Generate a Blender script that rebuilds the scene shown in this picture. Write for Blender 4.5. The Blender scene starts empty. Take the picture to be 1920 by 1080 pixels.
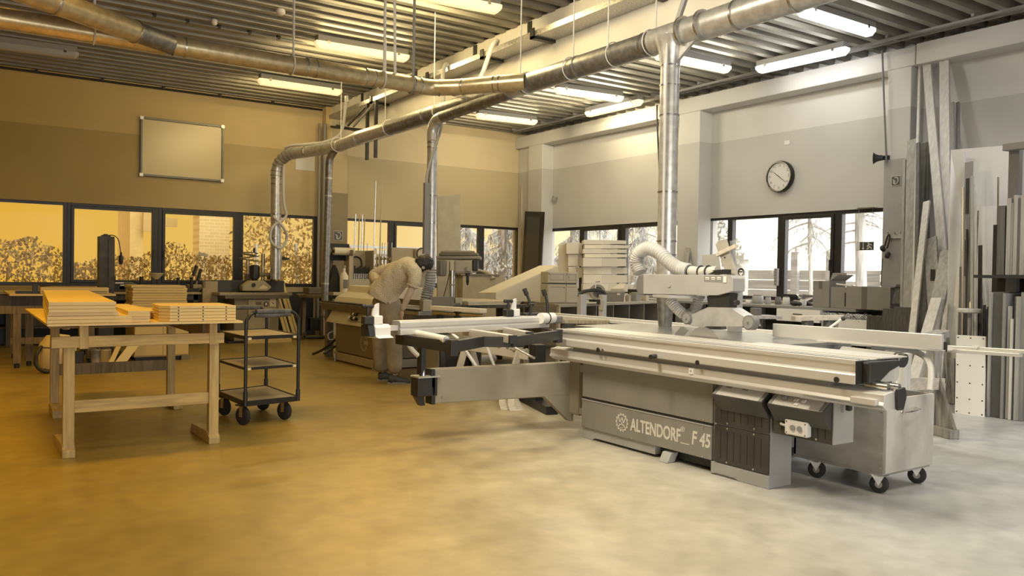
import bpy, bmesh, math, random
from mathutils import Vector, Matrix, Euler
random.seed(7)
S = bpy.context.scene
COL = S.collection
PI = math.pi
R = math.radians

# ------------------------------------------------------------------ camera
FPX, CAMH = 1526.3, 1.3
YAW, PITCH, ROLL = 0.592919, -0.0159733, 0.0167007
_cy, _sy, _cp, _sp = math.cos(YAW), math.sin(YAW), math.cos(PITCH), math.sin(PITCH)
FW = Vector((_sy*_cp, _cy*_cp, _sp))
_r = Vector((_cy, -_sy, 0)); _u = _r.cross(FW)
RT = _r*math.cos(ROLL) + _u*math.sin(ROLL)
UP = _u*math.cos(ROLL) - _r*math.sin(ROLL)
CP = Vector((0, 0, CAMH))
cam_d = bpy.data.cameras.new('camera'); cam = bpy.data.objects.new('camera', cam_d); COL.objects.link(cam)
cam_d.sensor_width = 36; cam_d.lens = FPX/1920*36; cam_d.clip_end = 300; cam_d.clip_start = .05
cam.matrix_world = Matrix(((RT.x, UP.x, -FW.x, CP.x), (RT.y, UP.y, -FW.y, CP.y), (RT.z, UP.z, -FW.z, CP.z), (0, 0, 0, 1)))
S.camera = cam

# measuring helpers: where the sight line through a photo pixel meets a plane
def ray(x, y): return FW + RT*((x-960)/FPX) - UP*((y-540)/FPX)
def oz(x, y, z=0):
    d = ray(x, y); return CP + d*((z-CAMH)/d.z)
def oy(x, y, Y):
    d = ray(x, y); return CP + d*(Y/d.y)
def ox(x, y, X):
    d = ray(x, y); return CP + d*(X/d.x)
def od(x, y, D): return CP + ray(x, y)*D

# ------------------------------------------------------------------ light
S.view_settings.view_transform = 'Standard'; S.view_settings.look = 'None'
S.view_settings.exposure = 0.0; S.view_settings.gamma = 1
S.view_settings.use_curve_mapping = False
S.cycles.max_bounces = 8; S.cycles.diffuse_bounces = 4; S.cycles.transparent_max_bounces = 12
S.cycles.sample_clamp_indirect = 6

W = bpy.data.worlds.new('sky'); S.world = W; W.use_nodes = True
nt = W.node_tree; nt.nodes.clear()
_o = nt.nodes.new('ShaderNodeOutputWorld'); _b = nt.nodes.new('ShaderNodeBackground')
_t = nt.nodes.new('ShaderNodeTexCoord'); _s = nt.nodes.new('ShaderNodeSeparateXYZ'); _c = nt.nodes.new('ShaderNodeValToRGB')
_m = nt.nodes.new('ShaderNodeMath'); _m.operation = 'MINIMUM'; _m.inputs[1].default_value = 0
_k = nt.nodes.new('ShaderNodeMath'); _k.operation = 'MULTIPLY_ADD'; _k.inputs[1].default_value = -2.2
nt.links.new(_t.outputs['Generated'], _s.inputs[0]); nt.links.new(_s.outputs['Y'], _m.inputs[0]); nt.links.new(_m.outputs[0], _k.inputs[0]); nt.links.new(_s.outputs['X'], _k.inputs[2]); nt.links.new(_k.outputs[0], _c.inputs[0])   # amber sky low over the back left, white elsewhere
nt.links.new(_c.outputs[0], _b.inputs[0]); nt.links.new(_b.outputs[0], _o.inputs[0])
_cr = _c.color_ramp
SKY = [(0.0, (.73, .39, .03)), (.25, (.80, .50, .11)), (.42, (.88, .62, .22)), (.57, (1.1, .88, .45)), (.72, (1.6, 1.42, .98)), (.86, (2.3, 2.2, 1.95)), (1, (4.6, 4.5, 4.3))]
_cr.elements[0].position = SKY[0][0]; _cr.elements[0].color = SKY[0][1]+(1,)
_cr.elements[1].position = 1; _cr.elements[1].color = SKY[-1][1]+(1,)
for p, c in SKY[1:-1]:
    e = _cr.elements.new(p); e.color = c+(1,)
_b.inputs[1].default_value = 1.05

AMBER, HONEY, CREAM, WHITE = (1, .56, .04), (1, .66, .16), (1, .85, .52), (1, 1, .985)
PALE = (1, .89, .66)
def area(name, loc, rot, sx, sy, power, color):
    l = bpy.data.lights.new(name, 'AREA'); l.shape = 'RECTANGLE'; l.size = sx; l.size_y = sy
    l.energy = power; l.color = color
    o = bpy.data.objects.new(name, l); COL.objects.link(o); o.location = loc; o.rotation_euler = rot
    return o
# unseen lamps over the hall, added for fill and the amber tint
for nm, x, y, c, p, sp in (('amber', -2.5, 3.0, AMBER, 50, 110), ('amber', .4, 6.6, AMBER, 38, 95), ('amber', -.3, 9.6, AMBER, 50, 110), ('amber', -2.6, 12, AMBER, 30, 160), ('honey', .2, 2.6, HONEY, 14, 110),
                           ('cream', 3.3, 3.5, PALE, 42, 110), ('cream', 3.6, .6, PALE, 60, 150), ('cream', 4.6, -2.5, PALE, 50, 170),
                           ('white', 7.6, 1.2, WHITE, 110, 170), ('white', 8.4, 3.2, WHITE, 35, 170)):
    area('fill_light_'+nm, (x, y, 4.5), (0, 0, 0), 1.5, .5, p, c).data.spread = R(sp)

area('fill_light_slanted', (1.7, 4.3, 4.5), (0, R(-42), 0), 1.5, .6, 98, PALE).data.spread = R(110)  # added unseen lamp, tilted to brighten the saw's left face
area('fill_light_slanted', (2.2, 6.0, 4.5), (0, R(-78), 0), 1.5, .5, 60, PALE).data.spread = R(120)  # added unseen lamp, turned onto the beam face
portal = area('opening_portal', (.75, -5.0, 1.75), (R(90), 0, 0), 7.5, 3.4, 1, (1, 1, 1)); portal.data.cycles.is_portal = True   # lets the renderer find the daylight through the added opening behind the camera

# ------------------------------------------------------------------ materials
MATS = {}
def mat(name, col, rough=.6, metal=0, var=0.0, scale=6, stretch=(1, 1, 1), bump=0, spec=.5, col2=None, detail=4, coat=0):
    """one procedural material: base colour with a noise variation of its own"""
    if name in MATS: return MATS[name]
    m = bpy.data.materials.new(name); m.use_nodes = True; MATS[name] = m
    n = m.node_tree.nodes; lk = m.node_tree.links; p = n['Principled BSDF']
    if isinstance(col, (int, float)): col = (col, col*.985, col*.95)
    p.inputs['Roughness'].default_value = rough; p.inputs['Metallic'].default_value = metal
    p.inputs['Specular IOR Level'].default_value = spec
    p.inputs['Base Color'].default_value = (*col, 1)
    if coat: p.inputs['Coat Weight'].default_value = coat
    if var or bump or col2:
        tc = n.new('ShaderNodeTexCoord'); mp = n.new('ShaderNodeMapping'); nz = n.new('ShaderNodeTexNoise')
        mp.inputs['Scale'].default_value = stretch; nz.inputs['Scale'].default_value = scale; nz.inputs['Detail'].default_value = detail
        lk.new(tc.outputs['Object'], mp.inputs[0]); lk.new(mp.outputs[0], nz.inputs['Vector'])
        if var or col2:
            rp = n.new('ShaderNodeValToRGB'); e = rp.color_ramp.elements
            c2 = col2 if col2 else tuple(c*(1-var) for c in col)
            c1 = col if col2 else tuple(min(1, c*(1+var*.5)) for c in col)
            e[0].position = .36; e[1].position = .66; e[0].color = (*c2, 1); e[1].color = (*c1, 1)
            lk.new(nz.outputs[0], rp.inputs[0]); lk.new(rp.outputs[0], p.inputs['Base Color'])
        if bump:
            b = n.new('ShaderNodeBump'); b.inputs['Strength'].default_value = bump; b.inputs['Distance'].default_value = .02
            lk.new(nz.outputs[0], b.inputs['Height']); lk.new(b.outputs[0], p.inputs['Normal'])
    return m
def emit(name, col, strength):
    if name in MATS: return MATS[name]
    m = bpy.data.materials.new(name); m.use_nodes = True; MATS[name] = m
    p = m.node_tree.nodes['Principled BSDF']; p.inputs['Base Color'].default_value = (.8, .8, .8, 1)
    p.inputs['Emission Color'].default_value = (*col, 1); p.inputs['Emission Strength'].default_value = strength
    return m
def glass(name, gloss=.06, tint=(1, 1, 1), cloud=0.0):
    if name in MATS: return MATS[name]
    m = bpy.data.materials.new(name); m.use_nodes = True; MATS[name] = m
    n = m.node_tree.nodes; lk = m.node_tree.links; n.clear()
    o = n.new('ShaderNodeOutputMaterial'); mx = n.new('ShaderNodeMixShader'); tr = n.new('ShaderNodeBsdfTransparent'); gl = n.new('ShaderNodeBsdfGlossy')
    tr.inputs[0].default_value = (*tint, 1); gl.inputs['Roughness'].default_value = .05; mx.inputs[0].default_value = gloss
    lk.new(tr.outputs[0], mx.inputs[1]); lk.new(gl.outputs[0], mx.inputs[2])
    if cloud:
        m2 = n.new('ShaderNodeMixShader'); df = n.new('ShaderNodeBsdfDiffuse'); tl = n.new('ShaderNodeBsdfTranslucent'); ad = n.new('ShaderNodeAddShader')
        df.inputs[0].default_value = (.45, .45, .44, 1); tl.inputs[0].default_value = (.45, .45, .44, 1); m2.inputs[0].default_value = cloud
        lk.new(df.outputs[0], ad.inputs[0]); lk.new(tl.outputs[0], ad.inputs[1])
        lk.new(mx.outputs[0], m2.inputs[1]); lk.new(ad.outputs[0], m2.inputs[2]); lk.new(m2.outputs[0], o.inputs[0])
    else: lk.new(mx.outputs[0], o.inputs[0])
    return m

# ------------------------------------------------------------------ mesh builder
WM = {}          # world matrices of every object made here
def wm(o): return WM.get(o.name, Matrix.Identity(4)) if o else Matrix.Identity(4)

def tag(o, label=None, cat=None, group=None, kind=None):
    if label: o['label'] = label
    if cat: o['category'] = cat
    if group: o['group'] = group
    if kind: o['kind'] = kind
    return o

def T(name, label, cat, loc, rz=0, group=None, kind=None):
    o = bpy.data.objects.new(name, None); COL.objects.link(o); o.empty_display_size = .1
    o.location = loc; o.rotation_euler = (0, 0, rz)
    WM[o.name] = Matrix.Translation(Vector(loc)) @ Matrix.Rotation(rz, 4, 'Z')
    return tag(o, label, cat, group, kind)

class MB:
    def __init__(s): s.bm = bmesh.new()
    def quadverts(s, vs, faces):
        v = [s.bm.verts.new(p) for p in vs]
        for f in faces:
            try: s.bm.faces.new([v[i] for i in f])
            except ValueError: pass
        return s
    def box(s, lo, hi):
        lo, hi = Vector(lo), Vector(hi)
        a = Vector((min(lo.x, hi.x), min(lo.y, hi.y), min(lo.z, hi.z))); b = Vector((max(lo.x, hi.x), max(lo.y, hi.y), max(lo.z, hi.z)))
        vs = [(x, y, z) for z in (a.z, b.z) for y in (a.y, b.y) for x in (a.x, b.x)]
        return s.quadverts(vs, [(0, 2, 3, 1), (4, 5, 7, 6), (0, 1, 5, 4), (2, 6, 7, 3), (0, 4, 6, 2), (1, 3, 7, 5)])
    def boxc(s, c, size, rot=(0, 0, 0)):
        m = Euler(rot).to_matrix(); c = Vector(c); h = Vector(size)/2
        vs = [c + m @ Vector((x*h.x, y*h.y, z*h.z)) for z in (-1, 1) for y in (-1, 1) for x in (-1, 1)]
        return s.quadverts(vs, [(0, 2, 3, 1), (4, 5, 7, 6), (0, 1, 5, 4), (2, 6, 7, 3), (0, 4, 6, 2), (1, 3, 7, 5)])
    def frame(s, p0, p1, up):
        d = (p1-p0).normalized(); up = Vector(up)
        if abs(d.dot(up)) > .98: up = Vector((1, 0, 0)) if abs(d.x) < .9 else Vector((0, 1, 0))
        x = d.cross(up).normalized(); y = x.cross(d).normalized(); return d, x, y
    def bar(s, p0, p1, w, h, up=(0, 0, 1), w1=None, h1=None):
        """rectangular bar; w across, h along up"""
        p0, p1 = Vector(p0), Vector(p1); d, x, y = s.frame(p0, p1, up)
        w1 = w if w1 is None else w1; h1 = h if h1 is None else h1
        vs = [p0+x*(a*w/2)+y*(b*h/2) for a, b in ((-1, -1), (1, -1), (1, 1), (-1, 1))] + [p1+x*(a*w1/2)+y*(b*h1/2) for a, b in ((-1, -1), (1, -1), (1, 1), (-1, 1))]
        return s.quadverts(vs, [(3, 2, 1, 0), (4, 5, 6, 7), (0, 1, 5, 4), (1, 2, 6, 5), (2, 3, 7, 6), (3, 0, 4, 7)])
    def prism(s, pts, vec):
        vec = Vector(vec); n = len(pts); pts = [Vector(p) for p in pts]
        vs = pts + [p+vec for p in pts]
        return s.quadverts(vs, [tuple(range(n))[::-1], tuple(range(n, 2*n))] + [(i, (i+1) % n, n+(i+1) % n, n+i) for i in range(n)])
    def cyl(s, p0, p1, r, r2=None, seg=18, caps=True):
        p0, p1 = Vector(p0), Vector(p1); r2 = r if r2 is None else r2; d, x, y = s.frame(p0, p1, (0, 0, 1))
        vs = [p0+(x*math.cos(2*PI*i/seg)+y*math.sin(2*PI*i/seg))*r for i in range(seg)] + [p1+(x*math.cos(2*PI*i/seg)+y*math.sin(2*PI*i/seg))*r2 for i in range(seg)]
        f = [(i, (i+1) % seg, seg+(i+1) % seg, seg+i) for i in range(seg)]
        if caps: f += [tuple(range(seg))[::-1], tuple(range(seg, 2*seg))]
        return s.quadverts(vs, f)
    def lathe(s, p0, axis, prof, seg=20):
        """prof: (distance along axis, radius)"""
        p0 = Vector(p0); axis = Vector(axis).normalized(); _, x, y = s.frame(p0, p0+axis, (0, 0, 1))
        vs = [p0+axis*t+(x*math.cos(2*PI*i/seg)+y*math.sin(2*PI*i/seg))*max(r, 1e-4) for t, r in prof for i in range(seg)]
        f = [(k*seg+i, k*seg+(i+1) % seg, (k+1)*seg+(i+1) % seg, (k+1)*seg+i) for k in range(len(prof)-1) for i in range(seg)]
        f += [tuple(range(seg))[::-1], tuple(range((len(prof)-1)*seg, len(prof)*seg))]
        return s.quadverts(vs, f)
    def tube(s, pts, r, seg=10, smooth=0, closed=False, rfun=None):
        pts = [Vector(p) for p in pts]
        if smooth: pts = spline(pts, smooth)
        n = len(pts); rings = []
        d = (pts[1]-pts[0]).normalized(); _, x, y = s.frame(pts[0], pts[1], (0, 0, 1))
        for i, p in enumerate(pts):
            nd = (pts[min(i+1, n-1)]-pts[max(i-1, 0)]).normalized()
            if nd.length < .5: nd = d
            q = d.rotation_difference(nd); x = q @ x; y = q @ y; d = nd
            rr = r if rfun is None else rfun(i/(n-1))
            rings.append([p+(x*math.cos(2*PI*k/seg)+y*math.sin(2*PI*k/seg))*rr for k in range(seg)])
        vs = [v for q in rings for v in q]
        f = [(k*seg+i, k*seg+(i+1) % seg, (k+1)*seg+(i+1) % seg, (k+1)*seg+i) for k in range(n-1) for i in range(seg)]
        f += [tuple(range(seg))[::-1], tuple(range((n-1)*seg, n*seg))]
        return s.quadverts(vs, f)
    def torus(s, c, axis, Rr, r, seg=24, sec=8):
        c = Vector(c); axis = Vector(axis).normalized(); _, x, y = s.frame(c, c+axis, (0, 0, 1))
        vs = []
        for i in range(seg):
            e = x*math.cos(2*PI*i/seg)+y*math.sin(2*PI*i/seg)
            for k in range(sec): vs.append(c+e*(Rr+r*math.cos(2*PI*k/sec))+axis*(r*math.sin(2*PI*k/sec)))
        return s.quadverts(vs, [(i*sec+k, ((i+1) % seg)*sec+k, ((i+1) % seg)*sec+(k+1) % sec, i*sec+(k+1) % sec) for i in range(seg) for k in range(sec)])
    def ball(s, c, r, sc=(1, 1, 1), seg=14):
        c = Vector(c); m = Matrix.Translation(c) @ Matrix.Diagonal((*[r*k for k in sc], 1))
        bmesh.ops.create_uvsphere(s.bm, u_segments=seg, v_segments=max(6, seg//2+1), radius=1, matrix=m); return s
    def poly(s, pts): return s.quadverts(pts, [tuple(range(len(pts)))])
    def build(s, name, m, parent=None, bevel=0, smooth=False, label=None, cat=None, group=None, kind=None, sub=0, seg=2):
        bm = s.bm
        bmesh.ops.recalc_face_normals(bm, faces=bm.faces)
        if parent is not None: inv = wm(parent).inverted()
        else:
            xs = [v.co for v in bm.verts]
            lo = Vector((min(v.x for v in xs), min(v.y for v in xs), min(v.z for v in xs))); hi = Vector((max(v.x for v in xs), max(v.y for v in xs), max(v.z for v in xs)))
            base = Vector(((lo.x+hi.x)/2, (lo.y+hi.y)/2, lo.z)); inv = Matrix.Translation(-base)
        bm.transform(inv)
        me = bpy.data.meshes.new(name); bm.to_mesh(me); bm.free()
        if smooth:
            me.polygons.foreach_set('use_smooth', [True]*len(me.polygons))
            if smooth is True: me.set_sharp_from_angle(angle=R(40))
        o = bpy.data.objects.new(name, me); COL.objects.link(o)
        for mm in (m if isinstance(m, (list, tuple)) else [m]): me.materials.append(mm)
        if bevel:
            b = o.modifiers.new('bevel', 'BEVEL'); b.width = bevel; b.segments = seg; b.limit_method = 'ANGLE'; b.angle_limit = R(40)
        if sub:
            b = o.modifiers.new('sub', 'SUBSURF'); b.levels = sub; b.render_levels = sub
        if parent is not None:
            o.parent = parent; WM[o.name] = wm(parent)
        else:
            o.location = base; WM[o.name] = Matrix.Translation(base)
        return tag(o, label, cat, group, kind)

def spline(pts, k=6):
    pts = [Vector(p) for p in pts]; out = []
    for i in range(len(pts)-1):
        p0, p1, p2, p3 = pts[max(i-1, 0)], pts[i], pts[i+1], pts[min(i+2, len(pts)-1)]
        for j in range(k):
            t = j/k
            out.append(.5*((2*p1)+(p2-p0)*t+(2*p0-5*p1+4*p2-p3)*t*t+(3*p1-p0-3*p2+p3)*t**3))
    return out+[pts[-1]]
def V(*a): return Vector(a)
def dup(root, loc, rz=None, label=None, group=None):
    c = root.copy(); COL.objects.link(c); c.location = loc
    if rz is not None: c.rotation_euler = (0, 0, rz)
    WM[c.name] = Matrix.Translation(Vector(loc)) @ Matrix.Rotation(c.rotation_euler.z, 4, 'Z')
    if label: c['label'] = label
    if group: c['group'] = group
    for ch in list(root.children):
        d = ch.copy(); COL.objects.link(d); d.parent = c
        for g in list(ch.children):
            e = g.copy(); COL.objects.link(e); e.parent = d
    return c
_FONT = []
def lettering(name, text, origin, ux, uy, size, m, parent, depth=.002, align='LEFT', label=None, shear=0, spacing=1.0, xs=1.0, bold=0):
    """raised letters as a mesh: origin, reading direction ux, upward direction uy"""
    cu = bpy.data.curves.new('text', 'FONT'); cu.body = text; cu.size = size; cu.align_x = align; cu.extrude = depth; cu.shear = shear; cu.space_character = spacing; cu.offset = bold
    tmp = bpy.data.objects.new('text', cu); COL.objects.link(tmp)
    dg = bpy.context.evaluated_depsgraph_get()
    me = bpy.data.meshes.new_from_object(tmp.evaluated_get(dg))
    COL.objects.unlink(tmp); bpy.data.objects.remove(tmp)
    ux, uy = Vector(ux).normalized(), Vector(uy).normalized(); uz = ux.cross(uy)
    mw = Matrix(((ux.x*xs, uy.x, uz.x, origin[0]), (ux.y*xs, uy.y, uz.y, origin[1]), (ux.z*xs, uy.z, uz.z, origin[2]), (0, 0, 0, 1)))
    me.transform(wm(parent).inverted() @ mw); me.materials.clear(); me.materials.append(m)
    o = bpy.data.objects.new(name, me); COL.objects.link(o); o.parent = parent; WM[o.name] = wm(parent)
    return tag(o, label)
ORD = ['topmost', 'second', 'third', 'fourth', 'fifth', 'sixth', 'seventh', 'eighth', 'ninth', 'tenth', 'eleventh', 'twelfth']

# ------------------------------------------------------------------ palette (greys of the photograph; the light carries part of the tint)
white_paint = mat('white_paint', .72, .5, var=.06, scale=3)
white_board = mat('white_board', .74, .38, var=.04, scale=2)
dark_metal = mat('dark_metal', .035, .45, .3, var=.2)
black = mat('black_plastic', .02, .45)
rubber = mat('rubber', .018, .75)
mach_grey = mat('machine_grey', .16, .5, var=.12, scale=5, bump=.02)
mach_light = mat('machine_light', .36, .5, var=.08, scale=5)
mach_mid = mat('machine_mid', .24, .5, var=.08, scale=4)
alu = mat('aluminium', .66, .38, .45, var=.06, scale=3, stretch=(1, .1, 1))
steel = mat('steel', .55, .25, .95, var=.1, scale=4)
chrome = mat('chrome', .8, .08, 1)
zinc = mat('zinc_duct', .58, .32, .6, var=.18, scale=14, detail=2)
zinc_dull = mat('zinc_dull', .30, .42, .8, var=.25, scale=18, detail=2)
cast = mat('cast_iron', .42, .3, .8, var=.15, scale=3)
beech = mat('beech', .5, .5, var=.22, scale=4, stretch=(1, 12, 12), col2=(.36, .34, .3))
pine = mat('pine', (.55, .5, .42), .6, var=.2, scale=4, stretch=(1, 10, 10))
pine_y = mat('pine_long', (.5, .47, .4), .6, var=.22, scale=4, stretch=(10, 1, 10))
pine_z = mat('pine_upright', (.52, .49, .43), .6, var=.2, scale=4, stretch=(10, 10, .8))
grey_wood = mat('grey_wood', (.3, .285, .26), .7, var=.3, scale=5, stretch=(8, 8, .8))
dark_wood = mat('dark_wood', (.07, .065, .058), .7, var=.35, scale=5, stretch=(8, 8, .8))
ply = mat('plywood', (.4, .37, .32), .6, var=.18, scale=3, stretch=(1, 1, 3))
cardboard = mat('cardboard', (.25, .235, .21), .8, var=.08, scale=4)
tape = mat('parcel_tape', (.14, .13, .115), .4)
hose_pl = mat('hose_plastic', .5, .4)
hose_grey = mat('hose_grey', .34, .45)
cable_w = mat('cable_white', .62, .5)
let = mat('lettering_pale', (.58, .56, .50), .5)
# ------------------------------------------------------------------ the hall
YB, XR, ZC = 16.2, 11.28, 4.68
def wall_mat(name, up, lo, zsplit=3.75, amber_light=None):
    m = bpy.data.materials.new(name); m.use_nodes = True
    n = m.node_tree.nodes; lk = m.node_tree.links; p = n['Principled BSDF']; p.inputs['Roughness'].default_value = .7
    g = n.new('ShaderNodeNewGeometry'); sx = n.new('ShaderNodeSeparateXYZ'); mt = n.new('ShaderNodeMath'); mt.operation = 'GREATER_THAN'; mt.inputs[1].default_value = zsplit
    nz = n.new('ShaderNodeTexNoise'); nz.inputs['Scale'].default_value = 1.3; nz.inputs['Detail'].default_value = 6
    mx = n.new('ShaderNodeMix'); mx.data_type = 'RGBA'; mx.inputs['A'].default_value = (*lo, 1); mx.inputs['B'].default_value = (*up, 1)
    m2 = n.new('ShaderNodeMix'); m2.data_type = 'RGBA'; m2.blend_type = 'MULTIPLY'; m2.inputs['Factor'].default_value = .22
    if amber_light:      # amber light from the left painted in, fading along the wall
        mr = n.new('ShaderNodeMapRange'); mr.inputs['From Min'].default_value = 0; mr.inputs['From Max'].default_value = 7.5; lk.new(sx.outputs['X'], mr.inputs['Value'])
        for sock, cl, wc in (('A', lo, amber_light[1]), ('B', up, amber_light[0])):
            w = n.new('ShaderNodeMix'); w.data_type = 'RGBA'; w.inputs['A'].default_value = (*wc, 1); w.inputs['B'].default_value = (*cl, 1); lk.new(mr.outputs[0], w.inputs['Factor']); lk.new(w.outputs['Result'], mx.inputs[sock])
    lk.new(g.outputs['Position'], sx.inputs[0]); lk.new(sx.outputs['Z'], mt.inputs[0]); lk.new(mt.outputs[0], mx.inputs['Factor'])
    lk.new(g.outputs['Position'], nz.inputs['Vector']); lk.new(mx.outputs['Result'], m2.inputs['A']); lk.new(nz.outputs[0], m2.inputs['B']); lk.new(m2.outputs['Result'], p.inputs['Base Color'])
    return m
wall_w = wall_mat('wall_paint', (.70, .69, .665), (.56, .55, .525))
wall_y = wall_mat('wall_paint_back', (.72, .60, .39), (.56, .465, .29), amber_light=((.58, .42, .12), (.44, .31, .08)))

def floor_mat():
    m = bpy.data.materials.new('concrete_floor'); m.use_nodes = True
    n = m.node_tree.nodes; lk = m.node_tree.links; p = n['Principled BSDF']
    g = n.new('ShaderNodeNewGeometry'); mp = n.new('ShaderNodeMapping'); mp.inputs['Rotation'].default_value = (0, 0, .5); mp.inputs['Scale'].default_value = (1, .35, 1)
    n1 = n.new('ShaderNodeTexNoise'); n1.inputs['Scale'].default_value = .9; n1.inputs['Detail'].default_value = 8; n1.inputs['Roughness'].default_value = .65
    n2 = n.new('ShaderNodeTexNoise'); n2.inputs['Scale'].default_value = 7; n2.inputs['Detail'].default_value = 6
    n3 = n.new('ShaderNodeTexNoise'); n3.inputs['Scale'].default_value = 1.7; n3.inputs['Detail'].default_value = 5
    lk.new(g.outputs['Position'], n1.inputs['Vector']); lk.new(g.outputs['Position'], n2.inputs['Vector']); lk.new(g.outputs['Position'], mp.inputs[0]); lk.new(mp.outputs[0], n3.inputs['Vector'])
    r1 = n.new('ShaderNodeValToRGB'); e = r1.color_ramp.elements; e[0].position = .3; e[0].color = (.36, .352, .335, 1); e[1].position = .7; e[1].color = (.50, .49, .47, 1)
    r3 = n.new('ShaderNodeValToRGB'); e = r3.color_ramp.elements; e[0].position = .30; e[0].color = (.72, .71, .70, 1); e[1].position = .46; e[1].color = (1, 1, 1, 1)
    m1 = n.new('ShaderNodeMix'); m1.data_type = 'RGBA'; m1.blend_type = 'MULTIPLY'; m1.inputs['Factor'].default_value = .8
    m2 = n.new('ShaderNodeMix'); m2.data_type = 'RGBA'; m2.blend_type = 'OVERLAY'; m2.inputs['Factor'].default_value = .3
    lk.new(n1.outputs[0], r1.inputs[0]); lk.new(n3.outputs[0], r3.inputs[0]); lk.new(r1.outputs[0], m1.inputs['A']); lk.new(r3.outputs[0], m1.inputs['B'])
    lk.new(m1.outputs['Result'], m2.inputs['A']); lk.new(n2.outputs[0], m2.inputs['B']); lk.new(m2.outputs['Result'], p.inputs['Base Color'])
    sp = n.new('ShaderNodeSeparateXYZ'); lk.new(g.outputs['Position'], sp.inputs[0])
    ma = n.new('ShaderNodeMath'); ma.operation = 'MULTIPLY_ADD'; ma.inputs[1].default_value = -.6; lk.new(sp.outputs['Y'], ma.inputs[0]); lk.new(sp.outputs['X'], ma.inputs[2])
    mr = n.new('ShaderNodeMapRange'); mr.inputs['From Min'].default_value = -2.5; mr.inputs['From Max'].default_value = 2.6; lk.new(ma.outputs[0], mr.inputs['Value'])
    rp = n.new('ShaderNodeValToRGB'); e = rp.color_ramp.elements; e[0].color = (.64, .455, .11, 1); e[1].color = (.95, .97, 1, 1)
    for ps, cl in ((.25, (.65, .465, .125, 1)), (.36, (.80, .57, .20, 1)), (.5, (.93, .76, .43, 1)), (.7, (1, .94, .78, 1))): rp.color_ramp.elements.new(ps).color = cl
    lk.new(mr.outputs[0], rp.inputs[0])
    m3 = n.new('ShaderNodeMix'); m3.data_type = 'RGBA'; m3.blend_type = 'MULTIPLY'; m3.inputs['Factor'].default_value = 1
    lk.new(m2.outputs['Result'], m3.inputs['A']); lk.new(rp.outputs[0], m3.inputs['B']); lk.new(m3.outputs['Result'], p.inputs['Base Color'])   # amber light painted into the floor colour, fading to the right
    rr = n.new('ShaderNodeMapRange'); rr.inputs['To Min'].default_value = .28; rr.inputs['To Max'].default_value = .5
    lk.new(n1.outputs[0], rr.inputs['Value']); lk.new(rr.outputs[0], p.inputs['Roughness'])
    b = n.new('ShaderNodeBump'); b.inputs['Strength'].default_value = .06; b.inputs['Distance'].default_value = .01; lk.new(n2.outputs[0], b.inputs['Height']); lk.new(b.outputs[0], p.inputs['Normal'])
    return m
def structure(mb, name, m, **k): return mb.build(name, m, kind='structure', **k)
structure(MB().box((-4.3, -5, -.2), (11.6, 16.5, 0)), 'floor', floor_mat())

ceil_m = mat('ceiling_sheet', (.30, .285, .245), .5, .4, var=.12, scale=2)
mb = MB(); prof = []; y = -5.0; P_ = .285
while y < 16.4:
    prof += [(y, ZC), (y+.10, ZC), (y+.14, ZC+.15), (y+.245, ZC+.15)]; y += P_
vs = [(x, py, pz) for x in (-4.3, 11.6) for py, pz in prof]; n_ = len(prof)
mb.quadverts(vs, [(i, i+1, n_+i+1, n_+i) for i in range(n_-1)])
mb.box((-4.3, -5, ZC+.3), (11.6, 16.5, ZC+.4))
structure(mb, 'ceiling', ceil_m)

WZ0, WZ1 = .98, 2.44
mb = MB().box((-4.3, YB, 0), (XR, YB+.3, WZ0)).box((-4.3, YB, WZ1), (11.58, YB+.3, 5.0)).box((6.05, YB, WZ0), (6.62, YB+.3, WZ1)).box((11.12, YB, 0), (11.58, YB+.3, WZ1)).box((-4.3, YB, WZ0), (-1.6, YB+.3, WZ1))
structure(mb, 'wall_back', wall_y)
mb = MB().box((XR, -5, 0), (XR+.3, YB, .95)).box((XR, -5, 2.39), (XR+.3, YB, 5)).box((XR, -5, .95), (XR+.3, 6.72, 2.39)).box((XR, 10.4, .95), (XR+.3, 10.92, 2.39)).box((XR, 15.42, .95), (XR+.3, YB, 2.39))
structure(mb, 'wall_right', wall_w)
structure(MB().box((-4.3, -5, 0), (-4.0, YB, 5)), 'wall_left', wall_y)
structure(MB().box((-4.3, -5.3, 0), (-3, -5, 5)).box((4.5, -5.3, 0), (11.58, -5, 5)).box((-3, -5.3, 3.45), (4.5, -5, 5)), 'wall_front', wall_w)   # opening behind the camera added to let frontal daylight in

# beams and columns
structure(MB().box((6.25, -5, 3.86), (6.62, YB-.01, ZC+.02)), 'trim_1', mat('beam_paint', (.84, .82, .77), .7, var=.05, scale=2), bevel=.01)
b2 = structure(MB().box((10.93, -5, 4.31), (XR, 6.3, 4.6)), 'trim_2', wall_w, bevel=.012)
structure(MB().box((10.945, 6.32, 4.31), (XR, YB-.01, 4.58)), 'trim_3', wall_w, bevel=.012)
clad_m = mat('column_cladding', (.25, .205, .12), .6, var=.05)
col_r = structure(MB().box((10.95, 6.37, 0), (XR, 6.72, 4.31)), 'trim_4', wall_w, bevel=.01)
MB().box((10.925, 6.36, 0), (10.95, 6.73, 3.03)).build('cladding', mat('cladding_right', .33, .6, var=.06), col_r, kind='structure')
structure(MB().box((10.95, 10.3, 0), (XR, 10.82, 4.31)), 'trim_5', wall_w, bevel=.01)
structure(MB().box((10.95, 15.1, 0), (XR, 15.65, 4.31)).box((11.05, 15.65, 0), (XR, YB-.01, 4.6)), 'trim_6', wall_w, bevel=.01)
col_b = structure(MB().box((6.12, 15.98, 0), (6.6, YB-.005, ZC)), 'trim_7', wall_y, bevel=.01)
MB().box((6.2, 15.94, .3), (6.6, 15.98, 2.93)).build('cladding', clad_m, col_b, kind='structure')
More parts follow.
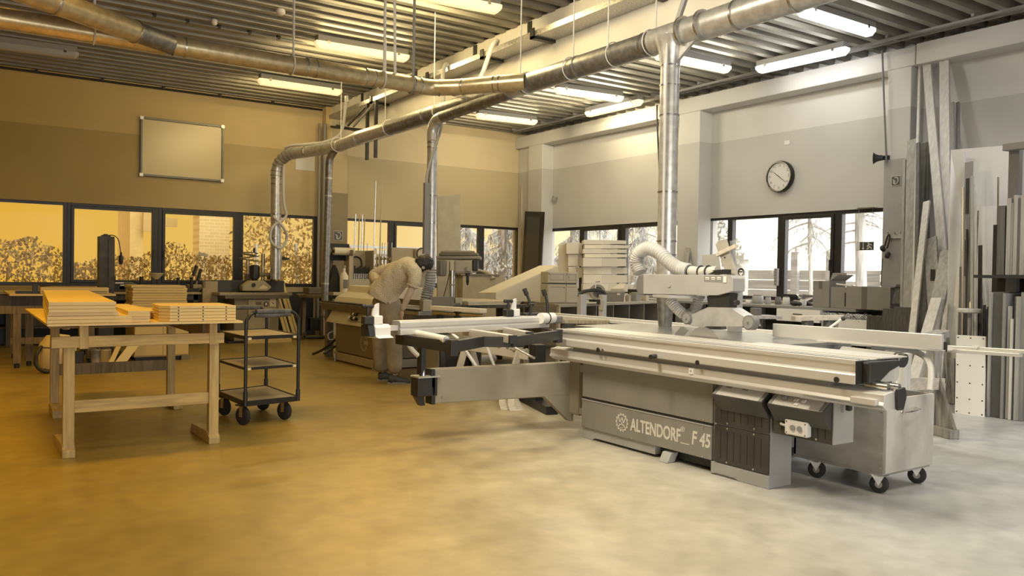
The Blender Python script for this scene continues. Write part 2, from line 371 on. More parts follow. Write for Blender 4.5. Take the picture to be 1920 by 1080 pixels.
structure(MB().box((-1.6, YB-.012, WZ0-.03), (6.05, YB+.12, WZ0)), 'trim_8', wall_y)
structure(MB().box((XR-.012, 6.72, .92), (XR+.1, 15.42, .95)), 'trim_9', wall_w)

# windows
win_m = mat('window_frame', .022, .4)
pane_m = glass('pane', .003, cloud=.02)
_wn = [0]
def window(ax, a0, a1, z0, z1, plane, ft=.07, sash=0, handle=None):
    """a glazed unit in the plane Y=plane ('x') or X=plane ('y')"""
    _wn[0] += 1
    def q(a, d, z): return (a, plane+d, z) if ax == 'x' else (plane+d, a, z)
    mb = MB()
    t = ft
    mb.box(q(a0, .02, z0), q(a0+t, .12, z1)).box(q(a1-t, .02, z0), q(a1, .12, z1)).box(q(a0+t, .02, z0), q(a1-t, .12, z0+t)).box(q(a0+t, .02, z1-t*.8), q(a1-t, .12, z1))
    w = structure(mb, 'window_%d' % _wn[0], win_m, bevel=.004)
    g0, g1, h0, h1 = a0+t, a1-t, z0+t, z1-t*.8
    if sash:
        s = sash; mb = MB()
        mb.box(q(g0, -.005, h0), q(g0+s, .09, h1)).box(q(g1-s, -.005, h0), q(g1, .09, h1)).box(q(g0+s, -.005, h0), q(g1-s, .09, h0+s)).box(q(g0+s, -.005, h1-s), q(g1-s, .09, h1))
        mb.build('sash', win_m, w, bevel=.004)
        if handle:
            hx = g0+s/2 if handle == 'l' else g1-s/2
            MB().box(q(hx-.015, -.02, z0+.55), q(hx+.015, -.005, z0+.68)).box(q(hx-.012, -.05, z0+.64), q(hx+.012, -.02, z0+.67)).box(q(hx-.01, -.055, z0+.5), q(hx+.01, -.04, z0+.67)).build('window_handle', dark_metal, w)
        g0 += s; g1 -= s; h0 += s; h1 -= s
    MB().box(q(g0, .05, h0), q(g1, .056, h1)).build('pane', pane_m, w)
window('x', -1.6, 0.0, WZ0, WZ1, YB); window('x', 0.0, 1.5, WZ0, WZ1, YB, .06)
window('x', 1.5, 2.99, WZ0, WZ1, YB, .06, .05, 'r'); window('x', 2.99, 4.48, WZ0, WZ1, YB, .07, .05, 'l')
window('x', 4.48, 6.05, WZ0, WZ1, YB, .07)
window('x', 6.62, 7.74, WZ0, WZ1, YB, .06); window('x', 7.74, 9.2, WZ0, WZ1, YB, .06, .05); window('x', 9.2, 10.05, WZ0, WZ1, YB, .08); window('x', 10.05, 11.12, WZ0, WZ1, YB, .07)
RW = dict(z0=.95, z1=2.39, plane=XR)
window('y', 14.05, 15.42, ft=.08, **RW); window('y', 12.73, 14.05, ft=.06, sash=.05, **RW); window('y', 10.92, 12.73, ft=.1, **RW)
window('y', 9.87, 10.4, ft=.05, **RW); window('y', 8.78, 9.87, ft=.06, **RW); window('y', 7.71, 8.78, ft=.06, sash=.05, handle='l', **RW); window('y', 6.72, 7.71, ft=.07, **RW)

# ------------------------------------------------------------------ outside
ground_m = mat('ground_outside', (.62, .61, .58), .9, var=.2, scale=2)
structure(MB().box((-15, YB+.3, -.4), (40, 45, -.25)).box((XR+.3, -12, -.4), (40, YB+.3, -.25)), 'ground', ground_m)
leaf_m = mat('hedge_leaf', (.60, .44, .15), .7, col2=(.34, .24, .08), scale=5)
leaf_p = mat('pale_leaf', (.58, .58, .54), .7, col2=(.34, .34, .31), scale=3)
def leaves(mb, c, rad, n, s, flat=1):
    for _ in range(n):
        while True:
            p = V(random.uniform(-1, 1), random.uniform(-1, 1), random.uniform(-1, 1))
            if p.length < 1: break
        p = V(c[0]+p.x*rad[0], c[1]+p.y*rad[1], c[2]+p.z*rad[2])
        e = Euler((random.uniform(0, 6.3), random.uniform(0, 6.3), random.uniform(0, 6.3))).to_matrix()
        a, b = e @ V(s*random.uniform(.6, 1.4), 0, 0), e @ V(0, s*.45*flat, 0)
        mb.quadverts([p-a, p-b, p+a, p+b], [(0, 1, 2, 3)])
mb = MB()
for i in range(20000):
    x = random.uniform(-3, 8.2); yy = random.uniform(18.0, 19.2)
    zt = 1.62+.16*math.sin(x*2.1)+.1*math.sin(x*5.3+1)+(.12 if x < 1.2 else 0)
    z = -.25+(zt+.25)*random.random()**.8
    e = Euler((random.uniform(0, 6.3), random.uniform(0, 6.3), random.uniform(0, 6.3))).to_matrix(); s = random.uniform(.028, .058); p = V(x, yy, z)
    a, b = e @ V(s, 0, 0), e @ V(0, s*.5, 0); mb.quadverts([p-a, p-b, p+a, p+b], [(0, 1, 2, 3)])
for i in range(40): mb.bar((-2.9+i*.27, 18.7, -.25), (-2.9+i*.27+.1, 18.6, 1.3), .03, .03)
mb.build('hedge', leaf_m, label='leafy clipped hedge outside the long window strip behind the benches', cat='hedge', kind='stuff')

def brick_mat(name, c1, c2, mortar, sc=1.0):
    m = bpy.data.materials.new(name); m.use_nodes = True; n = m.node_tree.nodes; lk = m.node_tree.links; p = n['Principled BSDF']
    tc = n.new('ShaderNodeTexCoord'); mp = n.new('ShaderNodeMapping'); mp.inputs['Rotation'].default_value = (R(90), 0, 0)
    br = n.new('ShaderNodeTexBrick'); br.inputs['Scale'].default_value = sc; br.inputs['Color1'].default_value = (*c1, 1); br.inputs['Color2'].default_value = (*c2, 1); br.inputs['Mortar'].default_value = (*mortar, 1)
    br.inputs['Brick Width'].default_value = .26; br.inputs['Row Height'].default_value = .085; br.inputs['Mortar Size'].default_value = .008
    lk.new(tc.outputs['Object'], mp.inputs[0]); lk.new(mp.outputs[0], br.inputs[0]); lk.new(br.outputs[0], p.inputs['Base Color']); p.inputs['Roughness'].default_value = .9
    return m
brk = brick_mat('garden_brick', (.64, .62, .58), (.72, .7, .66), (.82, .81, .78))
# brick tower beyond the hedge
a, b = oy(373, 500, 22), oy(430, 500, 22)
brk_y = brick_mat('amber_lit_brick', (.60, .44, .17), (.66, .50, .21), (.74, .58, .27))  # amber sky light put into the brick colour, likewise the house render
t = T('brick_chimney', 'pale brick chimney rising behind the hedge in the third window from the left', 'chimney', ((a.x+b.x)/2, 22.3, -.25))
MB().box((a.x, 22, -.25), (b.x, 22.7, 5)).build('shaft', brk_y, t)
# rendered house corner with a downpipe
a, b = oy(243, 500, 23), oy(268, 500, 23)
t = T('house', 'pale rendered house corner beyond the hedge behind the dark upright post', 'house', (a.x, 24, -.25))
MB().box((a.x, 23, -.25), (b.x, 25, 7)).build('wall', mat('render_pale', (.66, .47, .16), .9, var=.1), t)
q = oy(277, 420, 22.9); MB().box((q.x-.12, 22.8, q.z-.2), (q.x+.14, 22.98, q.z+.28)).cyl((q.x-.04, 22.9, q.z+.1), (q.x-.04, 22.9, q.z+1.2), .05).build('rain_head', mat('rain_pipe', (.55, .39, .13), .8), t)
q = oy(320, 418, 22.9); MB().box((q.x-.15, 22.8, q.z-.1), (q.x+.15, 22.98, q.z+.12)).build('gutter_end', MATS['rain_pipe'], t)
# garden wall with coping seen through the windows near the corner
t = T('garden_wall', 'low brick garden wall with pale coping outside the corner windows', 'wall', (12, 19.5, -.25))
MB().box((9.2, 20, -.25), (15.2, 20.25, 1.8)).box((15.2, 12.9, -.25), (15.45, 20.25, 1.75)).build('brickwork', brk, t)
MB().box((9.1, 19.95, 1.8), (15.2, 20.3, 1.9)).box((15.15, 12.8, 1.75), (15.5, 20.3, 1.85)).build('coping', mat('coping', (.68, .67, .62), .9), t)
# trees
bark = mat('bark', (.62, .61, .58), .9, var=.3, scale=6, stretch=(3, 3, .5), bump=.3)
twig = mat('conifer_twig', (.56, .56, .53), .8, col2=(.42, .42, .40), scale=3)
def tree(x, y, r, h, label, branches, drop, seed, leafn=60, foliage=twig, zmin=1.6):
    random.seed(seed)
    t = T('conifer_tree', label, 'tree', (x, y, -.25), group='trees outside the windows')
    MB().tube([(x, y, -.25), (x+.03, y, 1.2), (x-.02, y+.02, 2.6), (x+.02, y, h)], r, 12, smooth=3, rfun=lambda k: r*(1-.25*k)).build('trunk', bark, t, smooth=True)
    br = MB(); fo = MB()
    for i in range(branches):
        z = random.uniform(zmin, h-.4); an = random.uniform(0, 2*PI); L = random.uniform(.4, .85)
        pts = [V(x, y, z), V(x+math.cos(an)*L*.5, y+math.sin(an)*L*.5, z+.05-drop*.2), V(x+math.cos(an)*L, y+math.sin(an)*L, z-drop*L*.6)]
        sp = spline(pts, 5); br.tube(sp, .02, 5, rfun=lambda k: .022*(1-k)+.005)
        for p in sp[2:]:
            for _ in range(leafn//10):
                d = V(random.uniform(-.15, .15), random.uniform(-.15, .15), -random.uniform(.0, .38)*drop); q = p+V(random.uniform(-.1, .1), random.uniform(-.1, .1), 0)
                fo.quadverts([q, q+d*.5+V(.02, 0, 0), q+d, q+d*.5-V(.012, .012, 0)], [(0, 1, 2, 3)])
    br.build('branches', bark, t); fo.build('foliage', foliage, t)
p = oy(945, 480, 18.9); tree(p.x, 18.9, .17, 4.2, 'conifer with a pale trunk and hanging twigs outside the window beside the black panel', 26, 1, 3)
p = oy(885, 480, 21.4); tree(p.x-.15, 21.4, .08, 4.2, 'slim conifer with drooping twigs outside the window above the drill press', 22, 1.1, 4)
p = ox(1075, 480, 14.2); tree(14.2, p.y, .09, 4.2, 'conifer with drooping twigs outside the first window right of the corner', 26, 1.1, 5)
p = ox(1130, 450, 16.6); tree(16.6, p.y, .09, 4.2, 'bare looking conifer outside the window behind the stacked white carcasses', 24, .9, 6)
p = ox(1205, 450, 14.0); tree(14.0, p.y, .08, 4.2, 'conifer outside the window just left of the tall metal duct', 26, 1, 7)
p = ox(1614, 480, 14.0); tree(14.0, p.y, .11, 4.4, 'tree with a mottled trunk outside the window behind the exit sign', 20, .5, 8, leafn=30, zmin=2.0)
p = ox(1520, 450, 15.2); tree(15.2, p.y, .05, 4.4, 'thin conifer beyond the plank fence outside the right hand windows', 22, .9, 9, leafn=40, zmin=1.9)
random.seed(21)
def bush(c, rad, n, label, nm='garden_bush', lm=None):
    mb = MB(); leaves(mb, c, rad, n, .07); t = T(nm, label, 'bush', (c[0], c[1], -.25), group='bushes outside the windows')
    mb.build('foliage', lm or leaf_p, t); MB().tube([(c[0], c[1], -.25), (c[0]+.05, c[1], c[2]*.5), (c[0], c[1], c[2])], .04).build('stem', bark, t)
p = oy(900, 480, 18.9); bush((p.x+.1, 17.7, .75), (.6, .3, 1.0), 1300, 'leafy bush before the brick wall outside the window right of the drill press')
p = ox(1330, 480, 13.4); bush((13.4, p.y, 1.5), (.4, .9, 1.1), 1100, 'leafy bush outside the window right of the tall metal duct')
p = ox(1215, 500, 12.8); bush((12.8, p.y, .9), (.4, .5, .8), 500, 'small bush outside the window behind the grey corrugated hose')
p = oy(560, 430, 20); bush((p.x, 20.2, 2.0), (1.3, .5, 1.2), 900, 'tall pale bush above the hedge outside the window left of the pillar', lm=leaf_m)
p = oy(480, 430, 21.6); bush((p.x, 21.6, 2.0), (.7, .5, 1.4), 420, 'sparse pale bush above the hedge beside the brick chimney', lm=leaf_m)
# plank fence on the right
t = T('plank_fence', 'horizontal board fence with gaps outside the right hand windows', 'fence', (16, 8.5, -.25))
fm = mat('fence_board', (.52, .515, .50), .85, var=.2, scale=3, stretch=(1, .3, 6))
pa, pb, pc = ox(1390, 510, 16.2), ox(1560, 500, 16.2), ox(1665, 500, 16.2)
for k in range(8):
    z0 = 1.52-k*.24; MB().box((16.2, pb.y, z0-.225), (16.24, pa.y+1.5, z0)).build('plank', fm, t)
for k in range(6):
    z0 = 1.52-k*.24; MB().box((16.2, pc.y-3, z0-.08), (16.24, pb.y, z0)).build('rail', fm, t)
for yy in (pa.y+.2, (pa.y+pb.y)/2-.35, pb.y, pc.y): MB().box((16.1, yy-.09, -.25), (16.2, yy+.09, 1.95)).build('post', fm, t)
p0, p1 = ox(1625, 500, 16.25), ox(1650, 500, 16.25); MB().box((16.26, p1.y, .6), (16.3, p0.y, 1.52)).build('panel', fm, t)
t = T('garden_fence', 'pale low fence rail outside the window behind the leaning rods', 'fence', oy(720, 470, 21.5)[:])
a, b = oy(655, 462, 21.5), oy(800, 462, 21.5)
MB().box((a.x, 21.5, a.z-.03), (b.x, 21.55, a.z+.04)).build('rail', fm, t)
for k in range(4): xx = a.x+(b.x-a.x)*k/3; MB().box((xx-.04, 21.55, -.25), (xx+.04, 21.6, a.z)).build('post', fm, t)
# ------------------------------------------------------------------ ceiling lamps
lamp_body = mat('lamp_body', .3, .5)
def lamp(p0, p1, col, power, label, estr=1.0, lit=True):
    p0, p1 = V(*p0), V(*p1); d = (p1-p0).normalized(); c = (p0+p1)/2; L = (p1-p0).length
    rz = math.atan2(d.y, d.x)
    t = T('ceiling_lamp', label, 'lamp', (c.x, c.y, 4.5), rz, 'fluorescent ceiling lamps')
    M_ = wm(t)
    def w(x, y, z): return M_ @ V(x, y, z)
    def bx(mb, lo, hi):
        return mb.quadverts([w(x, y, z) for z in (lo[2], hi[2]) for y in (lo[1], hi[1]) for x in (lo[0], hi[0])], [(0, 2, 3, 1), (4, 5, 7, 6), (0, 1, 5, 4), (2, 6, 7, 3), (0, 4, 6, 2), (1, 3, 7, 5)])
    h = L/2
    bx(MB(), (-h+.02, -.075, .10), (h-.02, .075, .185)).build('housing', lamp_body, t, bevel=.008)
    em = emit('lamp_%.2f_%.2f_%.2f_%.1f' % (*col, estr), col, estr) if lit else mat('diffuser_unlit', .4, .2, spec=.6)
    mb = MB(); pr = [(-.075, .10), (-.07, .03), (-.045, 0), (.045, 0), (.07, .03), (.075, .10)]
    secs = [(-h, .55), (-h+.05, 1), (h-.05, 1), (h, .55)]
    vs = [w(x, a*(.7+.3*s), .1-(.1-b)*s) for x, s in secs for a, b in pr]; n = len(pr)
    mb.quadverts(vs, [(k*n+i, k*n+(i+1) % n, (k+1)*n+(i+1) % n, (k+1)*n+i) for k in range(3) for i in range(n)]+[tuple(range(n)), tuple(range(3*n, 4*n))]).build('diffuser', em, t)
    for s in (-.75, .75): bx(MB(), (s*h-.02, -.082, .07), (s*h+.02, .082, .12)).build('clip', chrome, t)
    if lit:
        for sd in (-1, 1):      # the tube shines down and to both sides
            l = bpy.data.lights.new('tube_light', 'AREA'); l.shape = 'RECTANGLE'; l.size = L*.95; l.size_y = .07; l.energy = power/2; l.color = col
            o = bpy.data.objects.new('tube_light', l); COL.objects.link(o)
            o.matrix_world = M_ @ Matrix.Translation((0, sd*.085, .02)) @ Matrix.Rotation(sd*R(52), 4, 'X')
C1, C2, C3, C4 = (1, .77, .36), (1, .82, .47), (1, .90, .66), (1, .99, .96)
lamp((.0, 14.3, 0), (1.45, 14.2, 0), C1, 0, 'unlit ceiling lamp above the left windows', lit=False)
lamp((4.18, 14.1, 0), (5.67, 14.08, 0), C1, 34, 'lit ceiling lamp nearest the back wall left of the concrete beam', .9)
lamp((4.15, 11.3, 0), (5.58, 11.22, 0), C1, 62, 'lit ceiling lamp just above the bend of the pale duct in the left bay', .9)
lamp((4.0, 8.6, 0), (5.45, 8.46, 0), C1, 100, 'lit ceiling lamp at the top edge of the picture in the left bay', .95)
lamp((8.71, 14.34, 0), (10.11, 14.19, 0), C2, 45, 'ceiling lamp nearest the back wall in the right bay', .95)
lamp((8.6, 11.5, 0), (10.0, 11.34, 0), C3, 85, 'ceiling lamp just left of the lamp along the wall beam near the corner', 1.0)
lamp((8.4, 8.8, 0), (9.89, 8.73, 0), C3, 55, 'ceiling lamp partly hidden behind the top of the tall metal duct', 1.1)
lamp((8.39, 6.3, 0), (9.87, 6.3, 0), C4, 32, 'bright ceiling lamp at the upper right under the big duct end', 1.5)
lamp((10.4, 12.83, 0), (10.43, 11.29, 0), C2, 34, 'ceiling lamp set along the right wall beam nearest the corner', 1.0)
lamp((10.25, 8.46, 0), (10.35, 6.97, 0), C4, 14, 'ceiling lamp set along the right wall beam above the clock', 1.5)

# smoke detectors and conduits on the ceiling
for px, py, s, lb in ((526, 18, .06, 'round white smoke detector on the ribbed ceiling above the pale duct'), (402, 38, .04, 'small junction box on the ribbed ceiling near the upper left')):
    p = oz(px, py, ZC); t = T('smoke_detector' if s > .05 else 'junction_box', lb, 'detector' if s > .05 else 'box', (p.x, p.y, ZC))
    MB().lathe((p.x, p.y, ZC), (0, 0, -1), [(-.01, s*.9), (.02, s), (.04, s), (.065, s*.6), (.07, .01)]).build('housing', white_paint, t, smooth=True)
rail = T('cable_rail', 'thin steel cable rail under the ceiling ribs along the right wall beam', 'rail', (10.58, 8, 4.6))
MB().bar((10.62, 15.8, 4.64), (10.44, 1, 4.6), .05, .03).build('channel', mach_mid, rail)
MB().bar((10.8, 15.9, 4.655), (10.75, 1, 4.65), .04, .03).build('channel', mach_mid, rail)
for k in range(12): y = 3+k*1.15; MB().box((10.48, y, 4.64), (10.8, y+.04, 4.685)).build('bracket', mach_mid, rail)
for i, (a, b, lb) in enumerate((((225, 18), (575, 82), 'thin conduit clipped along the ceiling ribs behind the pale duct'), ((0, 113), (620, 204), 'thin conduit along the top of the back wall'))):
    if i == 0: p, q = oz(*a, ZC-.02), oz(*b, ZC-.02); r = .012
    else: p, q = V(0, YB-.05, ZC-.05), V(6.1, YB-.05, ZC-.05); r = .02
    t = T('conduit', lb, 'conduit', ((p+q)/2)[:]); MB().cyl(p, q, r, seg=8).build('tube', mach_mid if i == 0 else dark_metal, t)
    for k in range(1, 6): c = p+(q-p)*k/6; MB().box(c-V(.02, .02, .01), c+V(.02, .05, .06)).build('clip', dark_metal, t)

# ------------------------------------------------------------------ extraction ducts
def rings(t, pts, r, m=steel, w=.02, name='clamp_ring'):
    for p, d in pts:
        p, d = V(*p), V(*d).normalized(); MB().lathe(p-d*w/2, d, [(0, r), (0, r*1.07), (w, r*1.07), (w, r)], 24).build(name, m, t, smooth=True)
DX, DZ, DR = 5.15, 3.42, .105
duct = T('extraction_duct', 'large round galvanised extraction duct running the length of the hall beside the concrete beam', 'duct', (DX, 8, DZ))
ys = [(.5, 5.42, zinc), (5.42, 6.5, zinc_dull), (6.5, 7.35, zinc_dull), (7.35, 8.15, zinc), (8.15, 9.75, zinc_dull), (9.75, 10.9, zinc_dull), (10.9, 12.0, zinc)]
for a, b, m in ys: MB().cyl((DX, a, DZ), (DX, b, DZ), DR+(.02 if a < 1 else 0), DR+(.008 if a < 1 else 0), seg=28).build('pipe', m, duct, smooth=True)
rings(duct, [((DX, y, DZ), (0, 1, 0)) for y in (5.42, 5.52, 6.5, 7.35, 7.45, 8.15, 9.75, 10.9, 12.0)], DR)
rings(duct, [((DX, y, DZ), (0, 1, 0)) for y in (4.45, 3.9)], DR+.012)
far = [V(DX, 12.0, DZ), V(DX+.05, 12.6, DZ), V(5.24, 13.15, 3.43), V(5.14, 13.9, 3.44), V(5.0, 14.4, 3.44)]
MB().tube(far, .1, 24, smooth=4).build('bend', zinc, duct, smooth=True)
rings(duct, [((5.22, 13.45, 3.435), (-.15, 1, 0)), ((5.24, 13.05, 3.43), (0, 1, 0)), ((5.07, 14.15, 3.44), (-.3, 1, 0))], .1)
el = [V(5.0, 14.4, 3.44), V(4.92, 14.6, 3.43), V(4.83, 14.75, 3.36), V(4.77, 14.84, 3.23), V(4.75, 14.86, 3.05)]
MB().tube(el, .1, 24, smooth=4).build('elbow', zinc, duct, smooth=True)
sp = spline(el, 2)
rings(duct, [(sp[i][:], (sp[min(i+1, len(sp)-1)]-sp[i-1])[:]) for i in range(1, 9, 1)], .1, zinc_dull, .012, 'seam_ring')
MB().cyl((4.75, 14.86, 3.05), (4.76, 14.86, 1.15), .095, seg=24).build('drop_pipe', zinc, duct, smooth=True)
rings(duct, [((4.75, 14.86, z), (0, 0, 1)) for z in (3.0, 2.9, 2.35, 1.9)], .095)

drop = T('extraction_duct', 'tall vertical metal duct coming down behind the saw table', 'duct', (5.12, 5.18, .87))
MB().cyl((5.12, 5.18, 3.15), (5.12, 5.18, 1.5), .083, seg=26).build('pipe', zinc, drop, smooth=True)
MB().lathe((5.12, 5.18, 3.4), (0, 0, -1), [(0, .14), (.06, .12), (.14, .10), (.25, .085), (.28, .083)], 26).build('saddle_collar', zinc, drop, smooth=True)
MB().cyl((5.12, 5.18, 1.5), (5.12, 5.18, 1.18), .085, seg=26).build('pipe', zinc, drop, smooth=True)
MB().cyl((5.12, 5.18, 1.18), (5.14, 5.2, .872), .083, .058, seg=26).build('taper', zinc_dull, drop, smooth=True)
rings(drop, [((5.12, 5.18, z), (0, 0, 1)) for z in (3.15, 2.98, 2.72, 2.05, 1.62, 1.5, 1.3)], .083, steel, .012)
MB().tube([(5.04, 5.14, 3.42), (5.02, 5.12, 3.2), (5.015, 5.12, 2.9), (5.015, 5.12, 1.45)], .012, 8, smooth=5).build('conduit', hose_pl, drop, smooth=True)
MB().tube([(5.22, 5.2, 3.2), (5.225, 5.2, 2.6), (5.22, 5.2, 1.5)], .008, 8, smooth=5).build('conduit', hose_pl, drop, smooth=True)
MB().prism([(5.12, 4.86, 3.34), (5.12, 5.1, 3.18), (5.12, 5.15, 3.34)], (.03, 0, 0)).build('gusset', zinc, drop)
rings(drop, [((5.12, 5.02, 3.42), (0, 1, 0)), ((5.12, 4.8, 3.42), (0, 1, 0))], .118)

zinc_y = mat('amber_lit_zinc', (.58, .49, .30), .32, .6, var=.18, scale=14, detail=2)  # amber light put into the zinc colour of the left branch ducts
bA = T('extraction_duct', 'thin pale branch duct crossing the left bay towards the big duct', 'duct', (1.5, 8.15, 3.39))
for a, b in ((-3.8, 1.55), (1.62, 2.9), (2.9, 3.55), (3.55, 4.2)): MB().cyl((a, 8.15, 3.4), (b, 8.15, 3.39), .09, seg=24).build('pipe', zinc_y, bA, smooth=True)
rings(bA, [((x, 8.15, 3.395), (1, 0, 0)) for x in (-.4, .95, 1.62, 1.72, 2.9, 3.0, 3.55, 3.65, 4.12, 4.2)], .09, steel, .012)
MB().tube([(4.2, 8.15, 3.39), (4.35, 8.13, 3.39), (4.48, 8.03, 3.39), (4.6, 7.93, 3.395)], .09, 24, smooth=4).build('elbow', zinc_y, bA, smooth=True)
MB().cyl((4.6, 7.93, 3.395), (5.09, 7.36, 3.42), .09, seg=24).build('pipe', zinc_y, bA, smooth=True)
rings(bA, [((4.42, 8.09, 3.39), (1, -.5, 0)), ((4.62, 7.91, 3.395), (1, -1.1, 0)), ((4.86, 7.63, 3.41), (1, -1.15, 0)), ((4.9, 7.58, 3.41), (1, -1.15, 0))], .09, steel, .014)
MB().tube([(-1, 8.28, 3.5), (.8, 8.27, 3.5), (2.6, 8.27, 3.495), (3.6, 8.27, 3.5), (4.15, 8.25, 3.5), (4.45, 8.2, 3.47), (4.7, 7.98, 3.48)], .022, 8, smooth=6).build('cable_hose', hose_pl, bA, smooth=True)
bB = T('extraction_duct', 'slanting branch duct joining the pale duct at the upper left', 'duct', (.6, 7.4, 3.4))
d0, d1 = V(1.58, 8.13, 3.4), V(-1.2, 6.2, 3.42)
MB().cyl(d0, d0+(d1-d0)*.22, .092, seg=24).build('sleeve', zinc_dull, bB, smooth=True)
MB().cyl(d0+(d1-d0)*.12, d1, .098, seg=24).build('pipe', zinc_y, bB, smooth=True)
rings(bB, [((d0+(d1-d0)*k)[:], (d1-d0)[:]) for k in (.12, .36)], .1, steel, .014)
bC = T('extraction_duct', 'vertical duct with flexible hose dropping to the edge banding machine', 'duct', (4.98, 9.27, 1.0))
MB().cyl((5.13, 7.75, 3.36), (5.0, 9.05, 3.28), .07, seg=22).build('pipe', zinc_dull, bC, smooth=True)
MB().tube([(5.0, 9.05, 3.28), (4.99, 9.2, 3.25), (4.98, 9.27, 3.14), (4.98, 9.27, 3.0)], .072, 22, smooth=5).build('elbow', zinc, bC, smooth=True)
MB().cyl((4.98, 9.27, 3.0), (4.98, 9.27, 1.5), .067, seg=22).build('pipe', zinc, bC, smooth=True)
MB().cyl((4.98, 9.27, 1.5), (4.98, 9.27, 1.36), .075, seg=22).build('cuff', zinc, bC, smooth=True)
pts = spline([(4.98, 9.27, 1.38), (4.98, 9.27, 1.22), (4.96, 9.3, 1.08), (4.93, 9.3, .92)], 16); n_ = len(pts)
MB().tube(pts, .07, 18, rfun=lambda k: .072+.01*math.sin(k*2*PI*16)).build('flexible_hose', hose_grey, bC, smooth=True)
rings(bC, [((4.98, 9.27, z), (0, 0, 1)) for z in (2.98, 2.92, 2.3, 1.95, 1.5)], .067, steel, .014)
MB().tube([(5.05, 9.2, 3.3), (5.06, 9.2, 3.15), (4.95, 9.19, 2.85), (4.87, 9.2, 2.55), (4.87, 9.2, 2.4)], .018, 8, smooth=6).build('cable_hose', hose_grey, bC, smooth=True)
MB().box((4.83, 9.17, 1.55), (4.9, 9.22, 2.45)).build('cable_trunking', mach_mid, bC)
bD = T('extraction_duct', 'dark vertical duct dropping beside the back pillar', 'duct', (5.2, 13.3, .9))
MB().tube([(5.23, 13.25, 3.36), (5.19, 13.33, 3.25), (5.18, 13.36, 3.1), (5.18, 13.36, 2.95)], .062, 18, smooth=4).build('elbow', zinc_dull, bD, smooth=True)
MB().cyl((5.18, 13.36, 2.95), (5.13, 13.36, .55), .062, seg=18).build('pipe', zinc_dull, bD, smooth=True)
rings(bD, [((5.18, 13.36, 2.9), (0, 0, 1)), ((5.175, 13.36, 2.6), (0, 0, 1)), ((5.14, 13.36, 1.1), (0, 0, 1))], .062, zinc, .03)
for k, (x, y) in enumerate(((5.96, 15.9), (6.06, 15.88))):
    t = T('wall_conduit', ('thick' if k else 'thin')+' upright conduit on the left side of the back pillar', 'conduit', (x, y, .3)); MB().cyl((x, y, .3), (x, y, 4.3), .025+.015*k, seg=10).build('tube', mach_mid, t, smooth=True)

# hangers
hang = [(DX-.1, 7.4), (DX+.02, 6.62), (DX-.09, 5.95), (DX+.05, 5.45), (DX-.09, 9.4), (DX-.08, 10.9), (5.2, 12.9)]
for i, (x, y) in enumerate(hang):
    t = T('duct_hanger', 'thin strap that hangs the big round duct from the ceiling', 'strap', (x, y, 3.5), group='straps of the big duct')
    MB().cyl((x, y, 3.45), (x, y, ZC+.02), .007, seg=6).build('strap', cable_w, t)
    MB().torus((DX, y, DZ), (0, 1, 0), DR+.012, .006, 28, 5).build('loop', cable_w, t)
for i, (x, lb) in enumerate(((.95, 'thin strap hanging the pale duct, near the slanting branch'), (2.75, 'thin strap hanging the pale duct, near the middle of the left bay'), (3.75, 'pair of pale straps hanging the pale duct before its bend'), (4.1, 'grey rod hanging the pale duct at its bend'))):
    t = T('duct_hanger', lb, 'strap', (x, 8.15, 3.4)); m = mach_mid if i == 3 else cable_w; r = .012 if i < 2 else .016
    MB().cyl((x, 8.1, 3.45), (x, 8.1, ZC+.02), r, seg=8).build('strap', m, t)
    if i == 2: MB().cyl((x+.13, 8.1, 3.45), (x+.1, 8.1, ZC+.02), r, seg=8).build('strap', m, t)
    MB().torus((x, 8.15, 3.395), (1, 0, 0), .1, .008, 24, 6).build('loop', m, t)

# perforated cable tray on the beam
tray_m = mat('tray_zinc', .6, .35, .8, col2=(.3, .3, .29), scale=60, detail=1)
tray = T('cable_tray', 'perforated steel cable tray on brackets along the concrete beam', 'tray', (6.06, 9, 4.3))
segs = [(1.5, 4.2), (4.2, 6.4), (6.42, 8.4), (8.42, 9.6), (9.62, 11.2), (11.22, 13.3), (13.32, 15.3)]
for a, b in segs:
    mb = MB().box((5.92, a, 4.30), (6.24, b, 4.306)).box((5.92, a, 4.306), (5.926, b, 4.37)).box((6.234, a, 4.306), (6.24, b, 4.37))
    mb.build('tray_section', tray_m, tray)
for a, b in segs:
    MB().box((5.9, a-.05, 4.27), (6.25, a+.03, 4.30)).box((5.9, a-.05, 4.27), (5.918, a+.03, 4.4)).build('bracket', dark_metal, tray)
for y in (2.6, 5.3, 7.1, 8.9, 10.3, 12.2, 14.4): MB().box((6.235, y, 4.4), (6.25, y+.09, ZC)).build('hanger', dark_metal, tray)
# drooping cables from the tray
def cable(nm, pts, r, m, lb, cat='cable', k=6):
    pts = [V(*p) for p in pts]; t = MB().tube(pts, r, 8, smooth=k); o = t.build(nm, m, smooth=True); return tag(o, lb, cat)
cable('cable_hose', [(5.95, 9.35, 4.38), (5.9, 9.2, 4.42), (5.75, 9.1, 4.3), (5.5, 9.0, 3.8), (5.2, 8.9, 3.6), (4.95, 8.7, 3.5), (4.7, 8.4, 3.5), (4.45, 8.25, 3.5)], .03, hose_pl, 'thick pale hose looping from the cable tray to the pale duct')
cable('cable_hose', [(5.95, 10.6, 4.36), (5.9, 10.6, 4.4), (5.85, 10.6, 4.25), (5.85, 10.58, 3.9), (5.85, 10.55, 3.5)], .03, hose_pl, 'pale hose hanging straight from the cable tray behind the pale duct')
cable('cable_hose', [(5.6, 4.9, ZC), (5.45, 5.0, 4.3), (5.32, 5.15, 3.9), (5.28, 5.3, 3.5)], .028, hose_grey, 'grey hose coming down from the ceiling onto the big duct near the vertical drop')
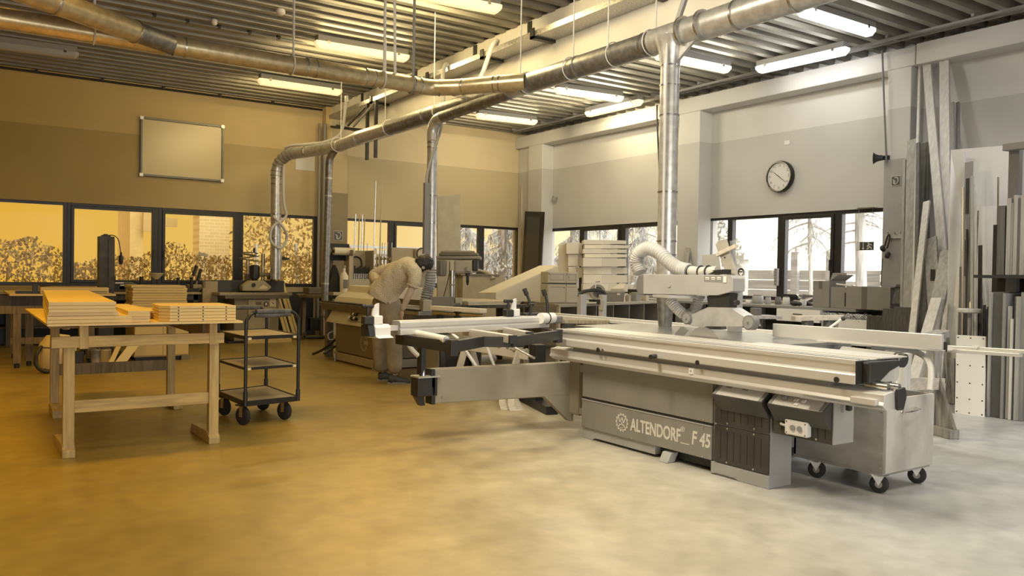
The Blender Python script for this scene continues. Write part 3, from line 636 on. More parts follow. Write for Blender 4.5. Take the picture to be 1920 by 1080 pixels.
cable('cable_hose', [(5.6, 13.6, 4.3), (5.58, 13.6, 4.4), (5.56, 13.62, 4.1), (5.5, 13.65, 3.75), (5.3, 13.8, 3.6), (5.1, 14.2, 3.58), (4.9, 14.6, 3.57), (4.86, 14.75, 3.45), (4.85, 14.75, 2.8), (4.87, 14.75, 2.5), (4.9, 14.75, 2.3), (4.65, 14.72, 2.1), (4.62, 14.72, 1.85), (4.8, 14.72, 1.72), (4.93, 14.76, 1.9), (4.85, 14.72, 2.1), (4.66, 14.74, 2.3)], .025, hose_pl, 'pale hose along the duct bend, coiled around the drop pipe by the window')

# steel bracket frame hung under the tray
br = T('bracket_frame', 'dark steel bracket frame with diagonal braces hung under the cable tray near the back', 'bracket', (5.9, 12.5, 3.3))
bx = 5.95
a0, a1, c0, c1 = ox(688, 300, bx), ox(688, 190, bx), ox(704, 296, bx), ox(702, 190, bx)
MB().bar(a0, (a0.x, a0.y, 4.34), .05, .05).build('upright', dark_metal, br); MB().bar(c0, (c0.x, c0.y, 4.34), .05, .05).build('upright', dark_metal, br)
h0, h1 = ox(700, 246, bx), ox(632, 235, bx-.05); h1 = V(bx-.7, h0.y+.55, h0.z+.02)
MB().bar(h0, oy(622, 238, h0.y+.6), .1, .035).build('channel', dark_metal, br)
MB().bar((a0.x, a0.y, h0.z), oy(632, 236, a0.y+.6), .06, .05).build('channel', dark_metal, br)
MB().bar((a0.x, a0.y, 4.3), oy(652, 236, a0.y+.45), .03, .03).build('brace', dark_metal, br); MB().bar((c0.x, c0.y, 4.3), oy(662, 238, c0.y+.45), .03, .03).build('brace', mach_mid, br)
# the left side of the shop: materials with amber light put into their colours
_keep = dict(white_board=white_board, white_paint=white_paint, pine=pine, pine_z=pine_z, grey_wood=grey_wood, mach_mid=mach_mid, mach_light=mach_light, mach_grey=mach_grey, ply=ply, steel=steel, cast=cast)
white_board = mat('amber_lit_board', (.68, .50, .19), .42, var=.05, scale=2); white_paint = mat('amber_lit_white', (.70, .58, .34), .5, var=.06)
pine = mat('amber_lit_pine', (.46, .33, .125), .6, var=.24, scale=4, stretch=(1, 10, 10)); pine_z = mat('amber_lit_pine_upright', (.45, .325, .125), .6, var=.22, scale=4, stretch=(10, 10, .8))
grey_wood = mat('amber_lit_wood', (.24, .18, .09), .7, var=.3, scale=5, stretch=(8, 8, .8)); mach_mid = mat('amber_lit_mid', (.23, .19, .115), .5, var=.08, scale=4); mach_light = mat('amber_lit_light', (.36, .30, .185), .5, var=.08, scale=5)
mach_grey = mat('amber_lit_grey', (.14, .115, .07), .5, var=.12, scale=5); ply = mat('amber_lit_plywood', (.42, .33, .18), .6, var=.18, scale=3); steel = mat('amber_lit_steel', (.55, .47, .32), .28, .9); cast = mat('amber_lit_cast_iron', (.36, .31, .21), .35, .6, var=.15, scale=3)
# ------------------------------------------------------------------ left side: wall things
t = T('whiteboard', 'large whiteboard in a thin frame high on the back wall', 'whiteboard', (3.4, YB-.05, 3.02))
x0, x1, z0, z1 = 2.68, 4.12, 3.02, 4.055
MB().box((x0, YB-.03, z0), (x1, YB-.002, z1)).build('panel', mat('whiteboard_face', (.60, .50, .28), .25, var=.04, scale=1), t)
fm2 = mat('board_frame', .13, .4, .6)
for lo, hi in (((x0-.02, z0-.02), (x1+.02, z0+.015)), ((x0-.02, z1-.015), (x1+.02, z1+.02)), ((x0-.02, z0), (x0+.015, z1)), ((x1-.015, z0), (x1+.02, z1))):
    MB().box((lo[0], YB-.06, lo[1]), (hi[0], YB-.002, hi[1])).build('frame', fm2, t, bevel=.004)
for a in (x0, x1):
    for b in (z0, z1): MB().box((a-.03, YB-.066, b-.03), (a+.03, YB-.055, b+.03)).build('corner_cap', alu, t)
p = oy(572, 304, YB); tag(MB().box((p.x-.2, YB-.012, p.z-.17), (p.x+.2, YB-.001, p.z+.17)).build('notice_board', mat('notice_panel', .6, .5)), 'small pale blank panel on the back wall under the duct bend', 'panel')

def sign_hose(t, c, ux, nx, s):
    """square fire hose sign: pale border, grey field, pale hose reel symbol"""
    c, ux, nx = V(*c), V(*ux), V(*nx); uz = V(0, 0, 1)
    fld = mat('sign_field', .09, .5); pal = mat('sign_pale', .55, .5)
    q = lambda a, b, d=0: c+ux*(a*s)+uz*(b*s)+nx*d
    MB().prism([q(-.5, -.5), q(.5, -.5), q(.5, .5), q(-.5, .5)], nx*.004).build('border', pal, t)
    MB().prism([q(-.45, -.45, .004), q(.45, -.45, .004), q(.45, .45, .004), q(-.45, .45, .004)], nx*.002).build('field', fld, t)
    MB().tube(spline([q(a, b, .007) for a, b in ((-.12, .30), (.05, .33), (.22, .24), (.26, .02), (.16, -.2), (.02, -.32), (-.16, -.32), (-.2, -.15), (-.18, .08))], 5), .045*s, 6).tube([q(-.3, .12, .007), q(-.12, .02, .007), (q(-.08, -.28, .007))], .04*s, 6).build('hose_symbol', pal, t)
p = oy(634, 442, 15.93); t = T('safety_sign', 'small square fire hose sign on the back pillar above the paper roll', 'sign', p[:]); sign_hose(t, p, (1, 0, 0), (0, -1, 0), .2)
p = ox(1680, 339, 10.92); t = T('safety_sign', 'small square fire hose sign on the right pillar below the loudspeaker', 'sign', p[:]); sign_hose(t, p, (0, -1, 0), (-1, 0, 0), .14)

# ------------------------------------------------------------------ trestle table with board stacks
tt = T('trestle_table', 'wooden trestle work table loaded with board stacks at the front left', 'table', (1.1, 7.3, 0))
MB().box((.46, 6.17, .908), (1.735, 8.55, .923)).build('tabletop', white_board, tt)
lx = {6.32: (.6, 1.56), 8.33: (.68, 1.66)}
for Y, (xa, xb) in lx.items():
    for x in (xa, xb):
        MB().box((x-.035, Y-.035, .0), (x+.035, Y+.035, .80)).build('leg', pine_z, tt, bevel=.004)
        MB().prism([(x-.04, Y-.06, 0), (x-.04, Y+.55 if Y < 7 else Y+.1, 0), (x-.04, Y+.5 if Y < 7 else Y+.08, .07), (x-.04, Y, .09), (x-.04, Y-.06, .05)] if Y < 7 else [(x-.04, Y-.35, 0), (x-.04, Y+.06, 0), (x-.04, Y+.06, .06), (x-.04, Y, .09), (x-.04, Y-.33, .06)], (.08, 0, 0)).build('foot', pine_z, tt, bevel=.004)
    MB().box((xa-.11 if Y < 7 else xa-.05, Y-.075, .755), (xb+.06, Y-.036, .832)).build('crossbar', pine, tt, bevel=.003)
    MB().box((xa, Y-.016, .30 if Y < 7 else .33), (xb, Y+.016, .385 if Y < 7 else .43)).build('lower_rail', pine if Y < 7 else grey_wood, tt, bevel=.003)
    for x in (xa+.085, xb-.02): MB().box((x-.028, Y-.08, .745), (x+.028, Y+.0, .908)).build('support_block', pine_z, tt, bevel=.003)
MB().box((.6, 6.5, .88), (1.55, 6.56, .908)).build('batten', dark_wood, tt)
MB().prism([(1.50, 6.4, .905), (1.5, 6.4, .8), (1.46, 8.3, .82), (1.46, 8.3, .905)], (.04, 0, 0)).build('batten', grey_wood, tt)

def sheet(nm, pts, z0, th, m, label, group, cat='board', bev=.002):
    """a board lying flat: pts = four (x, y) corners"""
    return tag(MB().prism([(x, y, z0) for x, y in pts], (0, 0, th)).build(nm, m, bevel=bev), label, cat, group)
def quad(x0, x1, y0, y1, s=0): return [(x0, y0), (x1, y0), (x1+s, y1), (x0+s, y1)]
zt = .924
lay = [(.458, .983, 6.2, 9.4), (.461, .980, 6.21, 9.42)]
for i, q in enumerate(lay): sheet('chipboard_sheet', quad(*q, .2), zt+i*.024, .0235, white_board, '%s of the two wide sheets under the big board stack on the front table' % ('lower' if i == 0 else 'upper'), 'wide sheets under the big stack')
zt2 = zt+.049
ups = [(.466, .90, 6.22, 9.5), (.468, .876, 6.19, 9.5), (.466, .874, 6.2, 9.5), (.468, .876, 6.195, 9.5)]
for i, q in enumerate(ups): sheet('chipboard_sheet', quad(*q, .2), zt2+i*.024, .0235, white_board, '%s board from the top of the big stack at the table\'s left end' % ORD[3-i] if i < 3 else 'topmost long board of the big stack at the table\'s left end', 'long boards of the big stack')
for i in range(4): sheet('shelf_board', quad(.952+.004*(i % 2), 1.10, 6.22+.01*(i % 2), 7.5, .05), .924+i*.0198, .0195, white_board, ('topmost' if i == 3 else ORD[3-i])+' board of the narrow middle stack on the front table', 'boards of the narrow middle stack')
sheet('shelf_board', [(1.16, 6.6), (1.27, 6.58), (1.22, 7.75), (1.06, 7.75)], .9695, .014, white_board, 'thin pale panel laid slanting beside the narrow middle stack', 'slanting panels')
sheet('shelf_board', [(1.115, 6.75), (1.26, 6.75), (1.3, 7.3), (1.16, 7.3)], .924, .045, white_board, 'thick pale board under the slanting thin panel', 'slanting panels')
hole = mat('drilled_hole', .01, .9)
for i in range(5):
    z0 = .925+i*.023; o_ = .012*(i % 2)
    t = T('shelf_board', ('topmost' if i == 4 else ORD[4-i]+' from the top')+' of the drilled white boards on the right of the front table', 'board', (1.45, 6.5, z0), 0, 'drilled boards on the front table')
    MB().prism([(1.225-.03, 6.24, z0), (1.228, 6.2, z0), (1.69, 6.2, z0), (1.70, 6.72, z0), (1.2, 6.72, z0), (1.165, 6.28, z0)], (0, 0, .021)).build('panel', white_board, t, bevel=.0015)
    for hx in (1.285, 1.455, 1.62): MB().cyl((hx, 6.201, z0+.0105), (hx, 6.1985, z0+.0105), .005, seg=10).build('hole', hole, t)

# ------------------------------------------------------------------ shelf trolley
tr = T('shelf_trolley', 'three tier steel shelf trolley with rubber wheels beside the front table', 'trolley', (2.17, 7.25, 0))
FL, FR, BL, BR = V(1.95, 6.84, 0), V(2.43, 6.93, 0), V(1.915, 7.58, 0), V(2.40, 7.74, 0)
tube_m = mat('trolley_tube', .03, .35, .4)
def up(p, z): return V(p.x, p.y, z)
for a, b, nm in ((FL, FR, 'handle'), (BL, BR, 'handle')):
    e = (b-a).normalized()
    MB().tube(spline([up(a, .18), up(a, .5), up(a, .84), up(a, .9)+e*.015, up(a, .945)+e*.06, up(a, .955)+e*.12], 4)+[up(a, .955)+e*.3]+spline([up(b, .955)-e*.12, up(b, .945)-e*.06, up(b, .9)-e*.015, up(b, .84), up(b, .5), up(b, .18)], 4), .0145, 12).build('hoop', tube_m, tr, smooth=True)
    MB().tube([up(a, .953)+e*.09, up(a, .958)+e*.24, up(b, .953)-e*.09], .022, 12, smooth=5).build('grip_wrap', mat('worn_wrap', .11, .6, var=.4, scale=12), tr, smooth=True)
    if a is FL: MB().tube([up(a, .925)+e*.08, up(a, .922)+e*.24, up(b, .93)-e*.09], .018, 10, smooth=5).build('grip_wrap', MATS['worn_wrap'], tr, smooth=True)
    for p in (a, b): MB().cyl(up(p, .17), up(p, .29 if p in (FL,) else .27), .019, seg=14).build('sleeve', tube_m, tr, smooth=True)
shelf_m = mat('trolley_shelf', (.36, .29, .16), .5, var=.08, scale=3)
for z, th in ((.20, .045), (.48, .022), (.742, .03)):
    q = [up(FL, z), up(FR, z), up(BR, z), up(BL, z)]
    c = (q[0]+q[1]+q[2]+q[3])/4; qi = [p+(c-p)*.05 for p in q]
    MB().prism([p-V(0, 0, .006) for p in qi], (0, 0, .012)).build('shelf', shelf_m, tr)
    for k in range(4): MB().bar(q[k]-V(0, 0, th/2-.012), q[(k+1) % 4]-V(0, 0, th/2-.012), .014, th).build('shelf_rim', tube_m, tr, bevel=.002)
    if z > .3:
        d = (FR-FL).normalized(); n = V(d.y, -d.x, 0)
        for p in (q[0]+d*.025, q[1]-d*.045): MB().boxc(p+n*.012-V(0, 0, .01 if z > .6 else .0), (.03, .012, .02), (0, 0, math.atan2(d.y, d.x))).build('clip', white_paint, tr)
for nm, p in (('a', V(1.955, 6.92, 0)), ('b', V(2.335, 7.0, 0)), ('c', V(1.94, 7.46, 0)), ('d', V(2.32, 7.57, 0))):
    ax = V(1, .5, 0).normalized()
    w = MB().lathe(p+V(0, 0, .079)-ax*.019, ax, [(0, .04), (.0, .066), (.008, .077), (.019, .079), (.03, .077), (.038, .066), (.038, .04)], 26).build('wheel', rubber, tr, smooth=True)
    MB().lathe(p+V(0, 0, .079)-ax*.021, ax, [(0, .012), (0, .05), (.042, .05), (.042, .012)], 20).build('hub', dark_metal, w, smooth=True)
    for s in (-1, 1): MB().bar(p+V(0, 0, .07)+ax*.027*s, p+V(0, 0, .168)+ax*.024*s, .036, .004, ax).build('fork', steel, tr)
    MB().boxc(p+V(0, 0, .17), (.09, .09, .012), (0, 0, .46)).build('caster_plate', dark_metal, tr)

# ------------------------------------------------------------------ behind the front table
lt = T('trestle_table', 'second wooden trestle table further back at the left edge', 'table', (.7, 12.8, 0))
for (x, y) in ((.57, 12.2), (.72, 12.45), (.6, 13.6), (1.45, 12.5), (1.5, 13.7)):
    MB().box((x-.045, y-.045, .06), (x+.045, y+.045, .72)).build('leg', grey_wood, lt, bevel=.004)
    MB().cyl((x, y, 0), (x, y, .06), .03).build('foot', black, lt)
MB().box((.3, 12.15, .70), (1.6, 12.25, .80)).build('crossbar', grey_wood, lt); MB().box((.35, 13.55, .70), (1.6, 13.65, .8)).build('crossbar', grey_wood, lt)
MB().box((.5, 12.25, .30), (1.5, 12.33, .38)).build('lower_rail', grey_wood, lt)
MB().box((.35, 12.16, .80), (1.55, 12.26, .93)).build('support_block', dark_wood, lt)
a = oz(22, 551, .95); MB().box((.48, 12.05, .93), (1.7, 13.8, .955)).build('tabletop', white_board, lt)
t = T('profile_bar', 'long pale profiled bar lying on the back left table', 'bar', (1.1, 12.2, .955))
MB().box((.82, 12.1, .956), (1.62, 12.26, 1.04)).build('profile', white_board, t, bevel=.01); MB().box((.84, 12.08, .985), (1.6, 12.1, .99)).build('groove', dark_metal, t)
t = T('hand_clamp', 'dark hand clamp lying beside the long pale bar on the back left table', 'clamp', (.72, 12.2, .955))
MB().box((.55, 12.18, .956), (.82, 12.24, .99)).build('rail', dark_metal, t); MB().box((.74, 12.15, .956), (.8, 12.28, 1.07)).build('jaw', dark_metal, t); MB().cyl((.82, 12.2, 1.06), (.98, 12.2, 1.075), .015).build('handle', black, t)

pst = T('machine_column', 'tall dark rusty machine column with a hanging plug in front of the left windows', 'column', (1.64, 12.7, 0))
rust = mat('rusty_column', .05, .6, .3, col2=(.10, .095, .085), scale=5, bump=.15)
MB().box((1.56, 12.6, 0), (1.755, 12.8, 1.745)).build('column', rust, pst, bevel=.006)
MB().box((1.6, 12.64, 1.745), (1.71, 12.76, 1.765)).cyl((1.655, 12.7, 1.76), (1.655, 12.7, 1.78), .03).build('cap', dark_metal, pst)
MB().box((1.56, 12.58, 1.0), (1.62, 12.6, 1.56)).box((1.68, 12.58, 1.0), (1.755, 12.6, 1.7)).build('door', rust, pst)
MB().box((1.45, 12.5, 0), (1.9, 12.95, .1)).build('base', rust, pst)
MB().tube([(1.69, 12.68, 1.765), (1.76, 12.66, 1.76), (1.81, 12.65, 1.7), (1.83, 12.65, 1.6), (1.845, 12.65, 1.5)], .007, 6, smooth=6).build('cord', black, pst)
MB().lathe((1.845, 12.65, 1.53), (0, 0, -1), [(0, .012), (.04, .016), (.06, .028), (.14, .03), (.15, .022), (.17, .022)], 12).build('plug', black, pst, smooth=True)

cab = T('base_cabinet', 'white low cabinet on the floor behind the front table', 'cabinet', (2.35, 12.6, 0))
MB().box((1.98, 12.35, .06), (2.70, 13.1, .74)).build('body', white_board, cab, bevel=.003); MB().box((2.0, 12.4, 0), (2.68, 13.05, .06)).build('plinth', black, cab)
MB().box((1.985, 12.332, .08), (2.35, 12.35, .73)).build('door', white_board, cab, bevel=.003); MB().box((2.355, 12.332, .08), (2.695, 12.35, .73)).build('door', white_board, cab, bevel=.003)
MB().box((2.6, 12.325, .0), (2.72, 12.36, .07)).build('foot', mach_mid, cab)
for i in range(9):
    j = random.uniform(-.012, .012)
    sheet('shelf_board', quad(1.95+j, 2.67+j, 12.36+abs(j), 12.95), .742+i*.0365, .0335, white_board, ('topmost' if i == 8 else ORD[8-i]+' from the top')+' of the thick white boards stacked on the low white cabinet', 'thick white boards on the low cabinet')

vac = T('workshop_vacuum', 'pale round workshop vacuum with a dark hose under the back left table', 'vacuum', (.95, 11.6, 0))
MB().lathe((.98, 11.6, .05), (0, 0, 1), [(0, .19), (.1, .21), (.26, .21), (.3, .2), (.40, .13), (.42, .01)], 24).build('tank', white_paint, vac, smooth=True)
MB().box((1.02, 11.36, .1), (1.25, 11.5, .26)).build('motor_box', black, vac, bevel=.02)
MB().tube([(.8, 11.5, .33), (.74, 11.45, .22), (.74, 11.42, .1), (.85, 11.38, .03), (1.2, 11.35, .05)], .022, 8, smooth=6).build('hose', black, vac, smooth=True)
MB().torus((.98, 11.6, .31), (0, 0, 1), .2, .012).build('rim', dark_metal, vac)
for s in (-1, 1):
    for q in (-.15, .15): MB().ball((.98+q, 11.6+s*.15, .03), .03).build('caster', black, vac)
for i, (px, lb) in enumerate(((180, 'left pale paint can on the floor under the front table'), (198, 'right pale paint can on the floor under the front table'))):
    p = oz(px, 680); t = T('paint_can', lb, 'can', p[:], 0, 'paint cans under the table')
    MB().lathe((p.x, p.y, 0), (0, 0, 1), [(0, .065), (.17, .07), (.175, .073), (.18, .07), (.185, .06)], 20).build('body', white_paint if i else mat('can_print', .55, .4, col2=(.3, .3, .28), scale=9), t, smooth=True)
    MB().lathe((p.x, p.y, .186), (0, 0, 1), [(0, .058), (.004, .058)], 20).build('lid', steel, t)
    MB().torus((p.x, p.y, .14), (0, 1, .2), .073, .003, 20, 5).build('wire_handle', steel, t)
for i, (a, b, lb) in enumerate((((222, 678), (262, 632), 'pale wedge board leaning under the front table'), ((205, 680), (228, 636), 'thin pale board leaning beside the paint cans'))):
    p, q = oz(a[0], a[1]+8), oy(b[0], b[1], 12.3); t = MB().bar(p+V(0, 0, .01), q, .12-.06*i, .02, (0, 1, 0)).build('offcut_board', white_board, bevel=.002); tag(t, lb, 'board')

# ------------------------------------------------------------------ bench under the back windows
bb = T('workbench', 'long cluttered workbench under the left back windows', 'bench', (1.4, 15.7, 0))
MB().box((-2.4, 15.2, .86), (3.55, 16.17, .9)).build('worktop', ply, bb, bevel=.004)
for x in (-2.3, -.6, .6, 1.9, 3.45):
    for y in (15.28, 16.1): MB().box((x-.04, y-.04, 0), (x+.04, y+.04, .86)).build('leg', dark_wood, bb)
MB().box((-2.35, 15.3, .3), (3.5, 16.1, .33)).build('shelf', dark_wood, bb); MB().box((-2.4, 16.12, 0), (6.0, 16.17, .88)).build('shade_panel', black, bb)  # black sheet added to stand in for deep shade below the benches
MB().box((-2.4, 15.24, .76), (3.5, 15.27, .86)).build('apron', dark_wood, bb)
for i, (x, w, h, z) in enumerate(((.1, .5, .3, .331), (.9, .6, .42, .331), (1.7, .5, .34, .331), (2.6, .55, .4, .331), (-.8, .6, .4, .331))):
    t = T('storage_crate', 'dark crate on the shelf below the left back workbench, %s from the left' % ['second', 'third', 'fourth', 'fifth', 'first'][i], 'crate', (x, 15.6, z), 0, 'crates below the left workbench')
    MB().box((x-w/2, 15.35, z), (x+w/2, 15.9, z+h)).build('body', dark_wood if i % 2 else black, t, bevel=.01); MB().box((x-w/2-.01, 15.34, z+h-.04), (x+w/2+.01, 15.91, z+h-.01)).build('rim', dark_metal, t)

def on(px, py, z): return oz(px, py, z)
# mitre saw, bench grinder, lamp
p = V(2.35, 15.55, .9)
t = T('mitre_saw', 'low dark mitre saw on the bench behind the white board stack', 'saw', p[:])
MB().box((p.x-.28, p.y-.2, .9), (p.x+.28, p.y+.2, .94)).build('base', dark_metal, t, bevel=.01)
MB().prism([(p.x-.2, p.y-.06, .94), (p.x+.25, p.y-.06, .94), (p.x+.22, p.y-.06, 1.0), (p.x+.1, p.y-.06, 1.06), (p.x-.12, p.y-.06, 1.06)], (0, .12, 0)).build('guard', mach_grey, t, bevel=.01)
MB().cyl((p.x-.2, p.y, .94), (p.x-.19, p.y, 1.16), .03).build('handle', black, t, smooth=True); MB().cyl((p.x+.24, p.y, .94), (p.x+.25, p.y, 1.16), .035).build('motor', black, t, smooth=True)
MB().tube([(p.x-.3, p.y, .95), (p.x-.42, p.y-.02, .98), (p.x-.55, p.y, .91)], .02, 8, smooth=5).build('hose', cable_w, t)
p = oy(293, 526, 15.6); t = T('work_lamp', 'pale conical work lamp standing on the bench behind the white board stack', 'lamp', (p.x, p.y, .9))
MB().cyl((p.x, p.y, .9), (p.x, p.y, .915), .06).build('base', dark_metal, t); MB().cyl((p.x, p.y, .91), (p.x+.01, p.y, p.z+.02), .012).build('stem', dark_metal, t)
MB().lathe((p.x, p.y, p.z+.02), (0, 0, 1), [(0, .03), (.06, .085), (.11, .13), (.115, .12)], 18).build('shade', white_paint, t, smooth=True)
# pair of long clamp levers
p = oy(365, 545, 15.5); t = T('clamp_jig', 'dark clamping jig with two upright levers on the back bench', 'jig', (p.x, p.y, .9))
MB().box((p.x-.25, 15.35, .9), (p.x+.2, 15.65, .96)).build('base', dark_metal, t, bevel=.008); MB().box((p.x-.12, 15.4, .96), (p.x+.1, 15.6, 1.03)).build('block', mach_light, t, bevel=.008)
for a, b, k in (((362, 517), (376, 476), 1), ((370, 527), (385, 478), 2)):
    q0, q1 = oy(*a, 15.45), oy(*b, 15.5); qm = q0+(q1-q0)*.45
    l = MB().cyl(q0-(q1-q0)*.35, q1, .012).build('lever', steel, t, smooth=True); MB().cyl(q0, qm, .028).build('grip', black, l, smooth=True); MB().boxc(q1, (.09, .05, .05), (0, .4, 0)).build('lever_head', steel, l)
for a, b in (((334, 520), (334, 543)), ((359, 520), (359, 543))):
    q0, q1 = oy(*a, 15.4), oy(*b, 15.4); MB().cyl(q1-V(0, 0, .12), q0, .03).build('knob', black, t, smooth=True)
MB().tube([oy(372, 545, 15.35), oy(385, 538, 15.35), oy(390, 545, 15.35), oy(380, 549, 15.35)], .02, 8, smooth=5).build('cable', steel, t)
t = T('upright_board', 'pale upright board at the end of the back bench beside the moulding machine', 'board', (3.5, 15.3, 0))
q0 = oy(392, 600, 15.15); MB().box((q0.x-.12, 15.13, 0), (q0.x+.14, 15.17, 1.1)).build('panel', ply, t); MB().box((q0.x-.12, 15.1, 1.0), (q0.x-.08, 15.13, 1.1)).build('batten', grey_wood, t)
for i, (px, w, h, m) in enumerate(((640/3, .2, .14, dark_metal), (655/3, .1, .1, black), (235, .14, .05, white_board))):
    p = oz(px, 545, .9); t = T('tool_box' if i < 2 else 'offcut_board', ['small dark tool case on the bench right of the tall column', 'small black tin on the bench right of the tall column', 'pale offcut on the bench right of the tall column'][i], 'box' if i < 2 else 'board', (p.x, 15.5, .9))
    MB().box((p.x-w/2, 15.45, .9), (p.x+w/2, 15.62, .9+h)).build('body', m, t, bevel=.01)
    if i < 2: MB().box((p.x-w/3, 15.44, .9+h), (p.x+w/3, 15.46, .92+h)).build('handle', steel, t)

# ------------------------------------------------------------------ spindle moulder with power feeder
sm = T('spindle_moulder', 'grey spindle moulder with a power feeder below the elbow of the duct', 'machine', (4.4, 15, 0))
MB().box((3.98, 14.7, .04), (4.78, 15.5, .84)).build('body', mach_mid, sm, bevel=.015)
MB().prism([(3.70, 14.62, .855), (5.0, 14.62, .855), (5.0, 15.6, .855), (3.70, 15.6, .855)], (0, 0, .05)).build('table', cast, sm, bevel=.006)
MB().box((3.80, 14.63, .80), (4.95, 15.5, .86)).build('table_rib', mach_grey, sm)
MB().box((3.72, 15.15, .906), (5.02, 15.25, 1.12)).build('fence', mat('fence_dark', .05, .5), sm, bevel=.004)
for k in range(6): MB().box((4.05, 15.14, .93+k*.03), (4.35, 15.15, .94+k*.03)).build('fence_slat', dark_metal, sm)
d = MB().box((4.22, 14.675, .1), (4.6, 14.7, .78)).build('access_panel', mach_light, sm, bevel=.006)
for z in (.60, .57, .54, .51, .48, .2, .17): MB().box((4.32, 14.67, z), (4.48, 14.676, z+.008)).build('louvre', dark_metal, d)
MB().box((4.35, 14.668, .69), (4.45, 14.676, .74)).build('name_plate', mach_grey, d)
MB().cyl((4.535, 14.676, .70), (4.535, 14.668, .70), .045).build('round_sticker', mat('sticker_dark', .05, .4), d); MB().boxc((4.535, 14.666, .70), (.035, .003, .045)).build('sticker_head', white_paint, d)
for z0, z1 in ((.64, .80), (.47, .62)):
    s = MB().box((4.61, 14.69, z0), (4.72, 14.7, z1)).build('warning_label', white_paint, sm)
    MB().box((4.62, 14.684, z0+.015), (4.71, 14.691, z0+.02)).boxc((4.665, 14.687, z0+.075), (.06, .006, .012), (0, .7, 0)).build('label_mark', dark_metal, s)
MB().torus((4.665, 14.686, .545), (0, 1, 0), .035, .004).build('label_ring', dark_metal, s)
MB().cyl((4.75, 14.72, .84), (4.75, 14.66, .84), .02).build('knob', steel, sm)
MB().box((3.9, 14.75, 0), (4.9, 15.5, .04)).build('plinth', black, sm)
# power feeder: housing, motor, arm, column
f = MB().prism([(4.16, 14.86, .93), (4.62, 14.86, .93), (4.70, 14.86, 1.0), (4.56, 14.86, 1.12), (4.3, 14.86, 1.12), (4.16, 14.86, 1.02)], (0, .2, 0)).build('feeder_housing', mach_light, sm, bevel=.02)
MB().cyl((4.36, 14.862, 1.04), (4.36, 14.84, 1.04), .035).build('feeder_knob', black, f, smooth=True)
MB().prism([(4.45, 14.856, .97), (4.6, 14.856, .97), (4.62, 14.856, 1.0), (4.54, 14.856, 1.05)], (0, .004, 0)).build('feeder_plate', white_paint, f)
m_ = MB().lathe((4.4, 14.95, 1.12), (0, 0, 1), [(0, .05), (.03, .06), (.04, .085), (.26, .085), (.28, .07), (.29, .02)], 20).build('feeder_motor', black, sm, smooth=True)
for k in range(8): MB().boxc((4.4+.088*math.cos(k*.785), 14.95+.088*math.sin(k*.785), 1.28), (.012, .012, .2), (0, 0, k*.785)).build('cooling_fin', black, m_)
MB().cyl((4.48, 14.98, 1.22), (4.80, 15.1, 1.24), .035).build('feeder_arm', mach_mid, sm, smooth=True)
MB().cyl((4.66, 15.3, .9), (4.66, 15.3, 1.62), .035).build('feeder_column', steel, sm, smooth=True)
MB().cyl((4.72, 15.2, 1.2), (4.86, 15.2, 1.2), .06).cyl((4.82, 15.2, 1.1), (4.82, 15.2, 1.32), .05).build('swivel_joint', mach_grey, sm, smooth=True)
MB().torus((4.86, 15.12, 1.18), (1, .3, 0), .075, .012, 18, 6).build('hand_wheel', steel, sm, smooth=True)
MB().box((4.8, 15.15, 1.38), (4.98, 15.35, 1.62)).build('switch_box', mach_light, sm, bevel=.02); MB().prism([(4.98, 15.2, 1.5), (5.14, 15.25, 1.52), (4.98, 15.3, 1.56)], (0, 0, .03)).build('crank_lever', black, sm)
MB().tube([(4.55, 15.25, 1.62), (4.5, 15.25, 1.63), (4.48, 15.25, 1.66)], .01, 8).cyl((4.48, 15.25, 1.64), (4.48, 15.25, 1.72), .02).build('crank', black, sm)
q = oy(465, 470, 15.45)
cs = T('height_stand', 'small stand with crossed plates on a post beside the moulding machine fence', 'stand', (q.x, 15.45, .906))
MB().box((q.x-.08, 15.38, .907), (q.x+.14, 15.52, 1.12)).build('base', mach_light, cs, bevel=.01); MB().cyl((q.x, 15.45, 1.12), (q.x, 15.45, 1.5), .035).build('post', steel, cs, smooth=True)
MB().box((q.x-.05, 15.4, 1.12), (q.x+.05, 15.5, 1.24)).build('collar', mach_grey, cs, bevel=.01)
for k, (z, a, l) in enumerate(((1.50, .12, .3), (1.55, -.15, .34), (1.60, .08, .26), (1.64, 0, .16))): MB().boxc((q.x+.02, 15.45, z), (l, .14, .02), (0, a, .3*k)).build('plate', mach_mid, cs)
t = MB().box((4.16, 14.78, 0), (5.0, 14.62, .07)).build('plank', white_board, bevel=.003); tag(t, 'white plank lying on the floor in front of the moulding machine', 'plank')
for i, (a, b) in enumerate((((552, 631), (541, 534)), ((565, 630), (556, 530)))):
    p = V(5.15+.16*i, 15.25, 0); q = V(5.0+.16*i, 15.75, 1.06); t = T('plank', ('left' if i == 0 else 'right')+' of two white grooved planks leaning by the grinding table', 'plank', p[:], 0, 'white grooved planks')
    MB().bar(p+V(0, 0, .02), q, .12, .025, (0, -1, .4)).build('board', white_board, t, bevel=.002); MB().bar(p+V(.01, -.014, .03), q+V(.01, -.016, 0), .012, .012, (0, -1, .4)).build('groove', mach_mid, t)
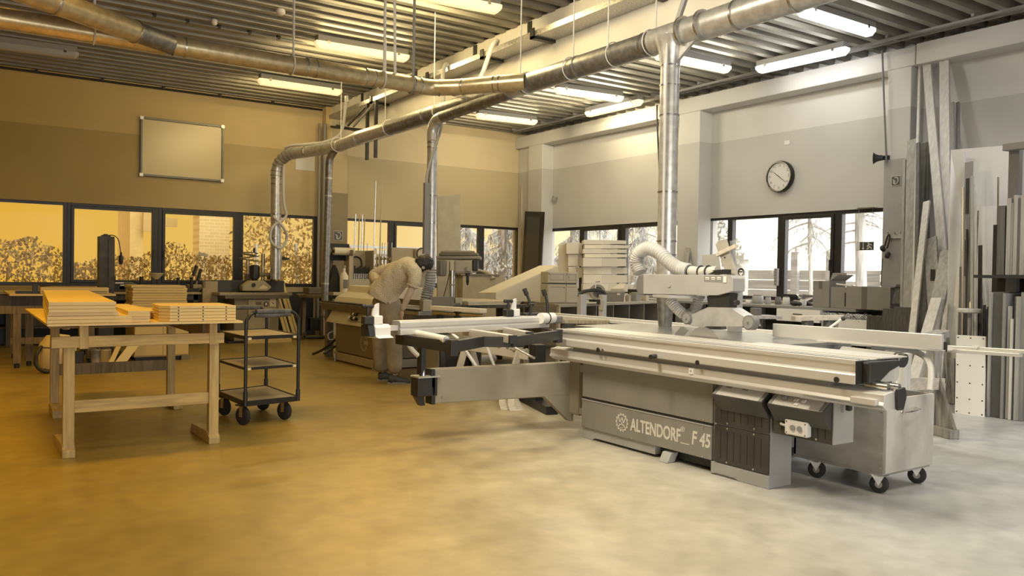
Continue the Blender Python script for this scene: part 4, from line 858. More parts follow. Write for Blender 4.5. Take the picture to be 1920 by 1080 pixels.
# grinding table
g = T('grinding_table', 'round grinding table on splayed legs below the back pillar', 'table', (5.72, 15.35, 0))
MB().lathe((5.68, 15.4, .80), (0, 0, 1), [(0, .1), (.0, .3), (.04, .32), (.06, .32)], 28).build('tabletop', cast, g, smooth=True)
for s in (-1, 1):
    for y in (15.15, 15.65): MB().bar((5.68+s*.17, 15.4, .8), (5.68+s*.28, y, 0), .06, .04, (0, 1, 0)).build('leg', mach_grey, g)
MB().box((5.6, 15.3, .15), (5.8, 15.5, .4)).build('motor', dark_metal, g, bevel=.02); MB().cyl((5.7, 15.4, .3), (5.7, 15.4, .8), .02).build('shaft', steel, g)
MB().boxc((5.66, 15.38, .93), (.3, .22, .13), (0, 0, .2)).build('vice', mach_grey, g, bevel=.015); MB().cyl((5.8, 15.3, .95), (5.95, 15.25, .95), .02).build('vice_handle', steel, g)
MB().tube([(5.45, 15.2, .12), (5.4, 15.0, .05), (5.8, 14.95, .04)], .03, 8, smooth=5).build('hose', black, g)

globals().update(_keep)
# middle of the shop: base colours carry a milder warm light tint
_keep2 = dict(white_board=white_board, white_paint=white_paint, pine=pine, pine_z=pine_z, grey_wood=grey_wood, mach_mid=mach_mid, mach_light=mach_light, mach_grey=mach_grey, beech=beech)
white_board = mat('warm_lit_white_board', (.74, .67, .52), .42, var=.04, scale=2); white_paint = mat('warm_lit_white_paint', (.70, .63, .49), .5, var=.06)
mach_mid = mat('warm_lit_mid_paint', (.31, .275, .205), .5, var=.08, scale=4); mach_light = mat('warm_lit_light_paint', (.44, .395, .295), .5, var=.08, scale=5); mach_grey = mat('warm_lit_grey_paint', (.19, .168, .125), .5, var=.12, scale=5)
grey_wood = mat('warm_lit_grey_wood', (.33, .285, .2), .7, var=.3, scale=5, stretch=(8, 8, .8)); beech = mat('warm_lit_beech', (.52, .45, .31), .5, var=.2, scale=4, stretch=(1, 12, 12)); pine_z = mat('warm_lit_pine_upright', (.54, .47, .33), .6, var=.2, scale=4, stretch=(10, 10, .8))
# ------------------------------------------------------------------ edge banding machine
eb = T('edge_banding_machine', 'grey machine with a ring of dashes on its side, left of the bending man', 'machine', (4.95, 10.6, 0))
eb_side = mat('bander_side', (.24, .205, .14), .5, var=.08, scale=2)
MB().box((4.555, 9.98, .14), (5.45, 11.4, .58)).build('body', eb_side, eb, bevel=.01)
MB().box((4.545, 9.97, .015), (5.46, 11.41, .13)).build('plinth', mach_light, eb, bevel=.006); MB().box((4.6, 10.02, 0), (5.4, 11.35, .016)).build('plinth_shadow_gap', black, eb)
for y in (10.0, 11.35): MB().lathe((4.53, y, 0), (0, 0, 1), [(0, .03), (.015, .03), (.02, .012), (.09, .012)], 12).build('levelling_foot', steel, eb)
MB().prism([(4.555, 11.6, .58), (4.48, 11.6, .56), (4.50, 11.6, .60), (4.60, 11.6, .765), (5.45, 11.6, .765), (5.45, 11.6, .58)], (0, -1.6, 0)).build('control_desk', mach_light, eb, bevel=.004)
cn = V(-.165, 0, .10).normalized(); cd = V(.10, 0, .165).normalized(); c0 = V(4.50, 0, .60)
def desk(y, s, h=0): return V(4.50, y, .60)+cd*s+cn*h
pl = MB().prism([desk(10.85, .02, .001), desk(10.25, .02, .001), desk(10.25, .17, .001), desk(10.85, .17, .001)], cn*.004).build('switch_plate', mach_mid, eb)
for k in range(9):
    y = 10.78-.055*(k % 5); s = .06+.06*(k//5); b = desk(y, s, .004); MB().cyl(b, b+cn*.03, .02, seg=12).build('switch', black if k % 3 else white_paint, pl)
MB().prism([desk(10.72, .03, .004), desk(10.5, .03, .004), desk(10.5, .06, .004), desk(10.72, .06, .004)], cn*.012).build('key_row', black, pl)
MB().box((4.55, 8.75, .79), (5.2, 12.1, .84)).build('conveyor_table', cast, eb, bevel=.006)
MB().box((4.56, 8.9, .73), (5.1, 11.95, .79)).build('conveyor_rail', mach_grey, eb)
mb = MB()
for k in range(70): mb.box((4.545, 8.8+k*.046, .842), (4.64, 8.8+k*.046+.03, .856))
mb.build('conveyor_chain', dark_metal, eb)
MB().prism([(4.66, 11.75, .86), (4.70, 11.75, .93), (4.86, 11.75, 1.0), (4.9, 11.75, 1.1), (5.4, 11.75, 1.1), (5.4, 11.75, .84), (4.66, 11.75, .84)], (0, -1.75, 0)).build('hood', white_paint, eb, bevel=.012)
MB().box((4.9, 10.2, 1.1), (5.3, 10.7, 1.17)).box((4.95, 10.9, 1.1), (5.1, 11.1, 1.15)).build('hood_cap', mach_light, eb, bevel=.008)
MB().box((4.70, 8.78, .90), (4.72, 9.62, .97)).box((4.72, 8.78, .9), (5.05, 8.8, 1.02)).box((5.03, 8.8, .86), (5.05, 9.6, 1.0)).build('glue_tray', mach_grey, eb, bevel=.004)
MB().box((4.6, 8.74, .84), (4.72, 8.84, .98)).build('tray_end', mach_light, eb, bevel=.004)
MB().box((4.8, 8.85, 0), (5.1, 9.2, .73)).box((4.8, 11.6, 0), (4.95, 11.75, .73)).build('leg', dark_metal, eb)
MB().box((4.6, 11.85, 0), (4.7, 11.95, .79)).build('leg', mach_grey, eb)
q = ox(682, 643, 4.553)
mb = MB()
for k in range(20):
    a = 2*PI*k/20; mb.boxc((q.x, q.y+math.cos(a)*.105, q.z+math.sin(a)*.105), (.004, .007, .022), (-a+PI/2 if False else 0, 0, 0))
mb.build('dash_ring', let, eb); lettering('lettering', '2000', (4.551, q.y+.005, q.z-.02), (0, -1, 0), (0, 0, 1), .075, let, eb, .001)
MB().tube([(4.6, 11.5, .3), (4.45, 11.6, .15), (4.4, 11.9, .05)], .02, 8, smooth=5).build('hose', black, eb)
MB().tube([(4.55, 11.5, .42), (4.48, 11.5, .38), (4.5, 11.5, .3), (4.56, 11.5, .3)], .01, 8, smooth=4).build('hose', cable_w, eb)
MB().boxc((4.45, 11.35, .16), (.25, .04, .02), (0, -.4, .4)).build('pedal', black, eb)

# ------------------------------------------------------------------ the man bending over the machine
def skin(verts, edges, radii, sub=2, root=0):
    me = bpy.data.meshes.new('skin'); me.from_pydata([tuple(v) for v in verts], edges, []); o = bpy.data.objects.new('skin', me); COL.objects.link(o)
    o.modifiers.new('Skin', 'SKIN').use_smooth_shade = True
    sv = me.skin_vertices[0].data
    for i, r in enumerate(radii): sv[i].radius = (r, r) if not isinstance(r, tuple) else r; sv[i].use_root = (i == root)
    s = o.modifiers.new('Sub', 'SUBSURF'); s.levels = sub; s.render_levels = sub
    dg = bpy.context.evaluated_depsgraph_get(); dg.update(); out = bpy.data.meshes.new_from_object(o.evaluated_get(dg))
    bpy.data.objects.remove(o); return out
def chain(pts): return [V(*p) for p in pts], [(i, i+1) for i in range(len(pts)-1)]
DP = 9.70
def j(px, py, dd=0): return od(px, py, DP+dd)
man = T('person', 'man in a checked shirt and loose work trousers bending over the machine', 'person', (4.23, 8.85, 0))
skin_m = mat('skin', (.50, .40, .31), .55, var=.06)
# body: one continuous surface from ankles to head, with hands
bv = [j(724, 568), j(733, 548), j(748, 524), j(767, 507), j(779, 499), j(786, 498),
      j(733, 575, -.11), j(739, 640, -.12), j(741, 706, -.12), j(716, 575, .1), j(712, 640, .1), j(717, 700, .12),
      j(778, 509, -.18), j(774, 538, -.26), j(763, 560, -.26), j(754, 583, -.24),
      j(762, 501, .17), j(702, 516, .22), j(708, 535, .1), j(716, 548, -.02)]
be = [(0, 1), (1, 2), (2, 3), (3, 4), (4, 5), (0, 6), (6, 7), (7, 8), (0, 9), (9, 10), (10, 11), (3, 12), (12, 13), (13, 14), (14, 15), (3, 16), (16, 17), (17, 18), (18, 19)]
brad = [.11, .10, .11, .12, .07, .055, .09, .06, .04, .09, .06, .04, .062, .046, .043, .03, .062, .046, .04, .03]
mb = MB(); mb.bm.from_mesh(skin(bv, be, brad))
hc = j(792, 498, -.02)
fdir = (j(799, 522, .05)-hc).normalized()                 # where the face looks: down and to the right
tdir = (j(806, 490, 0)-hc).normalized()                   # top of the head
def headpt(a, b, c): # a towards face, b towards crown, c sideways
    s = fdir.cross(tdir).normalized(); t2 = s.cross(fdir).normalized(); return hc+fdir*a+t2*b+s*c
sd = fdir.cross(tdir).normalized(); td = sd.cross(fdir).normalized()
rot = Matrix((( fdir.x, sd.x, td.x), (fdir.y, sd.y, td.y), (fdir.z, sd.z, td.z))).to_4x4()
bmesh.ops.create_uvsphere(mb.bm, u_segments=18, v_segments=12, radius=1, matrix=Matrix.Translation(hc) @ rot @ Matrix.Diagonal((.098, .078, .118, 1)))
mb.ball(headpt(.06, -.06, 0), .055, seg=12); mb.tube([headpt(.09, .02, 0), headpt(.118, -.02, 0), headpt(.10, -.03, 0)], .014, 8, smooth=3)
for s in (-1, 1): mb.ball(headpt(-.005, -.01, .078*s), .022, (1, .6, 1), 10)
def hand(mb, w, d, n, s):
    """palm and five bent fingers: w wrist, d pointing direction, n palm normal"""
    d = V(*d).normalized(); side = d.cross(V(*n)).normalized(); n = side.cross(d).normalized()
    m = Matrix((( d.x, side.x, n.x), (d.y, side.y, n.y), (d.z, side.z, n.z))).to_4x4()
    bmesh.ops.create_uvsphere(mb.bm, u_segments=12, v_segments=8, radius=1, matrix=Matrix.Translation(w+d*.045) @ m @ Matrix.Diagonal((.055, .042, .018, 1)))
    for k, (o, L) in enumerate(((-.03, .068), (-.011, .082), (.009, .078), (.028, .06))):
        b = w+d*.08+side*o; mb.tube([b, b+d*L*.45+n*.006, b+d*L*.75+n*.02, b+d*L*.95+n*.04], .0085, 8, smooth=3, rfun=lambda k: .0095*(1-.3*k))
    b = w+d*.03-side*.036*s; mb.tube([b, b+d*.03-side*.022*s+n*.01, b+d*.055-side*.026*s+n*.022], .01, 8, smooth=3, rfun=lambda k: .011*(1-.3*k))
hand(mb, j(754, 583, -.24), (j(750, 606, -.2)-j(754, 583, -.24)), (1, 0, .2), 1)
hand(mb, j(716, 548, -.02), (j(726, 556, -.1)-j(716, 548, -.02)), (.3, .5, -.3), -1)
mb.build('body', skin_m, man, smooth=2)
# hair
mb = MB(); bmesh.ops.create_uvsphere(mb.bm, u_segments=26, v_segments=18, radius=1, matrix=Matrix.Translation(headpt(-.018, .022, 0)) @ rot @ Matrix.Diagonal((.102, .092, .115, 1)))
for v in list(mb.bm.verts):
    l = v.co-hc
    v.co += l.normalized()*random.uniform(-.006, .012)
    if l.dot(fdir) > .05 and l.dot(td) < .05: v.co -= fdir*.06
mb.build('hair', mat('hair', .018, .55, var=.4, scale=30, bump=.5), man, smooth=2)
# shirt: torso with rolled sleeves
def check_mat():
    m = bpy.data.materials.new('checked_shirt'); m.use_nodes = True; n = m.node_tree.nodes; lk = m.node_tree.links; p = n['Principled BSDF']; p.inputs['Roughness'].default_value = .85
    tc = n.new('ShaderNodeTexCoord'); ck = n.new('ShaderNodeTexChecker'); ck.inputs['Scale'].default_value = 70; ck.inputs['Color1'].default_value = (.60, .52, .37, 1); ck.inputs['Color2'].default_value = (.45, .39, .275, 1)
    mp = n.new('ShaderNodeMapping'); mp.inputs['Rotation'].default_value = (.3, .9, .5)
    nz = n.new('ShaderNodeTexNoise'); nz.inputs['Scale'].default_value = 9; b = n.new('ShaderNodeBump'); b.inputs['Strength'].default_value = .6; b.inputs['Distance'].default_value = .03
    lk.new(tc.outputs['Object'], mp.inputs[0]); lk.new(mp.outputs[0], ck.inputs[0]); lk.new(ck.outputs[0], p.inputs['Base Color']); lk.new(tc.outputs['Object'], nz.inputs['Vector']); lk.new(nz.outputs[0], b.inputs['Height']); lk.new(b.outputs[0], p.inputs['Normal'])
    return m
shirt_m = check_mat()
lat = V(FW.x, FW.y, 0).normalized()
def loft(mb, secs, n=30, wr=.0):
    cs = [c for c, t, w in secs]; rings_ = []
    for i, (c, t, w) in enumerate(secs):
        d = (cs[min(i+1, len(cs)-1)]-cs[max(i-1, 0)]).normalized(); u = lat.cross(d).normalized()
        rings_.append([c+u*t*math.cos(a)*(1+wr*math.sin(3*a+i*.9))+lat*w*math.sin(a)*(1+wr*math.sin(5*a+i*1.3)) for a in [2*PI*k/n for k in range(n)]])
    vs = [v for r in rings_ for v in r]
    return mb.quadverts(vs, [(k*n+i, k*n+(i+1) % n, (k+1)*n+(i+1) % n, (k+1)*n+i) for k in range(len(secs)-1) for i in range(n)]+[tuple(range((len(secs)-1)*n, len(secs)*n))])
ctl = [((714, 561), .178, .205), ((718, 553), .183, .205), ((724, 543), .172, .195), ((736, 529), .165, .20), ((748, 517), .165, .215), ((760, 507), .155, .225), ((769, 501), .135, .215), ((776, 498), .105, .15), ((781, 497), .07, .085), ((784, 497), .062, .068)]
pts = spline([j(*c) for c, t, w in ctl], 3); ts = spline([V(t, w, 0) for c, t, w in ctl], 3)
mb = loft(MB(), [(p, q.x, q.y) for p, q in zip(pts, ts)], wr=.028)
mb.build('shirt', shirt_m, man, smooth=2)
def sleeve(pts, r0, r1):
    o = MB().tube(pts, .08, 18, smooth=6, rfun=lambda k: (r0+(r1-r0)*k)*(1+.045*math.sin(k*17)+.03*math.sin(k*31))).build('sleeve', shirt_m, man, smooth=2); return o
sleeve([j(765, 503, -.13), j(774, 508, -.2), j(778, 520, -.25), j(774, 536, -.265)], .105, .068)
sleeve([j(762, 503, .12), j(748, 502, .2), j(726, 508, .25), j(704, 515, .25), j(702, 521, .2), j(707, 530, .1)], .10, .06)
c, d = j(774, 536, -.265), j(771, 544, -.265); MB().torus(c, (d-c).normalized(), .058, .016, 20, 8).build('rolled_cuff', shirt_m, man, smooth=2)
# trousers
tv = [j(724, 551), j(722, 574), j(735, 590, -.1), j(739, 640, -.12), j(740, 675, -.12), j(741, 704, -.12), j(714, 590, .1), j(711, 640, .1), j(713, 670, .11), j(716, 698, .12)]
te = [(0, 1), (1, 2), (2, 3), (3, 4), (4, 5), (1, 6), (6, 7), (7, 8), (8, 9)]
mb = MB(); mb.bm.from_mesh(skin(tv, te, [.16, .182, .13, .1, .098, .098, .12, .096, .092, .09], root=1))
mb.build('trousers', mat('work_trousers', (.29, .245, .165), .9, var=.2, scale=7, bump=.7), man, smooth=2)
# shoes
for px0, px1, py, dd in ((731, 768, 717, -.12), (712, 745, 710, .13)):
    h_, t_ = j(px0, py, dd), j(px1, py, dd+.02); h_.z = t_.z = .045; f = (t_-h_).normalized(); s = V(-f.y, f.x, 0)
    mb = MB(); prof = [(.0, .035, .09), (.03, .042, .11), (.09, .042, .105), (.15, .045, .075), (.21, .046, .06), (.25, .036, .045), (.265, .015, .03)]
    vs = []
    for a, w, hh in prof:
        for b, z in ((-1, .012), (-1.0, hh*.55), (-.6, hh), (.6, hh), (1.0, hh*.55), (1, .012)): vs.append(h_-f*.02+f*a+s*w*b+V(0, 0, z-.045+0.0))
    n = 6; mb.quadverts(vs, [(k*n+i, k*n+(i+1) % n, (k+1)*n+(i+1) % n, (k+1)*n+i) for k in range(len(prof)-1) for i in range(n)]+[tuple(range(n)), tuple(range((len(prof)-1)*n, len(prof)*n))])
    sh_ = mb.build('shoe', mat('work_shoe', .055, .6, var=.3, scale=9), man, smooth=2)
    MB().prism([h_-f*.025+f*a+s*w+V(0, 0, -.045) for a, w in ((0, -.038), (.1, -.045), (.22, -.046), (.27, -.02), (.27, .02), (.22, .046), (.1, .045), (0, .038))], (0, 0, .02)).build('sole', mat('shoe_sole', .22, .8), sh_)

# ------------------------------------------------------------------ drill press behind the man
dpx = T('drill_press', 'bench drill press with a stepped dark belt cover behind the man', 'drill', (5.62, 9.83, 0))
K = lambda px, py, d=11.3: od(px, py, d)
rx = (RT*1).normalized()
def slab(mb, a, b, th):   # box in the sight-facing plane between two pixels, real thickness
    p = [K(a[0], a[1]), K(b[0], a[1]), K(b[0], b[1]), K(a[0], b[1])]; return mb.prism(p, FW*th)
for (a, b, m) in (((826, 470), (890, 475), mach_mid), ((822, 474), (897, 480), mach_grey), ((815, 480), (902, 486), mach_mid)): slab(MB(), a, b, .34).build('belt_cover', m, dpx, bevel=.02)
slab(MB(), (851, 487), (886, 513), .28).build('head', mach_light, dpx, bevel=.03); slab(MB(), (885, 486), (896, 508), .25).build('head_end', dark_metal, dpx, bevel=.02)
c = K(827, 502, 11.25); MB().lathe(K(827, 518, 11.25), (0, 0, 1), [(0, .05), (.01, .07), (.2, .075), (.22, .06)], 18).build('motor', mach_grey, dpx, smooth=True)
for k in range(9): MB().boxc(K(827, 502, 11.25)+V(math.cos(k*.7)*.076, math.sin(k*.7)*.076, 0), (.01, .01, .17), (0, 0, k*.7)).build('cooling_fin', mach_mid, dpx)
cb = K(847, 562); MB().cyl((cb.x, cb.y, .90), (cb.x, cb.y, 1.35), .038, seg=20).build('column', steel, dpx, smooth=True)
MB().lathe((cb.x, cb.y, 1.14), (0, 0, 1), [(0, .045), (.02, .045)], 18).build('collar', mach_mid, dpx); MB().cyl((cb.x, cb.y, .87), (cb.x, cb.y, .90), .12, seg=20).build('base', mach_grey, dpx)
q = K(877, 513); MB().cyl(q, q-V(0, 0, .03), .035).cyl(q-V(0, 0, .03), q-V(0, 0, .10), .02).cyl(q-V(0, 0, .1), q-V(0, 0, .16), .024, .012).build('chuck', dark_metal, dpx, smooth=True)
MB().lathe(K(877, 508, 11.28), (0, 0, 1), [(0, .04), (.05, .035), (.06, .01)], 14).build('quill_knob', mach_mid, dpx, smooth=True)
MB().tube([K(843, 490), K(842, 515), K(835, 545), K(826, 572)], .006, 6, smooth=5).build('cord', black, dpx)
# bench carrying the drill press
db = T('workbench', 'low dark workbench under the drill press full of offcuts', 'bench', (6.2, 10.2, 0))
MB().box((5.5, 9.65, .83), (6.9, 10.55, .87)).build('worktop', dark_wood, db)
for x in (5.56, 6.85):
    for y in (9.7, 10.5): MB().box((x-.04, y-.04, 0), (x+.04, y+.04, .83)).build('leg', dark_wood, db)
MB().box((5.6, 9.75, .25), (6.85, 10.5, .28)).build('shelf', dark_wood, db)
for i, (px, py, w, h) in enumerate(((830, 552, .1, .06), (846, 556, .12, .05), (900, 575, .2, .06), (925, 578, .14, .08), (955, 575, .1, .1))):
    q = oz(px, py, .9); t = T('offcut_block', ['small pale clamp block at the foot of the drill press', 'dark clamp block at the foot of the drill press', 'worn offcut on the low bench right of the drill press', 'rough dark offcut on the low bench behind the fence', 'pale offcut at the right end of the low bench'][i], 'block', (q.x, max(9.8, min(10.45, q.y)), .871))
    x, y = q.x, max(9.8, min(10.45, q.y)); MB().boxc((x, y, .871+h/2), (w, w*.7, h), (0, 0, i*.7)).build('block', (grey_wood, mach_light, dark_wood)[i % 3], t, bevel=.006)
t = T('chipboard_sheet', 'thick pale panel lying on the bench right of the drill press', 'panel', (6.2, 10.1, .87)); q = [oz(*p, .905) for p in ((852, 557), (945, 556), (942, 551), (852, 549))]
MB().prism([(5.75, 9.6, .872), (6.7, 9.72, .872), (6.85, 10.5, .872), (5.8, 10.5, .872)], (0, 0, .055)).build('panel', beech, t, bevel=.003)

# shelf unit behind the drill press, tall board, jacket, tool cabinet
pd = T('shelf_unit', 'grey tool shelf unit with a pale side behind the drill press', 'shelf', (7.2, 13, 0))
a, b = oy(868, 505, 13), oy(945, 505, 13); MB().box((a.x, 13, 0), (b.x, 13.5, 1.28)).build('body', mat('felt_grey', (.36, .305, .2), .8, var=.1), pd, bevel=.01)
MB().box((a.x-.05, 12.98, 1.28), (b.x-.1, 13.52, 1.31)).build('top', mach_grey, pd)
t = T('sack', 'folded grey sack lying on top of the shelf unit behind the drill press', 'sack', (a.x+.3, 13.2, 1.31))
mb = MB().tube([(a.x-.02, 13.1, 1.35), (a.x+.25, 13.15, 1.38), (a.x+.5, 13.2, 1.37), (a.x+.62, 13.1, 1.3), (a.x+.66, 13.0, 1.2)], .05, 10, smooth=5, rfun=lambda k: .05+.02*math.sin(k*9)); mb.build('cloth', mach_mid, t, smooth=True)
a, b = oy(823, 480, 13.2), oy(866, 480, 13.2); h0, h1 = oy(823, 368, 13.2), oy(865, 363, 13.2)
t = MB().prism([(a.x, 13.2, 0), (b.x, 13.15, 0), (b.x, 13.3, h1.z), (a.x, 13.3, h0.z)], (0, .025, 0)).build('tall_board', mat('grey_board', (.36, .32, .235), .6, var=.08)); tag(t, 'tall grey board standing upright behind the drill press cover', 'board')
t = MB().bar((oy(977, 600, 15.8).x, 15.8, 0.01), oy(981, 348, 16.05), .12, .03, (0, 1, 0)).build('plank', pine_z); tag(t, 'narrow plank leaning in the corner left of the black panel', 'plank')
bp = T('framed_board', 'tall black framed panel with thin lines standing in the corner between the windows', 'panel', (10.9, 15, 0))
p = [ox(983, 396, 10.8), ox(1017, 397, 10.78)]
MB().prism([(10.7, p[0].y, 0), (10.7, p[1].y, 0), (10.82, p[1].y, p[1].z), (10.82, p[0].y, p[0].z)], (.03, 0, 0)).build('frame', mat('panel_black', .012, .35), bp)
MB().prism([(10.74, p[0].y-.12, .9), (10.74, p[1].y+.12, .9), (10.805, p[1].y+.12, p[1].z-.12), (10.805, p[0].y-.12, p[0].z-.12)], (.005, 0, 0)).build('field', mat('panel_field', .05, .4), bp)
for k in range(7): z = 1.55+k*.17; x = 10.7+.12*z/2.75+.012; MB().box((x-.008, p[1].y+.12, z), (x, p[0].y-.12, z+.006)).build('line', MATS['panel_black'], bp)
# tool cabinet and paper roll by the back pillar
tc_ = T('tool_cabinet', 'open tool cabinet with an arch shaped back board left of the man', 'cabinet', (6.1, 13.8, 0))
a, b = oy(657, 500, 13.7), oy(697, 500, 13.7)
MB().box((a.x, 13.95, 0), (b.x, 14.0, 1.70)).build('back', mat('cab_back', (.38, .32, .21), .7, var=.08), tc_); MB().box((a.x, 13.6, 0), (b.x, 13.95, 1.18)).build('body', mach_light, tc_, bevel=.006)
MB().box((a.x, 13.6, 1.18), (a.x+.02, 13.95, 1.7)).box((b.x-.02, 13.6, 1.18), (b.x, 13.95, 1.7)).build('side', mach_mid, tc_)
cx = (a.x+b.x)/2
MB().tube([(cx-.11, 13.93, 1.4)]+[(cx-.11*math.cos(k*PI/8), 13.93, 1.48+.11*math.sin(k*PI/8)) for k in range(9)]+[(cx+.11, 13.93, 1.4)], .014, 8).build('arch', dark_metal, tc_)
for i in range(11):
    x = a.x+.035+i*(b.x-a.x-.07)/10; t = T('hand_tool', 'dark handled tool in the rack of the tool cabinet left of the man', 'tool', (x, 13.75, 1.182), 0, 'tools in the tool cabinet rack')
    MB().cyl((x, 13.75, 1.182), (x, 13.75, 1.28), .008, seg=8).build('shank', steel, t); MB().cyl((x, 13.75, 1.28), (x, 13.75, 1.38+.02*(i % 3)), .015, seg=8).build('handle', black, t)
rk = T('rod_rack', 'pale slotted rack holding rods left of the man', 'rack', (6.6, 13.9, 0))
a2, b2 = oy(700, 500, 13.9), oy(732, 500, 13.9); MB().box((a2.x, 13.85, 0), (b2.x+.1, 14.1, 1.36)).build('back', mach_grey, rk)
for z in (1.30, 1.42, 1.54): MB().box((a2.x, 13.8, z), (b2.x+.1, 13.83, z+.04)).build('rail', beech, rk)
for k in range(5): x = a2.x+.03+k*.07; MB().box((x, 13.8, .9), (x+.02, 13.84, 1.6)).build('divider', beech, rk)
rods = [(667, 401, .014), (674, 401, .012), (680, 402, .012), (684, 402, .01), (689, 456, .008), (717, 455, .008), (722, 455, .008), (727, 454, .008), (705, 338, .012), (716, 338, .012), (735, 455, .008)]
for i, (px, py, r) in enumerate(rods):
    p = oy(px, py, 14.05); g = 'tall rods in front of the window' if py < 430 else 'short rods in the rack'
    t = MB().cyl((p.x, 14.05-.02*(i % 2)+.1, .6), p, r, seg=8).build('wood_rod', pine_z if i % 2 else steel, smooth=True); tag(t, 'very tall thin rod rising above the window left of the man' if py < 350 else ('tall thin rod standing before the window, left of the two tallest rods' if py < 430 else 'short thin rod standing in the rack left of the man'), 'rod', g if py >= 350 else 'two tallest rods')
for i, (px0, px1, py) in enumerate(((735, 790, 464), (655, 662, 480))):
    a, b = oy(px0, py, 13.5), oy(px1, py, 13.5); t = MB().box((a.x, 13.5, 0), (b.x, 13.54, a.z)).build('standing_board', mat('board_tan', (.44, .38, .26), .7, var=.06)); tag(t, ['pale board standing upright behind the man\'s head', 'narrow pale board at the edge of the tool cabinet'][i], 'board')
sk = T('switch_box', 'pale switch box with round dials behind the man\'s head', 'box', oy(797, 485, 13.0)[:]); a, b = oy(783, 500, 12.9), oy(808, 468, 12.9)
MB().box((a.x, 12.9, a.z), (b.x, 13.0, b.z)).build('box', white_paint, sk, bevel=.01); MB().box((a.x-.02, 13.0, 0), (b.x+.05, 13.05, b.z)).build('post_board', mach_mid, sk)
MB().torus(oy(791, 476, 12.88), (0, 1, 0), .1, .012).build('cable_loop', black, sk); MB().torus(oy(800, 480, 12.86), (0, 1, 0), .09, .01).build('cable_loop', cable_w, sk)
for dz in (-.05, .02): MB().cyl(V(b.x-.07, 12.9, (a.z+b.z)/2+dz), V(b.x-.07, 12.87, (a.z+b.z)/2+dz), .025).build('dial', black, sk)
pr_ = T('paper_roll_holder', 'black wall holder with a big pale paper roll on the back pillar side', 'dispenser', (5.6, 14, 1.4))
a, b = oy(617, 456, 13.9), oy(655, 487, 13.9)
MB().box((a.x, 13.92, b.z-.02), (b.x, 13.96, a.z)).build('back_plate', black, pr_); MB().cyl((a.x+.05, 13.8, (a.z+b.z)/2+.0), (b.x+.04, 13.8, (a.z+b.z)/2), .07, seg=22).build('paper_roll', white_paint, pr_, smooth=True)
MB().cyl((a.x+.02, 13.8, (a.z+b.z)/2), (a.x+.05, 13.8, (a.z+b.z)/2), .03).build('core', dark_metal, pr_)
for x in (a.x, b.x): MB().bar((x, 13.94, a.z), (x, 13.8, (a.z+b.z)/2), .012, .012).bar((x, 13.8, (a.z+b.z)/2), (x, 13.94, b.z), .012, .012).build('arm', mach_light, pr_)
MB().box((a.x+.05, 13.97, 0.0), (a.x+.11, 14.03, a.z)).build('stand', mach_grey, pr_)
jk = T('jacket', 'black jacket hanging beside the back pillar under the paper roll', 'jacket', (5.5, 13.85, .75))
top, bl, brr = oy(627, 497, 13.85), oy(611, 560, 13.85), oy(642, 560, 13.85)
mb = MB(); rings_ = []
for k in range(9):
    f = k/8; z = top.z+(bl.z-top.z)*f; w = .02+.13*f**.6; xc = top.x+(((bl.x+brr.x)/2)-top.x)*f; rings_.append([(xc+math.cos(a)*w*(1+.12*math.sin(a*5+f*3)), 13.85+math.sin(a)*(.03+.06*f)*(1+.2*math.sin(a*5+f*3)), z) for a in [i*2*PI/24 for i in range(24)]])
vs = [v for r in rings_ for v in r]; mb.quadverts(vs, [(k*24+i, k*24+(i+1) % 24, (k+1)*24+(i+1) % 24, (k+1)*24+i) for k in range(8) for i in range(24)]).build('cloth', mat('jacket_cloth', .022, .7, var=.3, scale=8), jk, smooth=2)
MB().tube([(top.x, 13.85, top.z-.02), (top.x, 13.86, top.z+.04), (top.x, 13.95, top.z+.05)], .008, 6).build('hook', steel, jk)
bt = T('bottle', 'pale plastic bottle standing left of the tool cabinet', 'bottle', (5.9, 13.5, 1.18)); q = oy(645, 520, 13.5)
MB().lathe((q.x, 13.5, .95), (0, 0, 1), [(0, .07), (.28, .075), (.34, .04), (.36, .025), (.42, .025)], 16).build('body', white_paint, bt, smooth=True); MB().cyl((q.x, 13.5, 1.37), (q.x, 13.5, 1.42), .03).build('cap', mach_mid, bt); MB().box((q.x-.04, 13.42, 1.02), (q.x+.04, 13.43, 1.17)).build('label', mach_grey, bt)
MB().box((q.x-.25, 13.35, .9), (q.x+.35, 13.59, .949)).build('ledge', beech, bt)

# ------------------------------------------------------------------ island bench, sloping panel, small cabinet, carcass stacks
ib = T('workbench', 'angled counter bench carrying the small grey cabinet and crates in the middle', 'bench', (8, 9.9, 0))
cs_ = [oz(*p, .9) for p in ((982, 563), (1048, 571), (1242, 564))]
cs_ = [V(p.x, p.y, .86) for p in cs_]
back_ = [V(cs_[2].x-.1, cs_[2].y+.5, .86), V(cs_[0].x+.3, cs_[0].y-.1, .86)]
MB().prism([cs_[0], cs_[1], cs_[2]]+back_, (0, 0, .04)).build('worktop', mach_mid, ib, bevel=.003)
dv = (cs_[2]-cs_[1]); dn = V(-dv.y, dv.x, 0).normalized()
for k in range(7):
    p = cs_[1]+dv*(.02+.96*k/6)+dn*.05; MB().prism([(p.x, p.y, 0), (p.x+dv.normalized().x*.025, p.y+dv.normalized().y*.025, 0), (p.x+dn.x*.6, p.y+dn.y*.6, 0)], (0, 0, .86)).build('divider', mach_grey, ib)
q = [cs_[1]+dn*.55, cs_[2]+dn*.55]; MB().prism([V(q[0].x, q[0].y, 0), V(q[1].x, q[1].y, 0), V(q[1].x, q[1].y, .85), V(q[0].x, q[0].y, .85)], dn*.03).build('back', black, ib)
